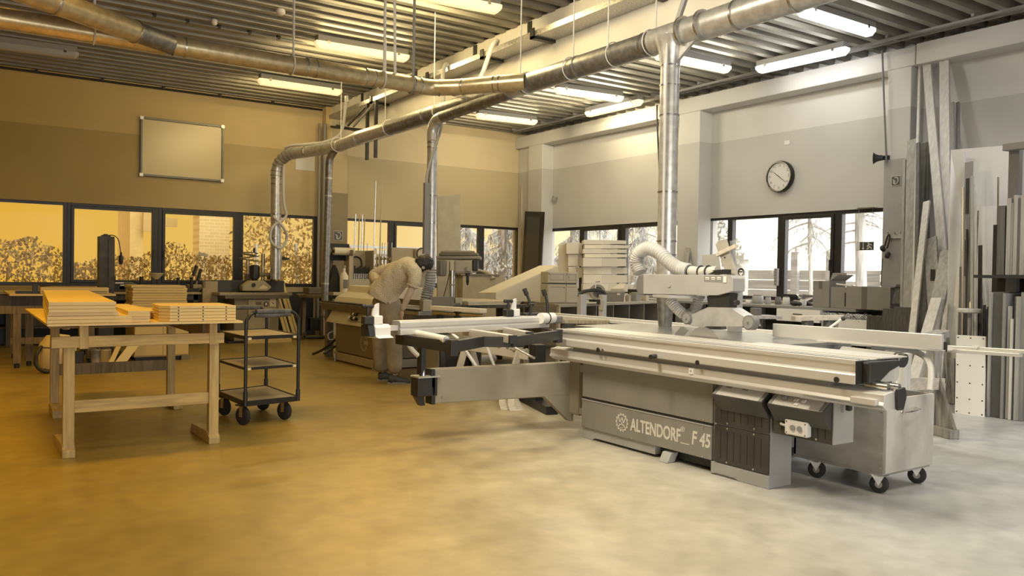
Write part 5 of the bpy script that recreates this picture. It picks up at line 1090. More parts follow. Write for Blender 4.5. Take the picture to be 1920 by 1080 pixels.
MB().prism([V(cs_[1].x, cs_[1].y, .3)+dn*.06, V(cs_[2].x, cs_[2].y, .3)+dn*.06, V(cs_[2].x, cs_[2].y, .3)+dn*.5, V(cs_[1].x, cs_[1].y, .3)+dn*.5], (0, 0, .02)).build('shelf', dark_wood, ib)
MB().prism([(cs_[0].x, cs_[0].y, .05), (cs_[1].x, cs_[1].y, .05), (cs_[1].x, cs_[1].y, .86), (cs_[0].x, cs_[0].y, .86)], (.03, 0, 0)).build('side', mach_light, ib)
# small grey cabinet with panelled doors
gc = T('small_cabinet', 'small grey panelled cabinet with a gap between drawer and doors on the middle bench', 'cabinet', (7.3, 9.6, .9))
gm = mat('cabinet_grey', (.45, .405, .31), .55, var=.04)
A_ = oz(1026, 566, .902); B_ = oz(1083, 562, .902); A_ = V(7.1, 9.55, .902); 
dA = od(1026, 566, 11.8); dB = od(1083, 566, 11.9)
A_ = V(dA.x, dA.y, .902); B_ = V(dB.x, dB.y, .902); e = (B_-A_).normalized(); nn = V(e.y, -e.x, 0); Wd = (B_-A_).length
def cq(u, v, w=0): return A_+e*(u*Wd)+V(0, 0, v)+nn*w
def cbox(mb, u0, u1, v0, v1, w0, w1): return mb.prism([cq(u0, v0, w0), cq(u1, v0, w0), cq(u1, v1, w0), cq(u0, v1, w0)], nn*(w1-w0))
cbox(MB(), 0, 1, 0, .275, -.4, 0).build('lower_body', gm, gc, bevel=.004); cbox(MB(), .0, 1, .29, .455, -.4, 0).build('upper_body', gm, gc, bevel=.004); cbox(MB(), .02, .97, .275, .29, -.38, -.03).build('gap', black, gc)
for u0, u1 in ((.02, .58), (.62, .98)):
    d_o = cbox(MB(), u0, u1, .01, .265, 0, .012).build('door', gm, gc, bevel=.003); f_ = cbox(MB(), u0+.12*(u1-u0), u1-.12*(u1-u0), .235, .24, .012, .016).build('moulding', mach_mid, d_o)
    d_o = cbox(MB(), u0, u1, .30, .445, 0, .012).build('drawer', gm, gc, bevel=.003)
    um = (u0+u1)/2; 
    for (a0, a1, b0, b1) in ((u0+.05, u1-.05, .335, .341), (u0+.05, u1-.05, .415, .421), (u0+.05, u0+.065, .335, .421), (u1-.065, u1-.05, .335, .421)): cbox(MB(), a0, a1, b0, b1, .012, .016).build('moulding', mach_mid, d_o)
for u, v in ((.03, .42), (.62, .42), (.68, .37), (.6, .26), (.53, .22)): cbox(MB(), u, u+.02, v, v+.012, .012, .02).build('knob', black, gc)
# sloping white panel
sp_ = T('sloped_board', 'large white board sloping down from the small cabinet towards the drill press', 'board', (7.3, 11.3, .9))
a, b, c, d = od(897, 551, 13.6), od(1012, 500, 13.6), od(1047, 500, 12.6), od(930, 551, 12.2)
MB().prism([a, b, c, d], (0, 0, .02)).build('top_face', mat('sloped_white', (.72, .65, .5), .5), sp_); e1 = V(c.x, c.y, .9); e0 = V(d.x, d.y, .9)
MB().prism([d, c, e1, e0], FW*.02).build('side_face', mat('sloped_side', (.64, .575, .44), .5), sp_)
sb = T('work_table', 'low table under the sloping white board behind the fence', 'table', (6.9, 11.2, 0))
a, b = od(860, 555, 13.2), od(955, 555, 13.2); MB().prism([V(a.x, a.y, .855), V(b.x, b.y, .855), V(b.x, b.y, .855)+FW*.8, V(a.x, a.y, .855)+FW*.8], (0, 0, .04)).build('tabletop', beech, sb)
for p in (a, b): MB().box((p.x-.03, p.y+.1, 0), (p.x+.04, p.y+.17, .855)).build('leg', grey_wood, sb); MB().box((p.x+.3, p.y+.55, 0), (p.x+.37, p.y+.62, .855)).build('leg', grey_wood, sb)
# stack of white carcass boxes
def carcass(px0, pxm, px1, py0, py1, D, label, group, depth=.35, flip=False):
    py0 += .7; D += .06*(int(py0) % 3); p0, p1 = od(px0, py1, D), od(px1, py0, D); t = T('carcass_box', label, 'box', ((p0.x+p1.x)/2, (p0.y+p1.y)/2, p0.z), 0, group)
    pm, pmT = od(pxm, py1, D), od(pxm, py0, D); off = FW*.06
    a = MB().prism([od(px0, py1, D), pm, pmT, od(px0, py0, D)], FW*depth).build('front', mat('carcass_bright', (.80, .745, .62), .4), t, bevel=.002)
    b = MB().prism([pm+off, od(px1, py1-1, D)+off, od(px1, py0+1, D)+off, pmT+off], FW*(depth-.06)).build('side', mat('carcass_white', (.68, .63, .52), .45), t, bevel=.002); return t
stk = [(1094, 1128, 1175, 449, 458), (1096, 1144, 1179, 458, 466), (1093, 1127, 1176, 466, 475), (1096, 1145, 1177, 475, 483), (1093, 1128, 1175, 483, 500), (1094, 1146, 1177, 500, 514), (1094, 1128, 1177, 514, 531), (1093, 1140, 1178, 531, 548), (1094, 1140, 1178, 548, 566)]
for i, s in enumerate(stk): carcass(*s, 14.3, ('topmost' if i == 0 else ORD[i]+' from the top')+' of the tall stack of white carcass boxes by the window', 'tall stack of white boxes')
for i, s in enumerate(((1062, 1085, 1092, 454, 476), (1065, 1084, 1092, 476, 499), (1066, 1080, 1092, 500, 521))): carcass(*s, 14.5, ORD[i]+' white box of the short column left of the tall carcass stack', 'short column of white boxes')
a, b = od(1046, 530, 14.0), od(1062, 457, 14.0); t = MB().prism([od(1044, 558, 14.85), od(1066, 558, 14.85), od(1062, 457, 14.85), od(1048, 459, 14.85)], FW*.03).build('white_sheet', white_board); tag(t, 'white board leaning at the left end of the carcass stacks', 'board')
cb_ = T('low_counter', 'long low counter carrying the white carcass stacks under the right windows', 'counter', (8.6, 12.3, 0))
p = [od(1040, 562, 14.25), od(1190, 562, 14.25)]; zc = p[1].z-.005; MB().prism([V(p[0].x, p[0].y, zc-.04), V(p[1].x, p[1].y, zc-.04), V(p[1].x, p[1].y, zc-.04)+FW*.8, V(p[0].x, p[0].y, zc-.04)+FW*.8], (0, 0, .04)).build('worktop', mach_mid, cb_)
for q in p:
    for k in (.1, .7): MB().boxc((q.x+FW.x*k, q.y+FW.y*k, (zc-.04)/2), (.06, .06, zc-.04)).build('leg', dark_wood, cb_)
# things on the middle bench
def gp(px, py, z=.9): return oz(px, py, z)
cr = T('plastic_crate', 'grey plastic crate with a small pale label on the middle bench', 'crate', gp(1155, 566)[:]); D = 11.9
c = [od(1137, 566, D), od(1170, 566, D), od(1172, 546, D), od(1136, 546, D)]; MB().prism([V(q.x, q.y, max(q.z, .902)) for q in c], FW*.4).build('body', mach_grey, cr, bevel=.01)
MB().prism([od(1135, 549, D-.01), od(1172, 549, D-.01), od(1172, 545, D-.01), od(1135, 545, D-.01)], FW*.43).build('rim', mach_mid, cr, bevel=.004); MB().prism([od(1157, 553, D-.005), od(1163, 553, D-.005), od(1163, 550, D-.005), od(1157, 550, D-.005)], FW*-.004).build('label', white_paint, cr)
t = T('hand_tray', 'tilted pale tray resting in the grey plastic crate', 'tray', od(1160, 545, D+.2)[:]); MB().prism([od(1145, 545, D+.1), od(1170, 545, D+.1), od(1174, 535, D+.3), od(1162, 534, D+.3)], (0, 0, .03)).build('tray', mach_light, t, bevel=.005)
rl = T('cable_reel', 'round cable reel with a bent handle on the middle bench', 'reel', gp(1120, 562)[:]); c = od(1120, 548, 11.95)
for s in (-.06, .06): MB().cyl(c+FW*s, c+FW*(s+.01), .115, seg=26).build('flange', mach_mid, rl, smooth=True)
MB().cyl(c-FW*.06, c+FW*.06, .08, seg=20).build('cable', dark_metal, rl); MB().cyl(c-FW*.08, c-FW*.06, .03).build('hub', black, rl); MB().tube([c+V(0, 0, -.1), od(1116, 540, 11.85), od(1117, 529, 11.85), od(1125, 528, 11.85)], .01, 8).build('handle', steel, rl); MB().boxc(c-V(0, 0, .125), (.2, .14, .03)).build('foot', black, rl)
for i, (px, py, w, h, m, nm, lb) in enumerate(((1177, 562, .05, .12, white_paint, 'spray_can', 'narrow pale can right of the grey plastic crate'), (1186, 562, .07, .1, mach_mid, 'small_box', 'small grey box right of the grey plastic crate'), (1200, 562, .14, .14, cardboard, 'cardboard_box', 'small carton right of the grey crate on the middle bench'), (1222, 562, .1, .1, mach_light, 'small_box', 'pale small box beside the tall metal duct'), (1088, 553, .1, .1, mach_grey, 'magazine_stack', 'pile of grey folders right of the small grey cabinet'))):
    q = cs_[1]+dv*((px-1048)/194)+dn*.16; t = T(nm, lb, 'can' if 'can' in nm else 'box', (q.x, q.y, .901)); 
    (MB().cyl((q.x, q.y, .901), (q.x, q.y, .901+h), w/2) if 'can' in nm else MB().boxc((q.x, q.y, .901+h/2), (w, w, h), (0, 0, .3))).build('body', m, t, bevel=.004)
    if nm == 'magazine_stack': [MB().boxc((q.x, q.y, .901+h+.02+.02*k), (w*1.1, w, .017), (0, 0, .3+.15*k)).build('folder', (mach_mid, mach_grey)[k % 2], t) for k in range(4)]
    else: MB().boxc((q.x, q.y, .901+h+.004), (w*.5, w*.5, .008)).build('lid', mach_mid, t)
# clamp press: two aluminium uprights with a black arch
cp_ = T('clamp_press', 'two aluminium uprights joined by a black arched grip behind the saw table', 'clamp', (5.5, 7.2, 0))
u0, u1 = od(1091, 570, 9.8), od(1130, 570, 9.8)
for u, w in ((u0, .085), (u1, .06)): MB().box((u.x-w/2, u.y-.04, 0), (u.x+w/2, u.y+.04, od(1091, 552, 9.8).z)).build('upright', alu, cp_, bevel=.004)
MB().tube([od(1086, 556, 9.8), od(1089, 550, 9.8), od(1097, 546, 9.8), od(1113, 544, 9.8), od(1126, 545, 9.8), od(1133, 549, 9.8), od(1134, 555, 9.8)], .022, 10, smooth=5).build('grip', black, cp_, smooth=True)
MB().boxc(od(1127, 572, 9.75), (.04, .05, .12)).build('slider', mach_light, cp_, bevel=.006); MB().boxc(od(1122, 566, 9.75), (.02, .05, .06)).build('lock', black, cp_, bevel=.006)
MB().boxc((u0.x/2+u1.x/2, u0.y/2+u1.y/2, .04), (.5, .4, .08)).build('foot', dark_metal, cp_)
t = T('board_stack', 'rough dusty plank lying behind the left end of the saw table', 'plank', (5, 6.6, .6)); a, b = oz(1050, 604, .84), oz(1140, 603, .84)
MB().bar((4.9, 6.6, .845), (5.35, 6.2, .845), .22, .04).build('plank', grey_wood, t, bevel=.006); MB().box((4.95, 6.35, 0), (5.05, 6.45, .825)).build('block', dark_wood, t); MB().box((5.2, 6.2, 0), (5.3, 6.3, .825)).build('block', dark_wood, t)

# ------------------------------------------------------------------ under and behind the outrigger
sh_ = T('sawhorse', 'pale dusty wooden sawhorse behind the swing arm', 'sawhorse', (3.95, 6.1, 0))
a, b = oz(885, 650, .6), oz(1000, 676, .6); a, b = V(4.40, 7.5, .55), V(4.70, 6.62, .50)
hm = mat('sawhorse_wood', (.62, .58, .5), .7, var=.15, scale=4)
MB().bar(a, b, .09, .09).build('beam', hm, sh_, bevel=.006)
for p in (a+(b-a)*.12, a+(b-a)*.88):
    for s in (-1, 1): MB().bar((p.x+.03*s, p.y, .55), (p.x+.2*s, p.y, 0), .07, .03, (0, 1, 0)).build('leg', hm, sh_, bevel=.003)
MB().box((4.42, 6.98, .2), (4.72, 7.02, .27)).build('stretcher', hm, sh_)
for i in range(40):
    pass
mb = MB()
for i in range(120):
    f = random.random(); p = a+(b-a)*f+V(random.uniform(-.04, .04), 0, .046); mb.boxc(p, (random.uniform(.01, .05), random.uniform(.02, .08), .006), (random.uniform(-.2, .2), random.uniform(-.2, .2), random.uniform(0, 3)))
mb.build('shavings', mat('shavings', (.3, .28, .25), .9, var=.3, scale=30), sh_, kind='stuff')
fb_ = T('machine_foot', 'dark steel foot with an upright post on the floor behind the swing arm', 'stand', (4.3, 5.9, 0))
a, b = oz(980, 750, 0), oz(1035, 778, 0); MB().bar((a.x, a.y, .04), (b.x, b.y, .04), .12, .08).build('foot', dark_metal, fb_, bevel=.004); c = (a+b)/2; MB().box((c.x-.06, c.y-.06, .08), (c.x+.06, c.y+.06, .62)).build('post', dark_metal, fb_, bevel=.004)
for i, (px, py) in enumerate(((945, 768), (962, 770))):
    a = oz(px, py, 0); t = T('wooden_wedge', ('left' if i == 0 else 'right')+' of two wedge shaped wooden feet on the floor under the swing arm', 'foot', a[:], 0, 'wooden feet under the swing arm')
    MB().prism([(a.x-.04, a.y, 0), (a.x+.05, a.y, 0), (a.x+.4, a.y+.75, 0), (a.x+.4, a.y+.75, .16), (a.x+.2, a.y+.4, .14), (a.x-.03, a.y+.05, .06)], (.06, -.03, 0)).build('wedge', pine, t, bevel=.004)
br_ = T('waste_drum', 'dark scuffed drum behind the outrigger beside the man', 'drum', (4.75, 7.9, 0)); q = oz(775, 715, 0)+V(.16, -.22, 0)
MB().lathe((q.x+.22, q.y+.3, 0), (0, 0, 1), [(0, .24), (.02, .26), (.25, .26), (.27, .27), (.29, .26), (.52, .26), (.54, .27), (.55, .25)], 28).build('drum', rust, br_, smooth=True); MB().cyl((q.x+.22, q.y+.3, .55), (q.x+.22, q.y+.3, .56), .24).build('lid', dark_metal, br_)
MB().tube([od(763, 640, 8.4), od(772, 655, 8.4), od(785, 668, 8.4)], .025, 8, smooth=5).build('hose', cable_w, br_, smooth=True)
hc_ = T('hose_coil', 'dark hose coil hanging under the outrigger right of the drum', 'hose', od(822, 675, 8.6)[:])
for k in range(3): MB().torus(od(820+k*2, 680, 8.6), (RT*.9+FW*.3), .22-.01*k, .018, 28, 8).build('loop', rubber, hc_, smooth=True)
for i, (a, b, r, m, lb) in enumerate((((868, 650), (896, 692), .014, cable_w, 'thin pale strut slanting under the outrigger, left one'), ((912, 648), (928, 690), .012, cable_w, 'thin pale strut slanting under the outrigger, right one'), ((962, 650), (1003, 672), .01, steel, 'thin curved cable right of the sawhorse'))):
    t = MB().cyl(od(*a, 6.6), od(*b, 6.6), r, seg=8).build('strut', m, smooth=True); tag(t, lb, 'strut' if i < 2 else 'cable')
t = T('tube_stock', 'grey tube lying on blocks behind the swing arm', 'tube', (od(858, 678, 9.3).x, od(858, 678, 9.3).y, 0)); a, b = od(858, 678, 9.3), od(925, 672, 9.9); MB().cyl(a, b, .05, seg=18).build('tube', mach_grey, t, smooth=True); MB().box((a.x+.1, a.y+.02, 0), (a.x+.3, a.y+.2, a.z-.05)).build('block', dark_wood, t); MB().cyl(a-(b-a)*.002, a, .042, seg=18).build('bore', black, t)
t = T('storage_cabinet', 'dark steel cabinet behind the outrigger next to the drum', 'cabinet', (5.5, 8.3, 0)); a = od(852, 650, 8.7); MB().box((a.x-.2, a.y, 0), (a.x+.35, a.y+.4, .62)).build('body', mach_grey, t, bevel=.01); MB().box((a.x-.18, a.y-.012, .05), (a.x+.33, a.y, .6)).build('door', dark_metal, t); MB().box((a.x+.26, a.y-.03, .3), (a.x+.28, a.y-.012, .42)).build('handle', steel, t)
# clamps rack bar behind fence
cl = T('sliding_rail', 'bright steel rail on a dark stand behind the crosscut fence', 'rail', (5.4, 8.8, .8)); a, b = od(812, 577, 9.2), od(907, 583, 8.7)
MB().bar(a, b, .1, .045).build('rail', white_paint, cl, bevel=.004); MB().cyl(a-V(0, 0, .06), b-V(0, 0, .055), .025).build('guide_bar', steel, cl, smooth=True); MB().boxc((a+b)/2-V(0, 0, .05), (.05, .08, .12)).build('carriage', black, cl)
for k in (.15, .85): p = a+(b-a)*k; MB().box((p.x-.03, p.y-.03, 0), (p.x+.03, p.y+.03, p.z-.08)).build('leg', dark_metal, cl)

globals().update(_keep2)
# ------------------------------------------------------------------ sliding table panel saw
saw = T('panel_saw', 'large grey sliding table panel saw with lettering on its side in the right foreground', 'saw', (4.6, 4.2, 0))
XF = 4.133
panel_m = mat('saw_panel', (.20, .193, .175), .42, .05, var=.18, scale=3.5, col2=(.24, .23, .212), stretch=(1, 1, .5))
base_m = mat('saw_base', .33, .5, var=.1, scale=3)
ribbed = mat('ribbed_black', (.028, .027, .025), .45, col2=(.05, .048, .044), scale=4)
screw = mat('screw', .6, .3, .9)
def screws(parent, pts, ax=(-1, 0, 0), r=.006):
    for p in pts: MB().cyl(p, V(*p)+V(*ax)*.004, r, seg=10).build('screw', screw, parent)
MB().box((4.15, 3.72, .09), (5.2, 5.10, .80)).build('body', base_m, saw)
p1 = MB().box((XF, 3.725, .335), (4.15, 5.095, .655)).build('upper_panel', panel_m, saw, bevel=.003)
p2 = MB().box((XF-.004, 3.725, .09), (4.15, 5.095, .318)).build('lower_panel', panel_m, saw, bevel=.003)
MB().box((4.14, 3.725, .318), (4.16, 5.1, .335)).build('panel_gap', black, saw)
MB().box((XF-.008, 3.725, .311), (XF+.002, 5.095, .318)).build('panel_lip', mach_light, p2)
screws(p1, [(XF, y, z) for y in (3.8, 4.5, 5.03) for z in (.345, .64)]); screws(p2, [(XF-.004, y, z) for y in (3.8, 4.5, 5.03) for z in (.10, .30)])
def yz(px, py, x=XF): return ox(px, py, x)
MB().prism([(4.145, 5.1, .09), (4.145, 5.1, 0), (4.145, 4.98, 0), (4.145, 4.945, .018), (4.145, 4.27, .02), (4.145, 4.27, .09)], (1.0, 0, 0)).build('base_skirt', base_m, saw, bevel=.004)
MB().box((4.2, 3.75, .02), (5.1, 4.27, .09)).build('base_recess', black, saw)
# lettering and gear emblem on the lower panel
o_ = yz(1184, 806, XF-.005); o2 = yz(1300, 829, XF-.005)
yA, zA = yz(1184, 806).y, yz(1184, 806).z
k_ = lettering('lettering', 'ALTENDORF', (XF-.0045, yz(1183, 806).y, yz(1183, 806).z), (0, -1, 0), (0, 0, 1), .128, let, p2, .0012, xs=.70, bold=.003)
lettering('lettering', '®', (XF-.0045, yz(1277, 811).y, .235), (0, -1, 0), (0, 0, 1), .05, let, p2, .0012)
lettering('lettering', '_', (XF-.0045, yz(1277, 826).y, .17), (0, -1, 0), (0, 0, 1), .128, let, p2, .0012, xs=1.25)
lettering('lettering', 'F 45', (XF-.0045, yz(1297, 831).y, yz(1297, 831).z-.002), (0, -1, 0), (0, 0, 1), .128, let, p2, .0012, xs=.76, bold=.003, shear=.12)
c = yz(1166, 792, XF-.006); Rr = .066
mb = MB(); n_ = 48
vs = []
for i in range(n_):
    a = 2*PI*i/n_
    for r in (Rr*.80, Rr*.92): vs.append((c.x, c.y-math.cos(a)*r, c.z+math.sin(a)*r))
mb.quadverts(vs, [(2*i, 2*i+1, (2*i+3) % (2*n_), (2*i+2) % (2*n_)) for i in range(n_)])
for i in range(14):
    a = 2*PI*i/14; u_, w_ = V(0, -math.cos(a), math.sin(a)), V(0, math.sin(a), math.cos(a))
    mb.quadverts([c+u_*Rr*.9+w_*.009, c+u_*Rr*.9-w_*.009, c+u_*Rr*1.07-w_*.007, c+u_*Rr*1.07+w_*.007], [(0, 1, 2, 3)])
def stroke(mb, a, b, w=.007):
    a, b = V(c.x-.0005, c.y-a[0]*Rr, c.z+a[1]*Rr), V(c.x-.0005, c.y-b[0]*Rr, c.z+b[1]*Rr); mb.bar(a, b, .001, w, (0, 0, 1) if abs((b-a).z) < abs((b-a).y) else (0, 1, 0))
for a, b in (((-.55, .55), (-.1, -.7)), ((.55, .55), (.1, -.7)), ((-.5, -.55), (0, .62)), ((.5, -.55), (0, .62)), ((-.25, -.6), (0, .05)), ((.25, -.6), (0, .05))): stroke(mb, a, b, .009)
mb.build('gear_emblem', let, p2)
# foot pedal
MB().prism([(4.08, 4.17, 0), (4.08, 4.085, 0), (4.12, 4.085, .07), (4.12, 4.17, .07)], (.08, 0, 0)).build('foot_pedal', mach_light, saw, bevel=.008)
# control column
MB().box((4.145, 3.262, .0), (4.355, 3.715, .66)).build('control_column', base_m, saw, bevel=.004)
MB().prism([(4.132, 3.73, 0), (4.132, 3.73, .085), (4.132, 3.26, .085), (4.132, 3.26, 0), (4.132, 3.5, 0), (4.132, 3.53, .012), (4.132, 3.68, .014)], (.1, 0, 0)).build('column_foot', base_m, saw, bevel=.004)
def ribpanel(y0, y1, z0, z1, nm):
    o = MB().box((XF-.004, y0, z0), (4.15, y1, z1)).build(nm, ribbed, saw, bevel=.003)
    mb = MB(); n = 7
    for k in range(1, n+1): y = y0+(y1-y0)*k/(n+1); mb.box((XF-.0055, y-.003, z0+.03), (XF-.003, y+.003, z1-.03))
    mb.build('ribs', black, o); screws(o, [(XF-.004, y, z) for y in (y0+.11, y1-.11) for z in (z0+.012, z1-.012)]); return o
ribpanel(3.265, 3.70, .09, .335, 'ribbed_cover'); ribpanel(3.265, 3.70, .345, .655, 'ribbed_cover')
def console(y0, y1, buttons):
    o = MB().prism([(4.14, y0, .605), (4.125, y0, .605), (4.045, y0, .545), (4.05, y0, .53), (4.12, y0, .44), (4.14, y0, .44)], (0, y1-y0, 0)).build('console', ribbed, saw, bevel=.003)
    n = V(-(.605-.545), 0, .08).normalized(); d = V(-.08, 0, -.06).normalized()
    q0 = V(4.125, y0, .605); f = lambda y, s, h=0: V(4.125, y, .605)+d*s+n*h
    e0, e1 = y0+.03, y1-.03
    pl = MB().prism([f(e0, .006, .001), f(e1, .006, .001), f(e1, .095, .001), f(e0, .095, .001)], n*.003).build('console_plate', mat('console_plate', .55, .4), o)
    for a, b in ((y0+.005, e0-.003), (e1+.003, y1-.005)): MB().prism([f(a, .006, .001), f(b, .006, .001), f(b, .095, .001), f(a, .095, .001)], n*.003).build('plate_end', mach_mid, o)
    if buttons:
        b = f(y1-.10, .04, .0); MB().lathe(b, n, [(0, .014), (.018, .014), (.02, .019), (.034, .02), (.04, .01)], 18).build('stop_button', mach_grey, o, smooth=True)
        for yy, s in ((y1-.175, .038), (y1-.225, .038), (y1-.195, .07)):
            b = f(yy, s, .003); MB().prism([b+V(0, a*.014, 0)+d*(bb*.012) for a, bb in ((-1, -1), (1, -1), (1, 1), (-1, 1))], n*.009).build('push_button', white_paint, o, bevel=.003)
    else:
        for yy in (y1-.09, y1-.22): b = f(yy, .018, .004); MB().prism([b+V(0, a*.022, 0)+d*(bb*.006) for a, bb in ((-1, -1), (1, -1), (1, 1), (-1, 1))], n*.001).build('display', mach_mid, o)
    return o
console(3.255, 3.655, False); console(2.83, 3.215, True)
bx = MB().box((4.135, 2.825, .355), (4.33, 3.235, .66)).build('switch_cabinet', ribbed, saw, bevel=.003)
MB().box((4.137, 2.82, .355), (4.33, 2.826, .65)).build('cabinet_side', base_m, saw)
mb = MB()
for k in range(7): mb.box((4.132, 2.87+k*.05, .38), (4.136, 2.876+k*.05, .60))
mb.build('ribs', black, bx); screws(bx, [(4.135, y, z) for y in (2.93, 3.13) for z in (.37, .64)])
so = MB().box((4.09, 2.962, .375), (4.135, 3.12, .465)).build('socket_box', white_paint, saw, bevel=.008)
for y in (3.06, 3.012): MB().cyl((4.09, y, .42), (4.083, y, .42), .017, seg=18).build('start_button', mach_mid, so)
for y in (2.975, 3.105):
    for z in (.387, .452): MB().cyl((4.09, y, z), (4.088, y, z), .004, seg=8).build('screw', dark_metal, so)
MB().tube([(4.115, 3.12, .42), (4.115, 3.16, .425), (4.13, 3.175, .425)], .008, 8, smooth=4).build('cable', white_paint, so)
MB().box((4.2, 2.80, .54), (4.26, 2.82, .62)).build('main_switch_plate', mach_light, saw); MB().boxc((4.23, 2.785, .585), (.03, .03, .07)).build('main_switch', black, saw, bevel=.01)
# sliding carriage and its rail
prof_c = [(4.0, .87), (4.0, .852), (4.012, .846), (4.018, .80), (4.0, .793), (3.996, .787), (3.996, .742), (4.01, .735), (4.40, .735), (4.42, .76), (4.42, .87)]
MB().prism([(x, 2.6, z) for x, z in prof_c], (0, 2.68, 0)).build('sliding_carriage', alu, saw, bevel=.002)
for x in (4.03, 4.06, 4.12): MB().box((x, 2.6, .868), (x+.008, 5.28, .8715)).build('carriage_slot', mach_grey, saw)
MB().box((4.2, 2.58, .869), (4.46, 3.6, .876)).build('carriage_lip', alu, saw)
for y in (5.02, 3.70): pass
for px, py, s in ((1122, 656, .018), (1308, 680, .016), (1569, 712, .016)):
    q = ox(px, py, 3.996); MB().cyl((3.997, q.y, q.z), (3.99, q.y, q.z), s, seg=18).build('plug_cap', black, saw)
q = ox(1228, 668, 3.99); MB().cyl((3.997, q.y, q.z), (3.93, q.y-.02, q.z), .016, seg=16).build('lock_knob', black, saw, smooth=True)
q = ox(1131, 657, 3.996); MB().cyl((3.997, q.y, q.z), (3.99, q.y, q.z), .014, seg=14).build('lock_screw', steel, saw)
MB().prism([(3.998, 2.595, .865), (4.4, 2.595, .865), (4.4, 2.595, .83), (4.3, 2.595, .80), (4.2, 2.595, .74), (4.0, 2.595, .737)], (0, .006, 0)).build('carriage_end_plate', black, saw)
MB().prism([(4.05, 2.60, .863), (4.34, 2.60, .863), (4.36, 2.60, .83), (4.25, 2.60, .80), (4.16, 2.60, .75), (4.05, 2.60, .74)], (0, -.05, 0)).build('end_hood', dark_metal, saw, bevel=.012)
prof_r = [(4.03, .70), (4.03, .66), (4.02, .64), (4.06, .612), (4.2, .612), (4.21, .66), (4.2, .705), (4.1, .712)]
MB().prism([(x, 2.45, z) for x, z in prof_r], (0, 2.95, 0)).build('guide_rail', alu, saw, bevel=.004)
MB().box((4.05, 2.8, .655), (4.2, 5.12, .735)).build('rail_web', mach_mid, saw)
MB().cyl((4.10, 2.6, .735), (4.10, 2.47, .735), .018).cyl((4.17, 2.6, .735), (4.17, 2.45, .735), .016).build('guide_roller', steel, saw, smooth=True)
MB().prism([(4.12, 2.45, .725), (4.2, 2.45, .735), (4.215, 2.45, .68), (4.19, 2.45, .61), (4.13, 2.45, .61)], (0, -.02, 0)).build('rail_end_cap', black, saw, bevel=.01)
q = ox(1635, 738, 4.0); MB().boxc((4.02, 2.56, .655), (.03, .15, .035)).build('rail_clamp', alu, saw, bevel=.004)
MB().box((4.0, 2.46, .62), (4.03, 2.95, .628)).build('rail_strip', mach_mid, saw)
q = ox(1296, 696, 4.026); s_ = MB().box((4.022, q.y-.02, q.z-.02), (4.03, q.y+.02, q.z+.02)).build('rating_label', white_paint, saw); lettering('label_mark', '4', (4.0215, q.y+.006, q.z-.006), (0, -1, 0), (0, 0, 1), .022, dark_metal, s_, .0003)
MB().box((4.13, 4.2, .655), (4.16, 5.12, .665)).build('rail_gasket', black, saw)
# main table, blade, rip fence
MB().prism([(4.46, 3.46, .842), (5.30, 3.48, .842), (5.30, 5.62, .842), (4.46, 5.62, .842)], (0, 0, .026)).build('main_table', cast, saw, bevel=.003)
MB().box((4.46, 3.47, .80), (5.28, 5.6, .842)).build('table_apron', mach_mid, saw)
mb = MB(); cb = V(4.475, 4.135, .78); Rb = .168; n_ = 60
pts = []
for i in range(n_*2):
    a = 2*PI*i/(n_*2); r = Rb*(1 if i % 2 else .955); pts.append((4.473, cb.y+math.cos(a)*r, cb.z+math.sin(a)*r))
mb.prism(pts, (.0035, 0, 0)).build('saw_blade', steel, saw)
MB().prism([(4.473, 4.43, .866), (4.473, 4.33, .868), (4.473, 4.28, .91), (4.473, 4.33, .935), (4.473, 4.36, .93)], (.003, 0, 0)).build('riving_knife', mach_grey, saw)
rf = MB().prism([(4.99, 3.93, .875), (5.02, 3.93, .875), (5.02, 3.93, .972), (4.99, 3.93, .972)], (.075, -1.22, 0)).build('rip_fence', alu, saw, bevel=.003)
MB().prism([(4.985, 3.55, .868), (5.1, 3.55, .868), (5.1, 3.55, .876), (4.985, 3.55, .876)], (.085, -.85, 0)).build('fence_foot', alu, rf)
MB().cyl((5.05, 3.5, .96), (5.08, 3.42, 1.03), .009).build('fence_lever', white_paint, rf, smooth=True); MB().ball((5.085, 3.41, 1.035), .016).build('lever_knob', black, rf, smooth=True)
MB().bar((5.10, 2.74, .895), (5.12, 2.70, .895), .04, .06).build('fence_end', black, rf)
a, b = ox(1600, 645, 5.2), ox(1915, 666, 5.2); MB().bar(a, b, .05, .022).build('fence_rail', alu, saw, bevel=.002)
a, b = ox(1770, 650, 5.22), ox(1990, 663, 5.22); MB().bar(a, b, .04, .02).build('fence_rail', alu, saw, bevel=.002)
MB().prism([ox(1822, 647, 5.19), ox(1836, 648, 5.19), ox(1829, 654, 5.19)], (.01, 0, 0)).build('rail_pointer', white_paint, saw)
for X, y0, y1 in ((5.46, 7.25, 4.0), (5.80, 7.7, 4.3)):
    r_ = MB().bar((X, y0, .845), (X, y1, .845), .055, .03).build('support_rail', white_paint, saw, bevel=.003)
    for yy in (y0-.5, y1+.5): MB().box((X-.03, yy-.03, 0), (X+.03, yy+.03, .83)).build('rail_post', dark_metal, r_)
MB().box((5.5, 4.2, .74), (5.85, 4.3, .82)).box((5.3, 4.25, .74), (5.5, 4.3, .82)).build('rail_bracket', dark_metal, saw)
MB().cyl((5.0, 3.35, .8), (5.02, 2.95, .79), .05).build('motor_housing', mach_light, saw, smooth=True); MB().cyl((5.02, 2.98, .8), (5.02, 2.92, .79), .045).build('motor_cap', dark_metal, saw, smooth=True)
MB().box((4.55, 2.95, .62), (4.95, 3.4, .74)).build('motor_carrier', dark_metal, saw, bevel=.02)
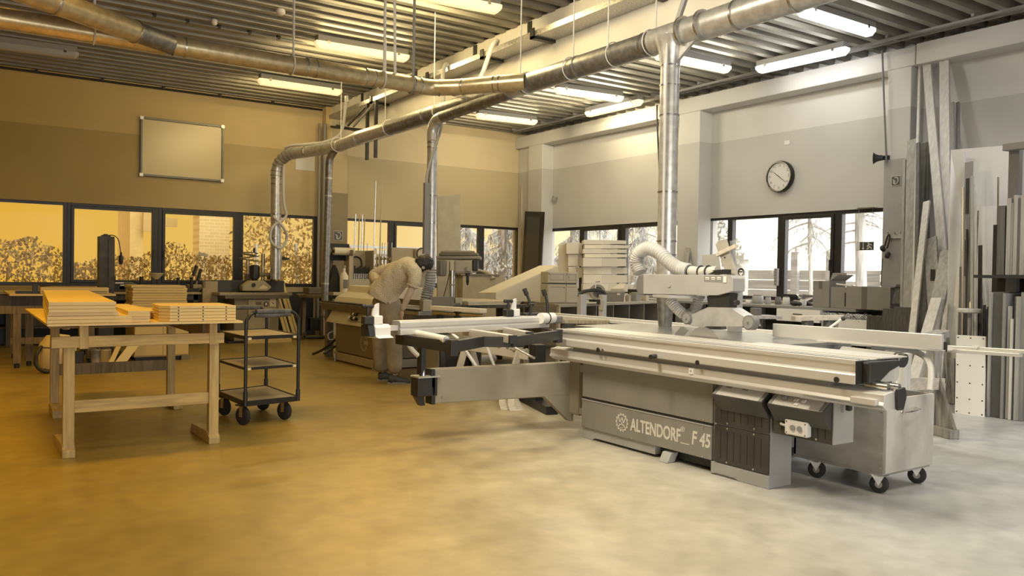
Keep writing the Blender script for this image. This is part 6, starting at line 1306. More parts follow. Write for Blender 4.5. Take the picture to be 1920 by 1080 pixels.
MB().tube([(5.1, 3.2, .86), (5.15, 2.95, .85), (5.1, 2.8, .78), (5.02, 2.75, .62)], .02, 8, smooth=6).build('dust_hose', hose_pl, saw, smooth=True)
MB().tube([(4.5, 2.75, .8), (4.55, 2.7, .72), (4.5, 2.68, .6)], .012, 8, smooth=4).build('cable', cable_w, saw)

# overhead guard with its hoses
og = T('blade_guard', 'overhead blade guard with a long pale arm and trapezoid hood above the saw table', 'guard', (4.6, 4.4, .9))
XG = 4.55
pts = [ox(*p, XG) for p in ((1206, 514), (1370, 516), (1374, 522), (1374, 546), (1344, 554), (1206, 551))]
arm = MB().prism(pts, (.13, 0, 0)).build('arm', mach_light, og, bevel=.004)
c_ = ox(1201, 534, XG); MB().prism([(XG+.0, c_.y-.03, c_.z-.085), (XG, c_.y-.03, c_.z+.085), (XG, c_.y+.03, c_.z+.08), (XG, c_.y+.055, c_.z+.03), (XG, c_.y+.055, c_.z-.04), (XG, c_.y+.03, c_.z-.08)], (.13, 0, 0)).build('arm_end_cap', mach_grey, og, bevel=.01)
c_ = ox(1255, 535, XG); MB().cyl((XG, c_.y, c_.z), (XG-.006, c_.y, c_.z), .018).build('rosette', mach_light, arm)
pl = [ox(*p, XG-.002) for p in ((1320, 517), (1355, 518), (1355, 529), (1320, 528))]; MB().prism(pl, (.002, 0, 0)).build('sticker_strip', mach_mid, arm)
for px in (1326, 1337, 1348): q = ox(px, 522, XG-.004); MB().boxc(q, (.002, .036, .02)).build('sticker', white_paint, arm); MB().boxc(q+V(-.001, 0, -.002), (.002, .03, .003)).build('sticker_mark', dark_metal, arm)
q = ox(1359, 524, XG-.004); MB().boxc(q, (.004, .03, .045)).build('sticker', white_paint, arm)
pts = [ox(*p, XG+.02) for p in ((1325, 555), (1368, 550), (1366, 578), (1328, 578))]; MB().prism(pts, (.09, 0, 0)).build('neck', dark_metal, og, bevel=.003)
hood_m = glass('hood_plastic', .08, (.9, .9, .9), .75)
pts = [ox(*p, XG) for p in ((1327, 577), (1368, 578), (1400, 598), (1405, 612), (1300, 612), (1282, 604), (1290, 594))]
hd = MB().prism(pts, (.012, 0, 0)).prism([p+V(.11, 0, 0) for p in pts], (.012, 0, 0)).build('hood', mat('hood_sheet', .37, .3, var=.25, scale=6), og)
for i, j in ((0, 1), (1, 2), (6, 0)): a, b = pts[i], pts[j]; MB().prism([a, b, b+V(.12, 0, 0), a+V(.12, 0, 0)], (0, 0, .004)).build('hood_top', MATS['hood_sheet'], og)
MB().prism([ox(*p, XG+.03) for p in ((1322, 612), (1352, 612), (1352, 618), (1322, 617))], (.06, 0, 0)).build('brush', mach_grey, og)
for px, py, r in ((1287, 597, .046), (1403, 605, .052)):
    q = ox(px, py, XG-.012); w = MB().cyl(q, q+V(.06, 0, 0), r, seg=24).build('roller', mach_grey, og, smooth=True); MB().cyl(q-V(.004, 0, 0), q, r*.82, seg=24).build('roller_disc', mach_mid, w); MB().cyl(q-V(.012, 0, 0), q, .008, seg=10).build('axle', steel, w)
q = ox(1375, 567, XG); MB().cyl(q+V(.05, .04, 0), q+V(0, -.02, 0), .01).cyl(q+V(0, -.02, 0), q+V(-.01, -.05, 0), .018).build('clamp_knob', dark_metal, og, smooth=True)
po = oz(1381, 613, .868); po = V(5.24, ox(1381, 600, 5.24).y, .868)
MB().box((5.18, po.y-.045, .866), (5.26, po.y+.045, 1.24)).build('post', mach_light, og, bevel=.004)
MB().bar((4.66, 4.05, 1.23), (5.22, po.y, 1.2), .06, .06).build('cross_arm', mach_mid, og)
pts = [ox(*p, XG+.06) for p in ((1200, 511), (1194, 492), (1200, 473), (1217, 466), (1236, 474), (1254, 491), (1272, 503), (1292, 508))]
sp = spline(pts, 44)
MB().tube(sp, .05, 18, rfun=lambda k: .052+.006*math.sin(k*2*PI*34)).build('corrugated_hose', hose_pl, og, smooth=True)
MB().tube([pts[-1], ox(1315, 510, XG+.06), ox(1345, 509, XG+.07)], .04, 14, smooth=4).build('hose_pipe', hose_pl, og, smooth=True)
for px in (1294, 1314, 1328): q = ox(px, 509, XG+.06); MB().torus(q, (0, 1, .05), .042, .006).build('hose_clamp', black, og)
MB().prism([ox(*p, XG+.03) for p in ((1313, 514), (1336, 507), (1357, 505), (1357, 514))], (.08, 0, 0)).build('hose_cradle', dark_metal, og)
a_ = V(5.02, 5.0, 0)
pts = [od(1256, 562, 6.35), od(1268, 577, 6.3), od(1283, 590, 6.25), od(1296, 588, 6.25), od(1306, 574, 6.25), od(1311, 556, 6.25)]
MB().tube(pts, .04, 16, smooth=36, rfun=lambda k: .04+.004*math.sin(k*2*PI*26)).build('corrugated_hose', hose_pl, og, smooth=True)
MB().boxc(od(1272, 556, 6.3), (.3, .3, .02), (0, 0, 1.2)).build('hose_shelf', mach_light, og)
# wooden jig with heart hole leaning on the arm
ji = T('wooden_jig', 'pale wooden jig with a heart shaped hole and a crosspiece standing on the saw guard', 'jig', ox(1370, 525, XG+.14)[:])
J = lambda x, y: ox(x, y, XG+.14)
MB().prism([J(*p) for p in ((1341, 458), (1349, 451), (1359, 448), (1382, 520), (1366, 526))], (.025, 0, 0)).build('board', ply, ji, bevel=.002)
MB().bar(J(1345, 478)-V(.005, 0, 0), J(1381, 461)-V(.005, 0, 0), .03, .022, (1, 0, 0)).build('crosspiece', pine, ji, bevel=.003)
q = J(1359, 483)-V(.001, 0, 0); MB().prism([q+V(0, a*.008, b*.008) for a, b in ((0, -1.2), (1, 0), (.9, .6), (.4, .8), (0, .4), (-.4, .8), (-.9, .6), (-1, 0))], (.002, 0, 0)).build('heart_hole', hole, ji)
# clear shield with a round face protection sticker
sh = T('clear_shield', 'clear plastic shield with a round sticker beside the overhead guard', 'shield', ox(1392, 530, 4.75)[:])
MB().prism([ox(*p, 4.75) for p in ((1368, 452), (1392, 446), (1398, 540), (1376, 548))], (.006, 0, 0)).build('sheet', glass('clear_sheet', .08, cloud=.12), sh)
q = ox(1390, 510, 4.745); s_ = MB().cyl(q, q-V(.003, 0, 0), .034, seg=26).build('sticker', dark_metal, sh); MB().torus(q-V(.003, 0, 0), (1, 0, 0), .032, .002, 26, 5).build('sticker_rim', white_paint, s_)
MB().cyl(q-V(.003, 0, .005), q-V(.005, 0, .005), .019, seg=20).build('sticker_head', white_paint, s_); MB().boxc(q+V(-.006, 0, .002), (.002, .03, .01)).build('sticker_goggles', dark_metal, s_)

# ------------------------------------------------------------------ crosscut outrigger
oc = T('crosscut_table', 'black crosscut outrigger frame with aluminium fence left of the panel saw', 'table', (3.3, 5.1, .8))
fa, fb = V(2.53, 5.2, .915), V(4.08, 5.54, .915)
mb = MB(); d_ = (fb-fa).normalized(); s_ = V(-d_.y, d_.x, 0)
prof = [(-.045, -.05), (.045, -.05), (.045, .05), (-.03, .05), (-.045, .035), (-.045, .006), (-.036, .002), (-.036, -.008), (-.045, -.012)]
mb.prism([fa+s_*a+V(0, 0, b) for a, b in prof], fb-fa).build('crosscut_fence', alu, oc, bevel=.002)
MB().prism([fa+s_*a*1.0+V(0, 0, b) for a, b in prof], d_*-.006).build('fence_end_plate', mach_mid, oc)
st0 = fa-d_*.22
MB().bar(fa-d_*.006, fa-d_*.15, .05, .035).build('fence_extension', alu, oc)
MB().prism([st0+s_*a+V(0, 0, b) for a, b in ((-.06, -.06), (.05, -.06), (.05, .03), (-.03, .03), (-.05, .01), (-.05, -.045), (-.09, -.06))], d_*.13).build('end_stop', white_paint, oc, bevel=.003)
MB().prism([st0+s_*a+V(0, 0, b) for a, b in ((-.055, -.05), (.05, -.05), (.05, .03), (-.03, .03))], d_*-.05).build('end_stop_cap', black, oc, bevel=.004)
def stop(b, lb):
    b = V(*b); k = MB().boxc(b+V(0, 0, .03), (.07, .07, .055)).build('stop_block', black, oc, bevel=.006)
    MB().cyl(b+V(0, 0, .05), b+V(0, 0, .12), .011).build('clamp_screw', black, k); MB().cyl(b+V(-.03, 0, .125), b+V(.03, 0, .125), .012).ball(b+V(-.03, 0, .125), .016).ball(b+V(.03, 0, .125), .016).build('clamp_grip', black, k, smooth=True)
    q = b+d_*.075; MB().boxc(q+V(0, 0, .03), (.07, .06, .06)).build('stop_carrier', white_paint, oc, bevel=.006)
    pts = [q+V(0, 0, .06)+d_*.02]+[q+V(0, 0, .06)+d_*(.02-.06*math.cos(a))+V(0, 0, .085*math.sin(a)) for a in [i*PI/2/6 for i in range(7)]]
    MB().prism(pts, s_*.012).build('stop_flap', white_paint, oc)
stop(st0+V(.0, 0, .03)-d_*.03, ''); stop(fa+d_*1.13+V(0, 0, .05)-s_*.0, '')
q = fb+V(0, 0, .05); b_ = fa+d_*1.4+V(0, 0, .05)
MB().cyl(b_, b_+V(0, 0, .09), .011).cyl(b_+V(-.03, 0, .095), b_+V(.03, 0, .095), .012).build('clamp_grip', black, oc, smooth=True)
e_ = od(1013, 597, 6.75); MB().cyl(e_, e_+d_*.16, .045).build('fence_head', white_paint, oc, smooth=True); MB().torus(e_+d_*.08, d_, .047, .005).build('head_strap', black, oc); MB().boxc(e_+d_*.2+V(0, 0, -.015), (.1, .07, .06)).build('head_foot', mach_grey, oc, bevel=.01)
# two black clamp levers
for a, m, b in (((983, 541), (993, 566), (996, 592)), ((1019, 543), (1026, 566), (1026, 592))):
    l = MB().tube([od(*b, 6.85), od(*m, 6.85), od(*a, 6.85)], .012, 10, smooth=5).build('clamp_lever', black, oc, smooth=True); MB().cyl(od(*a, 6.85), od(a[0]+(m[0]-a[0])*.5, a[1]+(m[1]-a[1])*.5, 6.85), .019).build('lever_grip', rubber, l, smooth=True)
MB().boxc(od(1008, 592, 6.85), (.3, .1, .05)).build('lever_base', black, oc, bevel=.006)
zf = .83
A, B, C_, D_, E_ = [oz(x, y, zf) for x, y in ((747, 635), (849, 650), (903, 640), (957, 641), (1046, 628))]
for a, b in ((A, B), (B, C_), (C_, D_), (D_, E_)): MB().bar(a, b, .05, .075).build('frame_bar', dark_metal, oc, bevel=.003)
F_ = oz(900, 606, zf); MB().bar(A, F_, .05, .07).build('frame_bar', dark_metal, oc, bevel=.003); MB().bar(oz(970, 612, zf), E_, .05, .07).build('frame_bar', dark_metal, oc, bevel=.003)
for c0 in (B, E_): MB().box(c0-V(.028, .028, .06), c0+V(.028, .028, .045)).build('corner_block', black, oc, bevel=.003)
zb = .855
for a, b in (((822, 614), (960, 636)), ((905, 612), (992, 629))):
    p, q = oz(*a, zb), oz(*b, zb); MB().bar(p, q, .055, .055).build('support_bar', alu, oc, bevel=.003); MB().bar(q, q+(q-p).normalized()*.025, .057, .057).build('bar_cap', black, oc)
p, q = oz(757, 620, .87), oz(836, 637, .87); ro = MB().cyl(p, q, .026).build('roller', white_paint, oc, smooth=True); MB().cyl(q, q+(q-p).normalized()*.02, .02).build('roller_axle', steel, ro, smooth=True)
p, q = oz(842, 622, .85), oz(858, 634, .85); MB().bar(p, q, .02, .01).build('strut', white_paint, oc)
# swing arm
sa = T('swing_arm', 'pale grey boxed swing arm hinged on the left end of the panel saw', 'arm', (3.6, 5.45, .3))
l0, l1, r0, r1 = oy(815, 692, 5.55), oy(815, 757, 5.55), oy(1077, 679, 5.42), oy(1077, 741, 5.42)
MB().prism([l0, l1, r1, r0], (.0, .09, 0)).build('beam', mat('arm_grey', (.29, .262, .205), .45, var=.06), sa, bevel=.008)
MB().prism([l0+V(-.03, -.01, 0), l1+V(-.03, -.01, -.005), l1+V(0, -.01, -.005), l0+V(0, -.01, 0)], (0, .11, 0)).build('beam_end', black, sa, bevel=.003)
for px, py in ((829, 745), (911, 738), (995, 733), (934, 698)): q = oy(px, py, 5.47+.08*(1-(px-815)/262)); MB().cyl(q, q-V(0, .012, 0), .011, r2=.008, seg=12).build('bolt', steel, sa)
g0, g1, g2 = oy(1020, 743, 5.44), oy(1076, 741, 5.42), oy(1075, 789, 5.42); MB().prism([g0, g1, g2, g2+V(-.04, 0, 0)], (0, .06, 0)).build('gusset', MATS['arm_grey'], sa, bevel=.003)
h = oy(1082, 740, 5.36); MB().box((h.x-.03, 5.30, .13), (h.x+.035, 5.44, .60)).build('hinge_post', MATS['arm_grey'], sa, bevel=.02); MB().box((h.x-.02, 5.08, .15), (h.x+.035, 5.32, .2)).box((h.x-.02, 5.08, .5), (h.x+.035, 5.32, .56)).build('hinge', mach_light, sa)
b0, b1 = oy(777, 708, 5.6), oy(813, 740, 5.6); MB().box((b0.x, 5.54, b1.z), (b1.x, 5.66, b0.z)).build('bracket', dark_metal, sa, bevel=.004); MB().box((b0.x, 5.53, b0.z), (b1.x+.02, 5.67, b0.z+.012)).build('bracket_cap', mach_light, sa)
f0 = oy(786, 760, 5.6); MB().prism([(b0.x, 5.57, b1.z), (b0.x+.07, 5.57, b1.z), (f0.x+.035, 5.57, f0.z), (f0.x, 5.57, f0.z)], (0, .06, 0)).build('bracket_foot', dark_metal, sa)
q = oy(792, 705, 5.6); MB().box((q.x-.02, 5.58, b0.z), (q.x+.02, 5.62, .80)).build('support_post', dark_metal, sa, bevel=.003); MB().lathe((q.x+.005, 5.6, b0.z), (0, 0, 1), [(0, .025), (.06, .02), (.08, .012)], 12).build('post_boot', steel, sa, smooth=True)

# ------------------------------------------------------------------ dust cart at the saw's right end
ct = T('waste_cart', 'grey plywood waste cart of shavings on black casters at the saw\'s right end', 'cart', (4.9, 3.1, 0))
ply_g = mat('grey_plywood', (.34, .325, .30), .6, var=.25, scale=3, stretch=(1, 1, 2.5))
ply_l = mat('pale_plywood', (.44, .425, .395), .6, var=.2, scale=3, stretch=(2, 2, 1))
X0, X1, Y0, Y1, Z0, Z1 = 4.64, 5.17, 2.82, 3.46, .13, .585
MB().box((X0, Y0, Z0), (X0+.018, Y1, Z1)).build('side_panel', ply_g, ct, bevel=.002); MB().box((X1-.018, Y0, Z0), (X1, Y1, Z1)).build('side_panel', ply_g, ct, bevel=.002)
MB().box((X0+.001, Y0-.018, Z0), (X1, Y0, Z1)).build('end_panel', ply_l, ct, bevel=.002); MB().box((X0, Y1-.018, Z0), (X1, Y1, Z1)).build('end_panel', ply_g, ct, bevel=.002)
MB().box((X0, Y0, Z0-.018), (X1, Y1, Z0)).build('bottom', ply_g, ct)
mb = MB()
for i in range(700):
    p = V(random.uniform(X0+.03, X1-.03), random.uniform(Y0+.01, Y1-.03), .535+random.uniform(0, .02)); e = Euler((random.uniform(-.6, .6), random.uniform(-.6, .6), random.uniform(0, 6))).to_matrix(); a, b = e @ V(.012, 0, 0), e @ V(0, .008, 0)
    mb.quadverts([p-a-b, p+a-b, p+a+b, p-a+b], [(0, 1, 2, 3)])
mb.box((X0+.02, Y0+.001, .40), (X1-.02, Y1-.02, .535)).build('shavings', mat('shavings', (.3, .28, .25), .9, var=.3, scale=30), ct, kind='stuff')
q0 = V(X0+.16, Y0-.018, .49); MB().tube([q0, q0+V(0, -.03, .005), q0+V(.04, -.04, .008), q0+V(.11, -.04, .012), q0+V(.15, -.03, .012), q0+V(.15, 0, .012)], .009, 8, smooth=5).build('handle', chrome, ct, smooth=True)
for a in (0, .15): MB().boxc(q0+V(a, -.003, .006), (.03, .006, .035)).build('handle_plate', chrome, ct)
screws(ct, [(X0, Y0+.012, z) for z in (.16, .25, .36, .5, .56)], r=.004)
for x, y in ((X0+.03, Y0+.04), (X1-.06, Y0+.05), (X0+.03, Y1-.16), (X1-.06, Y1-.12)):
    ax = V(.9, .35, 0).normalized(); p = V(x, y, .055)
    w = MB().lathe(p-ax*.018, ax, [(0, .02), (0, .045), (.006, .055), (.03, .055), (.036, .045), (.036, .02)], 24).build('wheel', rubber, ct, smooth=True)
    MB().cyl(p-ax*.02, p+ax*.02, .022, seg=14).build('hub', steel, w, smooth=True)
    for s in (-1, 1): MB().prism([p+ax*.024*s+V(0, 0, -.008), p+ax*.024*s+V(.02, -.03, .06), p+ax*.024*s+V(-.03, .03, .06)], ax*.003).build('fork', zinc, ct)
    MB().boxc(p+V(0, 0, .058), (.09, .08, .006)).build('caster_plate', zinc, ct)
# ------------------------------------------------------------------ right wall things
ck = T('wall_clock', 'round wall clock with a dark rim high on the right wall', 'clock', ox(1461, 331, XR-.02)[:])
cc = ox(1460.5, 331, XR-.07); cR = .265; LX = V(-1, 0, 0); LY = V(0, -1, 0); LZ = V(0, 0, 1)
MB().lathe((XR-.003, cc.y, cc.z), (-1, 0, 0), [(0, cR*.98), (.03, cR*1.0), (.07, cR*.98), (.085, cR*.93), (.085, cR*.88), (.06, cR*.86)], 48).build('rim', mat('clock_rim', .015, .15), ck, smooth=True)
MB().torus((XR-.088, cc.y, cc.z), (1, 0, 0), cR*.905, .007, 48, 6).build('chrome_ring', chrome, ck, smooth=True)
MB().cyl((XR-.06, cc.y, cc.z), (XR-.068, cc.y, cc.z), cR*.875, seg=48).build('face', mat('clock_face', .6, .5), ck)
for n in range(1, 13):
    a = n*PI/6; p = V(XR-.0685, cc.y-math.sin(a)*cR*.70, cc.z+math.cos(a)*cR*.70-.018); lettering('numeral', str(n), p[:], (0, -1, 0), (0, 0, 1), .062, mat('numeral_grey', .11, .5), ck, .0006, align='CENTER')
def hand_(ang, L, w, nm):
    d = V(0, -math.sin(ang), math.cos(ang)); s = V(0, math.cos(ang), math.sin(ang)); p = V(XR-.072, cc.y, cc.z); MB().prism([p-d*.02-s*w, p-d*.02+s*w, p+d*L+s*w*.4, p+d*L-s*w*.4], (-.002, 0, 0)).build(nm, black, ck)
hand_(R(306), cR*.52, .006, 'hour_hand'); hand_(R(128), cR*.66, .005, 'minute_hand')
q = ox(1476, 268, XR); tag(MB().box((XR-.01, q.y-.05, q.z-.03), (XR-.001, q.y+.05, q.z+.04)).build('notice', white_paint), 'tiny white notice on the right wall above the clock', 'notice')
sp2 = T('horn_speaker', 'dark horn loudspeaker on the edge of the right pillar', 'speaker', ox(1652, 296, 10.9)[:]); q = ox(1660, 296, 10.93)
MB().lathe((q.x-.02, q.y+.02, q.z), (-.45, .9, 0), [(0, .035), (.06, .045), (.1, .06), (.13, .085), (.132, .075), (.09, .045)], 22).build('horn', dark_metal, sp2, smooth=True); MB().boxc((10.94, 6.70, q.z), (.06, .08, .06)).build('mount', black, sp2)
t = MB().cyl(ox(1654, 95, 10.88), ox(1662, 305, 10.9), .013, seg=8).build('conduit', mach_grey, smooth=True); tag(t, 'thin dark conduit running down the left edge of the right pillar', 'conduit')
t = MB().tube([ox(1232, 197, 10.9), ox(1232, 225, 10.88), ox(1235, 290, 10.88), ox(1237, 340, 10.9)], .016, 8, smooth=4).build('conduit', dark_metal, smooth=True); tag(t, 'dark cable running down the wall just left of the tall metal duct', 'cable')
t = T('wall_bracket', 'small pale bracket on the wall right of the black panel', 'bracket', ox(1038, 372, XR)[:]); a, b = ox(1018, 370, XR-.02), ox(1042, 368, XR-.02); MB().bar(a, b, .02, .03).build('arm', mach_light, t); MB().boxc(b-V(.03, 0, .06), (.06, .08, .12), (.4, 0, 0)).build('head', mach_light, t, bevel=.01)
pg = T('peg_rail', 'small wooden peg rail on the right pillar', 'rail', ox(1680, 442, 10.92)[:]); a, b = ox(1661, 444, 10.905), ox(1697, 443, 10.905)
MB().bar(a, b, .02, .055).build('board', beech, pg, bevel=.003)
for px in (1666, 1679, 1691): p = ox(px, 440, 10.9); MB().cyl(p, p+V(-.04, 0, .045), .009, seg=8).build('peg', beech, pg)
ep = T('ear_protectors', 'black ear protectors hanging from the peg rail by their band', 'headphones', ox(1661, 475, 10.87)[:])
MB().tube([ox(1659, 462, 10.86), ox(1663, 446, 10.86), ox(1667, 440, 10.86), ox(1668, 448, 10.86), ox(1663, 466, 10.86)], .012, 8, smooth=5).build('band', black, ep, smooth=True)
for px, py, an in ((1656, 468, .5), (1665, 477, -.4)): p = ox(px, py, 10.86); MB().lathe(p-V(.02, -.03, 0), (.3, -1, an), [(0, .02), (.015, .045), (.04, .05), (.06, .04)], 16).build('cup', black, ep, smooth=True)
MB().tube([ox(1655, 485, 10.86), ox(1653, 510, 10.86), ox(1652, 536, 10.86)], .006, 6, smooth=5).build('cord', black, ep)
xs = T('exit_sign', 'green field exit sign with a running figure hanging in the right hand window', 'sign', ox(1622, 462, 11.2)[:])
xs['label'] = 'small dark exit sign with a running figure hanging in the right hand window'
a, b = ox(1606, 454, 11.2), ox(1638, 469, 11.2); w = a.y-b.y; h = a.z-b.z; o0 = V(11.2, a.y, b.z)
def sq(u, v, d=0): return o0+V(-d, -u*w, v*h)
MB().prism([sq(0, 0), sq(1, 0), sq(1, 1), sq(0, 1)], (.006, 0, 0)).build('board', mat('exit_field', .055, .4), xs)
pal = mat('exit_pale', .62, .5)
MB().prism([sq(.02, .04, .001), sq(.2, .04, .001), sq(.2, .96, .001), sq(.02, .96, .001)], (-.002, 0, 0)).build('door_symbol', pal, xs)
MB().prism([sq(u, v, .001) for u, v in ((.38, .92), (.42, .92), (.42, .28), (.48, .28), (.40, .06), (.32, .28), (.38, .28))], (-.002, 0, 0)).build('arrow_symbol', pal, xs)
mb = MB().cyl(sq(.70, .82, .001), sq(.70, .82, .003), h*.1, seg=14)
for p0, p1 in (((.70, .68), (.76, .42)), ((.70, .66), (.62, .48)), ((.62, .48), (.66, .36)), ((.72, .68), (.84, .70)), ((.84, .70), (.88, .56)), ((.76, .42), (.70, .22)), ((.70, .22), (.60, .14)), ((.76, .42), (.86, .32)), ((.86, .32), (.88, .14)), ((.88, .14), (.97, .14))): mb.bar(sq(*p0, .002), sq(*p1, .002), .002, h*.11, (0, 0, 1) if abs(p0[0]-p1[0]) > .09 else (0, 1, 0))
mb.build('running_figure', pal, xs)
MB().box((11.19, b.y, 2.385), (XR+.02, a.y, 2.40)).build('mount', steel, xs)
for u in (.1, .9): MB().cyl(sq(u, 1), V(11.2, sq(u, 1).y, 2.39), .002, seg=6).build('hanging_wire', steel, xs)

# ------------------------------------------------------------------ bench along the right windows
rb = T('workbench', 'long grey workbench under the right hand windows', 'bench', (10.8, 8.8, 0))
MB().box((10.35, 6.75, .86), (11.25, 12.3, .9)).build('worktop', mach_mid, rb, bevel=.003)
for y in (6.85, 8.4, 10.0, 12.2):
    for x in (10.42, 11.18): MB().box((x-.03, y-.03, 0), (x+.03, y+.03, .86)).build('leg', dark_wood, rb)
MB().box((10.45, 6.8, .25), (11.2, 12.2, .28)).build('shelf', dark_wood, rb); MB().box((11.2, 6.8, 0), (11.24, 12.2, .86)).build('back', dark_wood, rb)
def fbox(a, b, X, dx, nm, m, parent, **k):
    p, q = ox(*a, X), ox(*b, X); return MB().box((X, p.y, q.z), (X+dx, q.y, p.z)).build(nm, m, parent, **k)
t = T('drawer_box', 'white drawer front under the right bench behind the small table', 'drawer', ox(1496, 607, 10.3)[:]); fbox((1456, 578), (1537, 606), 10.3, .5, 'front', white_board, t, bevel=.003); p = ox(1496, 590, 10.3); MB().box((10.285, p.y-.08, p.z), (10.3, p.y+.08, p.z+.015)).build('handle', steel, t)
t = T('waste_box', 'white box heaped with wood wool under the right bench', 'box', ox(1590, 615, 10.2)[:]); fbox((1572, 598), (1624, 640), 10.2, .5, 'box', white_board, t, bevel=.003); fbox((1540, 600), (1571, 640), 10.25, .45, 'box_side', mach_light, t)
mb = MB(); random.seed(5); a, b = ox(1545, 597, 10.3), ox(1624, 597, 10.3)
for i in range(500):
    p = V(random.uniform(10.22, 10.6), random.uniform(b.y, a.y), a.z-.02+random.uniform(0, .09)); d = V(random.uniform(-1, 1), random.uniform(-1, 1), random.uniform(-.5, .5)).normalized()*.04; mb.tube([p-d, p+V(0, 0, .012), p+d], .006, 4)
mb.build('wood_wool', mat('wood_wool', .5, .9, var=.3, scale=20), t, kind='stuff')
t = T('storage_cabinet', 'dark wooden cabinet side at the near end of the right bench', 'cabinet', (10.6, 6.5, 0)); fbox((1626, 592), (1676, 700), 10.05, .9, 'side', dark_wood, t); 
b_ = t.children[0]
for i, (a, b, X, lb) in enumerate((((1680, 533), (1701, 570), 10.4, 'small dark board standing at the right end of the right bench'), ((1676, 575), (1712, 640), 9.6, 'dark stained panel leaning below the right pillar'), ((1655, 578), (1680, 660), 9.75, 'dark narrow panel leaning left of the dark stained panel'))):
    p, q = ox(*a, X), ox(*b, X); t = MB().prism([(X-.1, p.y, 0 if i else q.z), (X-.1, q.y, 0 if i else q.z), (X, q.y, p.z), (X, p.y, p.z)], (.03, 0, 0)).build('dark_board', dark_wood, bevel=.004); tag(t, lb, 'board')
# cartons
c1 = T('cardboard_box', 'tall open cardboard box with raised flaps on the right bench', 'box', ox(1540, 572, 10.5)[:])
def cx_(px, py, X): return ox(px, py, X)
p, q = ox(1525, 526, 10.42), ox(1554, 571, 10.42); z0, z1 = .902, p.z
MB().box((10.42, q.y, z0), (10.82, p.y, z1)).build('body', cardboard, c1, bevel=.003); MB().box((10.418, (p.y+q.y)/2-.02, z1-.12), (10.42, (p.y+q.y)/2+.04, z1)).build('tape', tape, c1)
MB().prism([(10.82, q.y, z1), (10.82, p.y, z1), (10.86, p.y-.02, z1+.12), (10.86, q.y+.02, z1+.12)], (.005, 0, 0)).build('flap', cardboard, c1); MB().prism([(10.44, q.y, z1), (10.82, q.y, z1), (10.82, q.y-.13, z1+.09), (10.44, q.y-.13, z1+.09)], (0, -.004, .004)).build('flap', cardboard, c1)
c2 = T('cardboard_box', 'large closed cardboard box at the near end of the right bench', 'box', ox(1610, 575, 10.45)[:])
p, q = ox(1592, 537, 10.4), ox(1640, 580, 10.4); y1, y0 = p.y+.02, ox(1672, 580, 10.4).y
MB().box((10.36, y0, .902), (10.9, y1, p.z)).build('body', cardboard, c2, bevel=.004); ym = (y0+y1)/2+.05
MB().box((10.357, ym-.04, .905), (10.36, ym+.04, p.z)).box((10.36, ym-.04, p.z), (10.9, ym+.04, p.z+.003)).build('tape', tape, c2); MB().prism([(10.36, y0, p.z+.002), (10.9, y0, p.z+.002), (10.9, y0-.16, p.z+.03), (10.36, y0-.16, p.z+.02)], (0, 0, .004)).build('flap', cardboard, c2)
c3 = T('cardboard_box', 'cardboard box with a dark slot between the tall box and the large box', 'box', ox(1578, 570, 10.45)[:]); a = ox(1562, 538, 10.5); b = ox(1591, 572, 10.5)
MB().box((10.44, y1+.01, .902), (10.85, a.y, a.z)).build('body', cardboard, c3, bevel=.003); MB().box((10.436, y1+.03, .93), (10.44, y1+.07, a.z-.08)).build('slot', black, c3)
MB().boxc((10.6, y1+.1, a.z+.02), (.3, .25, .02), (.1, .1, 0)).build('paper', white_paint, c3)
# small things on the right bench
items = [(1421, 560, 'mug', 'wide pale pot on the right bench near the hose', .09, .13, mach_light), (1440, 563, 'jar', 'glass jar on the right bench left of the wire basket', .045, .11, mach_light), (1459, 563, 'jar', 'dark filled jar standing in the middle of the right bench', .05, .11, mach_grey), (1474, 562, 'paint_can', 'pale can right of the dark filled jar', .055, .12, white_paint), (1405, 562, 'jar', 'low pale tin at the left end of the right bench', .06, .06, white_paint), (1506, 562, 'jar', 'small pale jar left of the tall open carton', .05, .1, white_paint)]
for px, py, nm, lb, r, h, m in items:
    q = ox(px, py, 10.75); t = T(nm, lb, nm.split('_')[-1], (10.75, q.y, .901)); MB().lathe((10.75, q.y, .901), (0, 0, 1), [(0, r*.9), (h*.1, r), (h*.8, r), (h, r*.85)], 18).build('body', m, t, smooth=True); MB().cyl((10.75, q.y, .901+h), (10.75, q.y, .915+h), r*.8, seg=16).build('lid', mach_grey, t)
t = T('tool_pouch', 'black tool pouch lying on the right bench', 'pouch', ox(1490, 564, 10.5)[:]); q = ox(1490, 563, 10.5); MB().ball((10.5, q.y, .94), .05, (1, 1.6, .8)).ball((10.5, q.y-.08, .935), .04, (1, 1.2, .8)).build('pouch', black, t, smooth=True); MB().boxc((10.5, q.y+.05, .97), (.03, .05, .03)).build('strap', rubber, t)
mb = MB(); a, b = ox(1492, 566, 10.9), ox(1524, 566, 10.9)
t = T('tool_pile', 'pale crumpled paper heap beside the tall open carton', 'paper', ox(1508, 560, 10.9)[:])
for k in range(9): MB().boxc((10.8+random.uniform(0, .2), random.uniform(b.y, a.y), .93+k*.014), (.16, .14, .012), (random.uniform(-.5, .5), random.uniform(-.5, .5), random.uniform(0, 3))).build('sheet', white_paint if k % 2 else mach_light, t)
p = ox(1453, 519, 11.17); pst_ = T('power_strip', 'pale vertical power strip on the window post', 'strip', p[:]); a, b = ox(1451, 503, 11.2), ox(1457, 536, 11.2); MB().box((11.2, b.y, b.z), (11.25, a.y, a.z)).build('body', mach_light, pst_, bevel=.006)
for k in range(6): z = b.z+.03+k*(a.z-b.z-.05)/5; MB().cyl((11.2, (a.y+b.y)/2, z), (11.197, (a.y+b.y)/2, z), .014, seg=12).build('outlet', mach_grey, pst_)
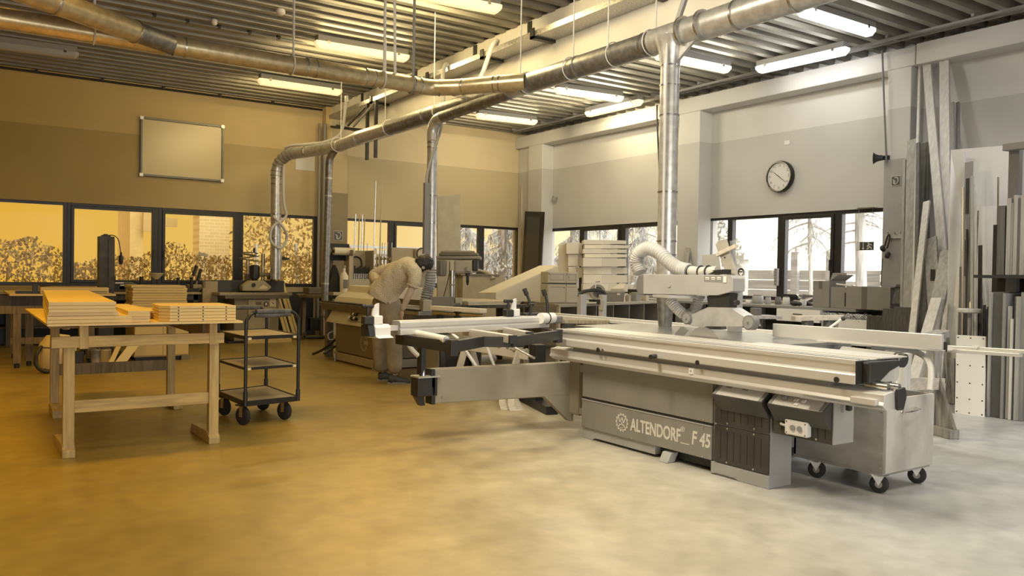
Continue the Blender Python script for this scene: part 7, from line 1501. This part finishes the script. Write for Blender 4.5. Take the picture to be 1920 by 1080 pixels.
for i, (pl_, lb) in enumerate(((((1277, 520), (1285, 520), (1290, 432), (1300, 432)), 'notched grey plank leaning by the window right of the tall metal duct'), (((1290, 515), (1300, 515), (1284, 460), (1289, 460)), 'thin pale lath leaning beside the notched plank'))):
    b0, b1, t0, t1 = pl_; X = 10.7; t = MB().prism([ox(*b0, X), ox(*b1, X), ox(*t1, X+.4), ox(*t0, X+.4)], (.03, 0, 0)).build('plank', grey_wood, bevel=.003); tag(t, lb, 'plank')
t = MB().prism([ox(*p, 11.0) for p in ((1316, 478), (1348, 476), (1352, 508), (1316, 508))], (.03, 0, 0)).build('white_sheet', white_board); tag(t, 'small pale panel leaning in the window behind the saw guard', 'board')
# small table and step in front of the right bench
t = T('side_table', 'low pale table top on a pedestal behind the saw guard', 'table', oz(1430, 585, .85)[:]); a, b = od(1387, 581, 9.0), od(1467, 581, 9.0); MB().prism([V(a.x, a.y, .86), V(b.x, b.y, .86), V(b.x, b.y, .86)+FW*.5, V(a.x, a.y, .86)+FW*.5], (0, 0, .035)).build('tabletop', beech, t, bevel=.003); c = (a+b)/2+FW*.25; MB().cyl((c.x, c.y, 0), (c.x, c.y, .86), .06).build('pedestal', dark_metal, t); MB().cyl((c.x, c.y, 0), (c.x, c.y, .03), .2).build('foot', dark_metal, t); q = od(1431, 572, 9.1); 
t2 = MB().boxc((q.x, q.y+.1, .935), (.09, .09, .08)).build('small_box', mach_grey, bevel=.005); tag(t2, 'small dark box standing on the low pale table', 'box')
t = T('trestle_stand', 'short roller trestle behind the rip fence', 'stand', oz(1550, 620, .6)[:]); a, b = od(1487, 597, 7.6), od(1578, 595, 7.6); MB().bar(a, b, .12, .045).build('beam', pine, t, bevel=.003)
for k in (.3, .75): p = a+(b-a)*k; MB().box((p.x-.05, p.y-.03, 0), (p.x+.05, p.y+.03, p.z-.02)).build('leg', mach_grey, t)

# ------------------------------------------------------------------ leaning timber at the right
def fl(px, X):
    y = 650
    for _ in range(8):
        p = ox(px, y, X); q = ox(px, y+10, X); y += (0-p.z)/((q.z-p.z)/10)
    return ox(px, y, X)
def lean(px_top, py_top, px_bot, X0, X1, w, th, m, label, group='timber leaning by the right pillar', nm='timber_board', cat='board'):
    q = fl(px_bot, X0); p = ox(px_top, py_top, X1); d = (p-q).normalized()
    return tag(MB().bar(q+d*.0+V(0, 0, .012), p, w, th, (1, 0, 0)).build(nm, m, bevel=.003), label, cat, group)
pale_t = mat('pale_timber', (.56, .55, .52), .6, var=.14, scale=4, stretch=(8, 8, .6))
mid_t = mat('mid_timber', (.33, .325, .31), .65, var=.2, scale=4, stretch=(8, 8, .6))
drk_t = mat('dark_timber', (.10, .098, .092), .6, var=.25, scale=4, stretch=(8, 8, .6))
lean(1711, 262, 1700, 9.9, 10.75, .14, .03, mid_t, 'wide grey board leaning closest to the right pillar')
lean(1722, 268, 1716, 9.5, 10.6, .05, .03, drk_t, 'dark grey batten leaning just right of the wide grey board')
lean(1725, 120, 1708, 9.7, 11.05, .035, .03, pale_t, 'thin pale batten reaching up to the beam by the right pillar')
lean(1735, 268, 1728, 9.9, 10.95, .12, .025, drk_t, 'dark board behind the thin pale batten')
lean(1738, 118, 1789, 9.6, 11.05, .115, .035, pale_t, 'tall knotty board slanting from the beam down to the right')
lean(1771, 108, 1776, 9.7, 11.05, .13, .035, pale_t, 'tall knotty board standing nearly upright up to the beam')
lean(1786, 192, 1787, 9.9, 11.1, .05, .03, pale_t, 'left of two narrow battens against the wall above the white sheet')
lean(1796, 192, 1798, 9.95, 11.12, .045, .03, mid_t, 'right of two narrow battens against the wall above the white sheet')
lean(1738, 378, 1698, 9.0, 10.3, .085, .03, pale_t, 'short pale batten slanting down to the left below the dark board')
lean(1745, 447, 1762, 9.1, 10.1, .16, .03, mid_t, 'grey board with a dark slot near its middle')
q = ox(1749, 515, 9.85); 
hb = [o for o in COL.objects if o.get('label') == 'grey board with a dark slot near its middle'][0]
mq = ox(1749, 516, 9.72); MB().boxc(mq, (.03, .045, .14), (0, 0, 0)).build('slot', black, hb)
lean(1778, 470, 1722, 8.6, 9.6, .17, .03, mid_t, 'wide grey board slanting strongly to the left behind the rip fence')
lean(1757, 560, 1700, 8.2, 8.9, .12, .04, pale_t, 'short pale board slanting to the left in front of the wide slanting board')
lean(1778, 540, 1758, 8.4, 9.4, .06, .03, pale_t, 'pale batten slanting left beside the white upright board')
lean(1766, 560, 1735, 8.6, 9.0, .05, .03, pale_t, 'thin short batten between the slanting boards')
lean(1727, 300, 1735, 10.5, 11.1, .2, .02, drk_t, 'broad dark board deep behind the leaning battens')
lean(1696, 300, 1688, 10.1, 10.7, .04, .025, mid_t, 'narrow grey board leaning beside the edge of the right pillar')

# big white sheets
ws = T('white_sheet', 'big white sheet standing behind the rods at the right', 'sheet', ox(1838, 700, 9.6)[:])
P4 = [fl(1786, 9.25), fl(1878, 9.25), ox(1895, 272, 9.6), ox(1783, 281, 9.6)]
MB().prism([p+V(0, 0, .005) if k < 2 else p for k, p in enumerate(P4)], (.03, 0, 0)).build('sheet', mat('sheet_white', .60, .5, var=.05, scale=1.5), ws)
P5 = [fl(1822, 9.1), fl(1872, 9.1), ox(1876, 385, 9.4), ox(1824, 388, 9.4)]
t = MB().prism([p+V(0, 0, .005) if k < 2 else p for k, p in enumerate(P5)], (.02, 0, 0)).build('white_sheet', mat('sheet_pale', .68, .5, var=.05)); tag(t, 'smaller pale sheet leaning on the big white sheet', 'sheet')
wb = MB().prism([fl(1773, 8.9)+V(0, 0, .01), fl(1791, 8.9)+V(0, 0, .01), ox(1803, 400, 9.3), ox(1808, 284, 9.32), ox(1783, 284, 9.32), ox(1779, 420, 9.3)], (.04, 0, 0)).build('white_upright', mat('upright_white', .64, .5, var=.04)); tag(wb, 'tall white board standing upright left of the thin rods', 'board')
ss = T('slotted_profile', 'slotted steel profile standing among the rods in front of the big white sheet', 'profile', fl(1806, 8.8)[:]); a, b = fl(1808, 8.8), ox(1817, 304, 9.25)
MB().bar(a+V(0, 0, .01), b, .085, .02, (1, 0, 0)).build('profile', mach_mid, ss); d = (b-a)
for k in (.32, .62, .88): MB().bar(a+d*(k-.1)+V(-.012, .005, 0), a+d*(k+.05)+V(-.012, .005, 0), .035, .006, (1, 0, 0)).build('slot', black, ss)
rods2 = [(1806, 352, 1803, steel), (1823, 330, 1822, mach_light), (1828, 345, 1826, pale_t), (1813, 430, 1810, dark_metal), (1833, 395, 1816, steel), (1838, 460, 1836, dark_metal), (1841, 560, 1838, mid_t), (1846, 572, 1842, drk_t), (1850, 580, 1848, mid_t), (1818, 500, 1824, steel), (1827, 520, 1830, mach_light), (1855, 575, 1853, drk_t), (1872, 332, 1866, chrome), (1802, 500, 1800, drk_t)]
for i, (a, b, c, m) in enumerate(rods2):
    lean(a, b, c, 8.65+.02*(i % 3), 9.1, .018+.012*(i % 3), .015, m, 'thin rod among the bundle standing before the big white sheet', 'bundle of thin rods', 'rod', 'rod')
rd = T('round_disc', 'pale round disc lying across the bundle of rods', 'disc', ox(1817, 583, 8.55)[:]); q = ox(1817, 583, 8.5); MB().lathe((q.x, q.y, q.z-.02), (0, 0, 1), [(0, .10), (.01, .115), (.035, .115), (.045, .1)], 28).build('disc', pale_t, rd, smooth=True); MB().cyl((q.x+.02, q.y, 0.01), (q.x+.02, q.y, q.z-.02), .02).build('stem', mid_t, rd)
# white screwed panel
sp3 = T('screwed_board', 'white panel with rows of dark screws standing on the floor at the right', 'panel', (8.3, 4.05, 0))
b0, b1 = oz(1790, 775, 0), oz(1845, 783, 0); t0, t1 = ox(1793, 628, b0.x+.12), ox(1848, 631, b1.x+.12)
MB().prism([b0, b1, t1, t0], (.02, 0, 0)).build('panel', white_board, sp3, bevel=.002)
for u in (.07, .5, .93):
    for v in (.03, .2, .4, .62, .82, .97):
        p = (b0*(1-u)+b1*u)*(1-v)+(t0*(1-u)+t1*u)*v; MB().cyl(p+V(-.003, 0, 0), p+V(.001, 0, 0), .007, seg=8).build('screw', dark_metal, sp3)
t = MB().prism([fl(1771, 8.75)+V(0, 0, .005), fl(1789, 8.75)+V(0, 0, .005), ox(1789, 672, 8.9), ox(1779, 672, 8.9)], (.02, 0, 0)).build('offcut_board', mid_t); tag(t, 'narrow grey offcut standing left of the screwed white panel', 'board')
t = MB().ball(oz(1770, 735, .1), .11, (1, 1, .9)).build('sack', white_paint, smooth=True); t['label'] = 'small pale sack on the floor behind the trestle'; t['category'] = 'sack'

# panel rack at the far right
rk2 = T('panel_rack', 'steel rack with a top arm holding upright panels at the right edge', 'rack', (8.6, 3.7, 0))
rkm = mat('rack_steel', .16, .5)
xr = 8.35
a = ox(1899, 372, xr+.3); MB().box((a.x, a.y-.05, 0), (a.x+.08, a.y+.05, ox(1899, 280, xr+.3).z)).build('post', rkm, rk2, bevel=.004)
z = ox(1899, 277, xr+.3).z; MB().bar((a.x-.05, a.y+.06, z), (a.x-.2, a.y-.9, z-.01), .09, .07).build('top_arm', mach_mid, rk2, bevel=.004)
zs = ox(1895, 516, xr).z; MB().box((xr-.02, 2.8, zs-.03), (xr+.5, a.y+.2, zs)).build('shelf', dark_metal, rk2); MB().box((xr+.45, 2.8, 0), (xr+.5, a.y+.25, 1.9)).build('back', black, rk2)
MB().box((xr-.02, 2.8, 0), (xr+.5, a.y+.2, .02)).build('base', dark_metal, rk2)
ups2 = [(1878, 386, 14, drk_t), (1892, 372, 8, mid_t), (1899, 380, 6, mach_mid), (1905, 366, 8, mid_t), (1912, 372, 6, drk_t), (1918, 366, 8, mid_t)]
for i, (px, py, w, m) in enumerate(ups2):
    p = ox(px-w/2, py, xr); q = ox(px+w/2, py, xr); t = MB().box((xr, q.y, zs+.002), (xr+.35, p.y, p.z)).build('stored_board', m, bevel=.002); tag(t, ['dark panel', 'grey panel', 'pale grey strip panel', 'taller grey panel', 'narrow dark panel', 'grey panel at the picture edge'][i]+' on the upper rack shelf, '+ORD[i].replace('topmost', 'first')+' from the left', 'panel', 'panels on the upper rack shelf')
lows = [(1857, 548, 5, mid_t), (1870, 547, 20, mat('panel_slate', .085, .55, var=.15)), (1883, 550, 5, mach_mid), (1891, 574, 9, mid_t), (1897, 598, 5, pale_t), (1902, 556, 4, drk_t), (1909, 556, 7, mid_t), (1916, 548, 8, mach_mid)]
for i, (px, py, w, m) in enumerate(lows):
    p = ox(px-w/2, py, xr-.1); q = ox(px+w/2, py, xr-.1); xx = xr-.1+.03*(i % 2); t = MB().box((xx, q.y, .022 if xx > xr else .003), (xr-.03+.4, p.y, p.z)).build('stored_board', m, bevel=.002); tag(t, ['thin grey panel', 'broad slate panel', 'pale grey edge panel', 'shorter grey panel', 'short pale panel', 'thin dark panel', 'tall grey panel', 'pale grey panel at the picture edge'][i]+' in the lower rack, '+ORD[i].replace('topmost', 'first')+' from the left', 'panel', 'panels in the lower rack')
# wooden trestle frame carrying the fence rail
wt = T('wooden_trestle', 'heavy wooden trestle with a splayed foot behind the waste cart', 'trestle', (6.4, 3.7, 0))
foot0, foot1 = oz(1790, 826, 0), oz(1728, 812, 0)
pA = oz(1690, 838, 0); pB = oz(1745, 817, 0); pA = V(6.0, 3.52, 0); 
u2 = oz(1748, 812, 0); topz = ox(1690, 655, 6.05).z
MB().box((u2.x-.06, u2.y-.04, 0), (u2.x+.06, u2.y+.04, .84)).build('post', grey_wood, wt, bevel=.006); pq = ox(1690, 700, 6.1)
MB().box((pq.x-.05, pq.y-.05, 0), (pq.x+.05, pq.y+.05, topz-.03)).build('post', pale_t, wt, bevel=.006)
MB().bar((pq.x-.05, pq.y+.05, topz), (u2.x+.1, u2.y-.02, .86), .12, .06).build('top_beam', grey_wood, wt, bevel=.006)
MB().bar((pq.x, pq.y, .5), (u2.x+.1, u2.y-.02, .42), .05, .1).build('stretcher', pine, wt, bevel=.004)
ff = oz(1790, 824, 0); gg = V(2*u2.x-ff.x, 2*u2.y-ff.y, 0); MB().bar((ff.x, ff.y, .04), (gg.x, gg.y, .04), .09, .08).build('foot', grey_wood, wt, bevel=.006)
e = (ff-u2).normalized(); MB().prism([u2+V(0, 0, .08)+e*.06, u2+V(0, 0, .08)+e*.3, u2+V(0, 0, .55)+e*.06], (0, .03, 0)).build('brace', grey_wood, wt)
fx = oz(1728, 850, 0); MB().box((fx.x-.05, fx.y-.04, 0), (fx.x+.05, fx.y+.04, .05)).build('foot_block', grey_wood, wt)
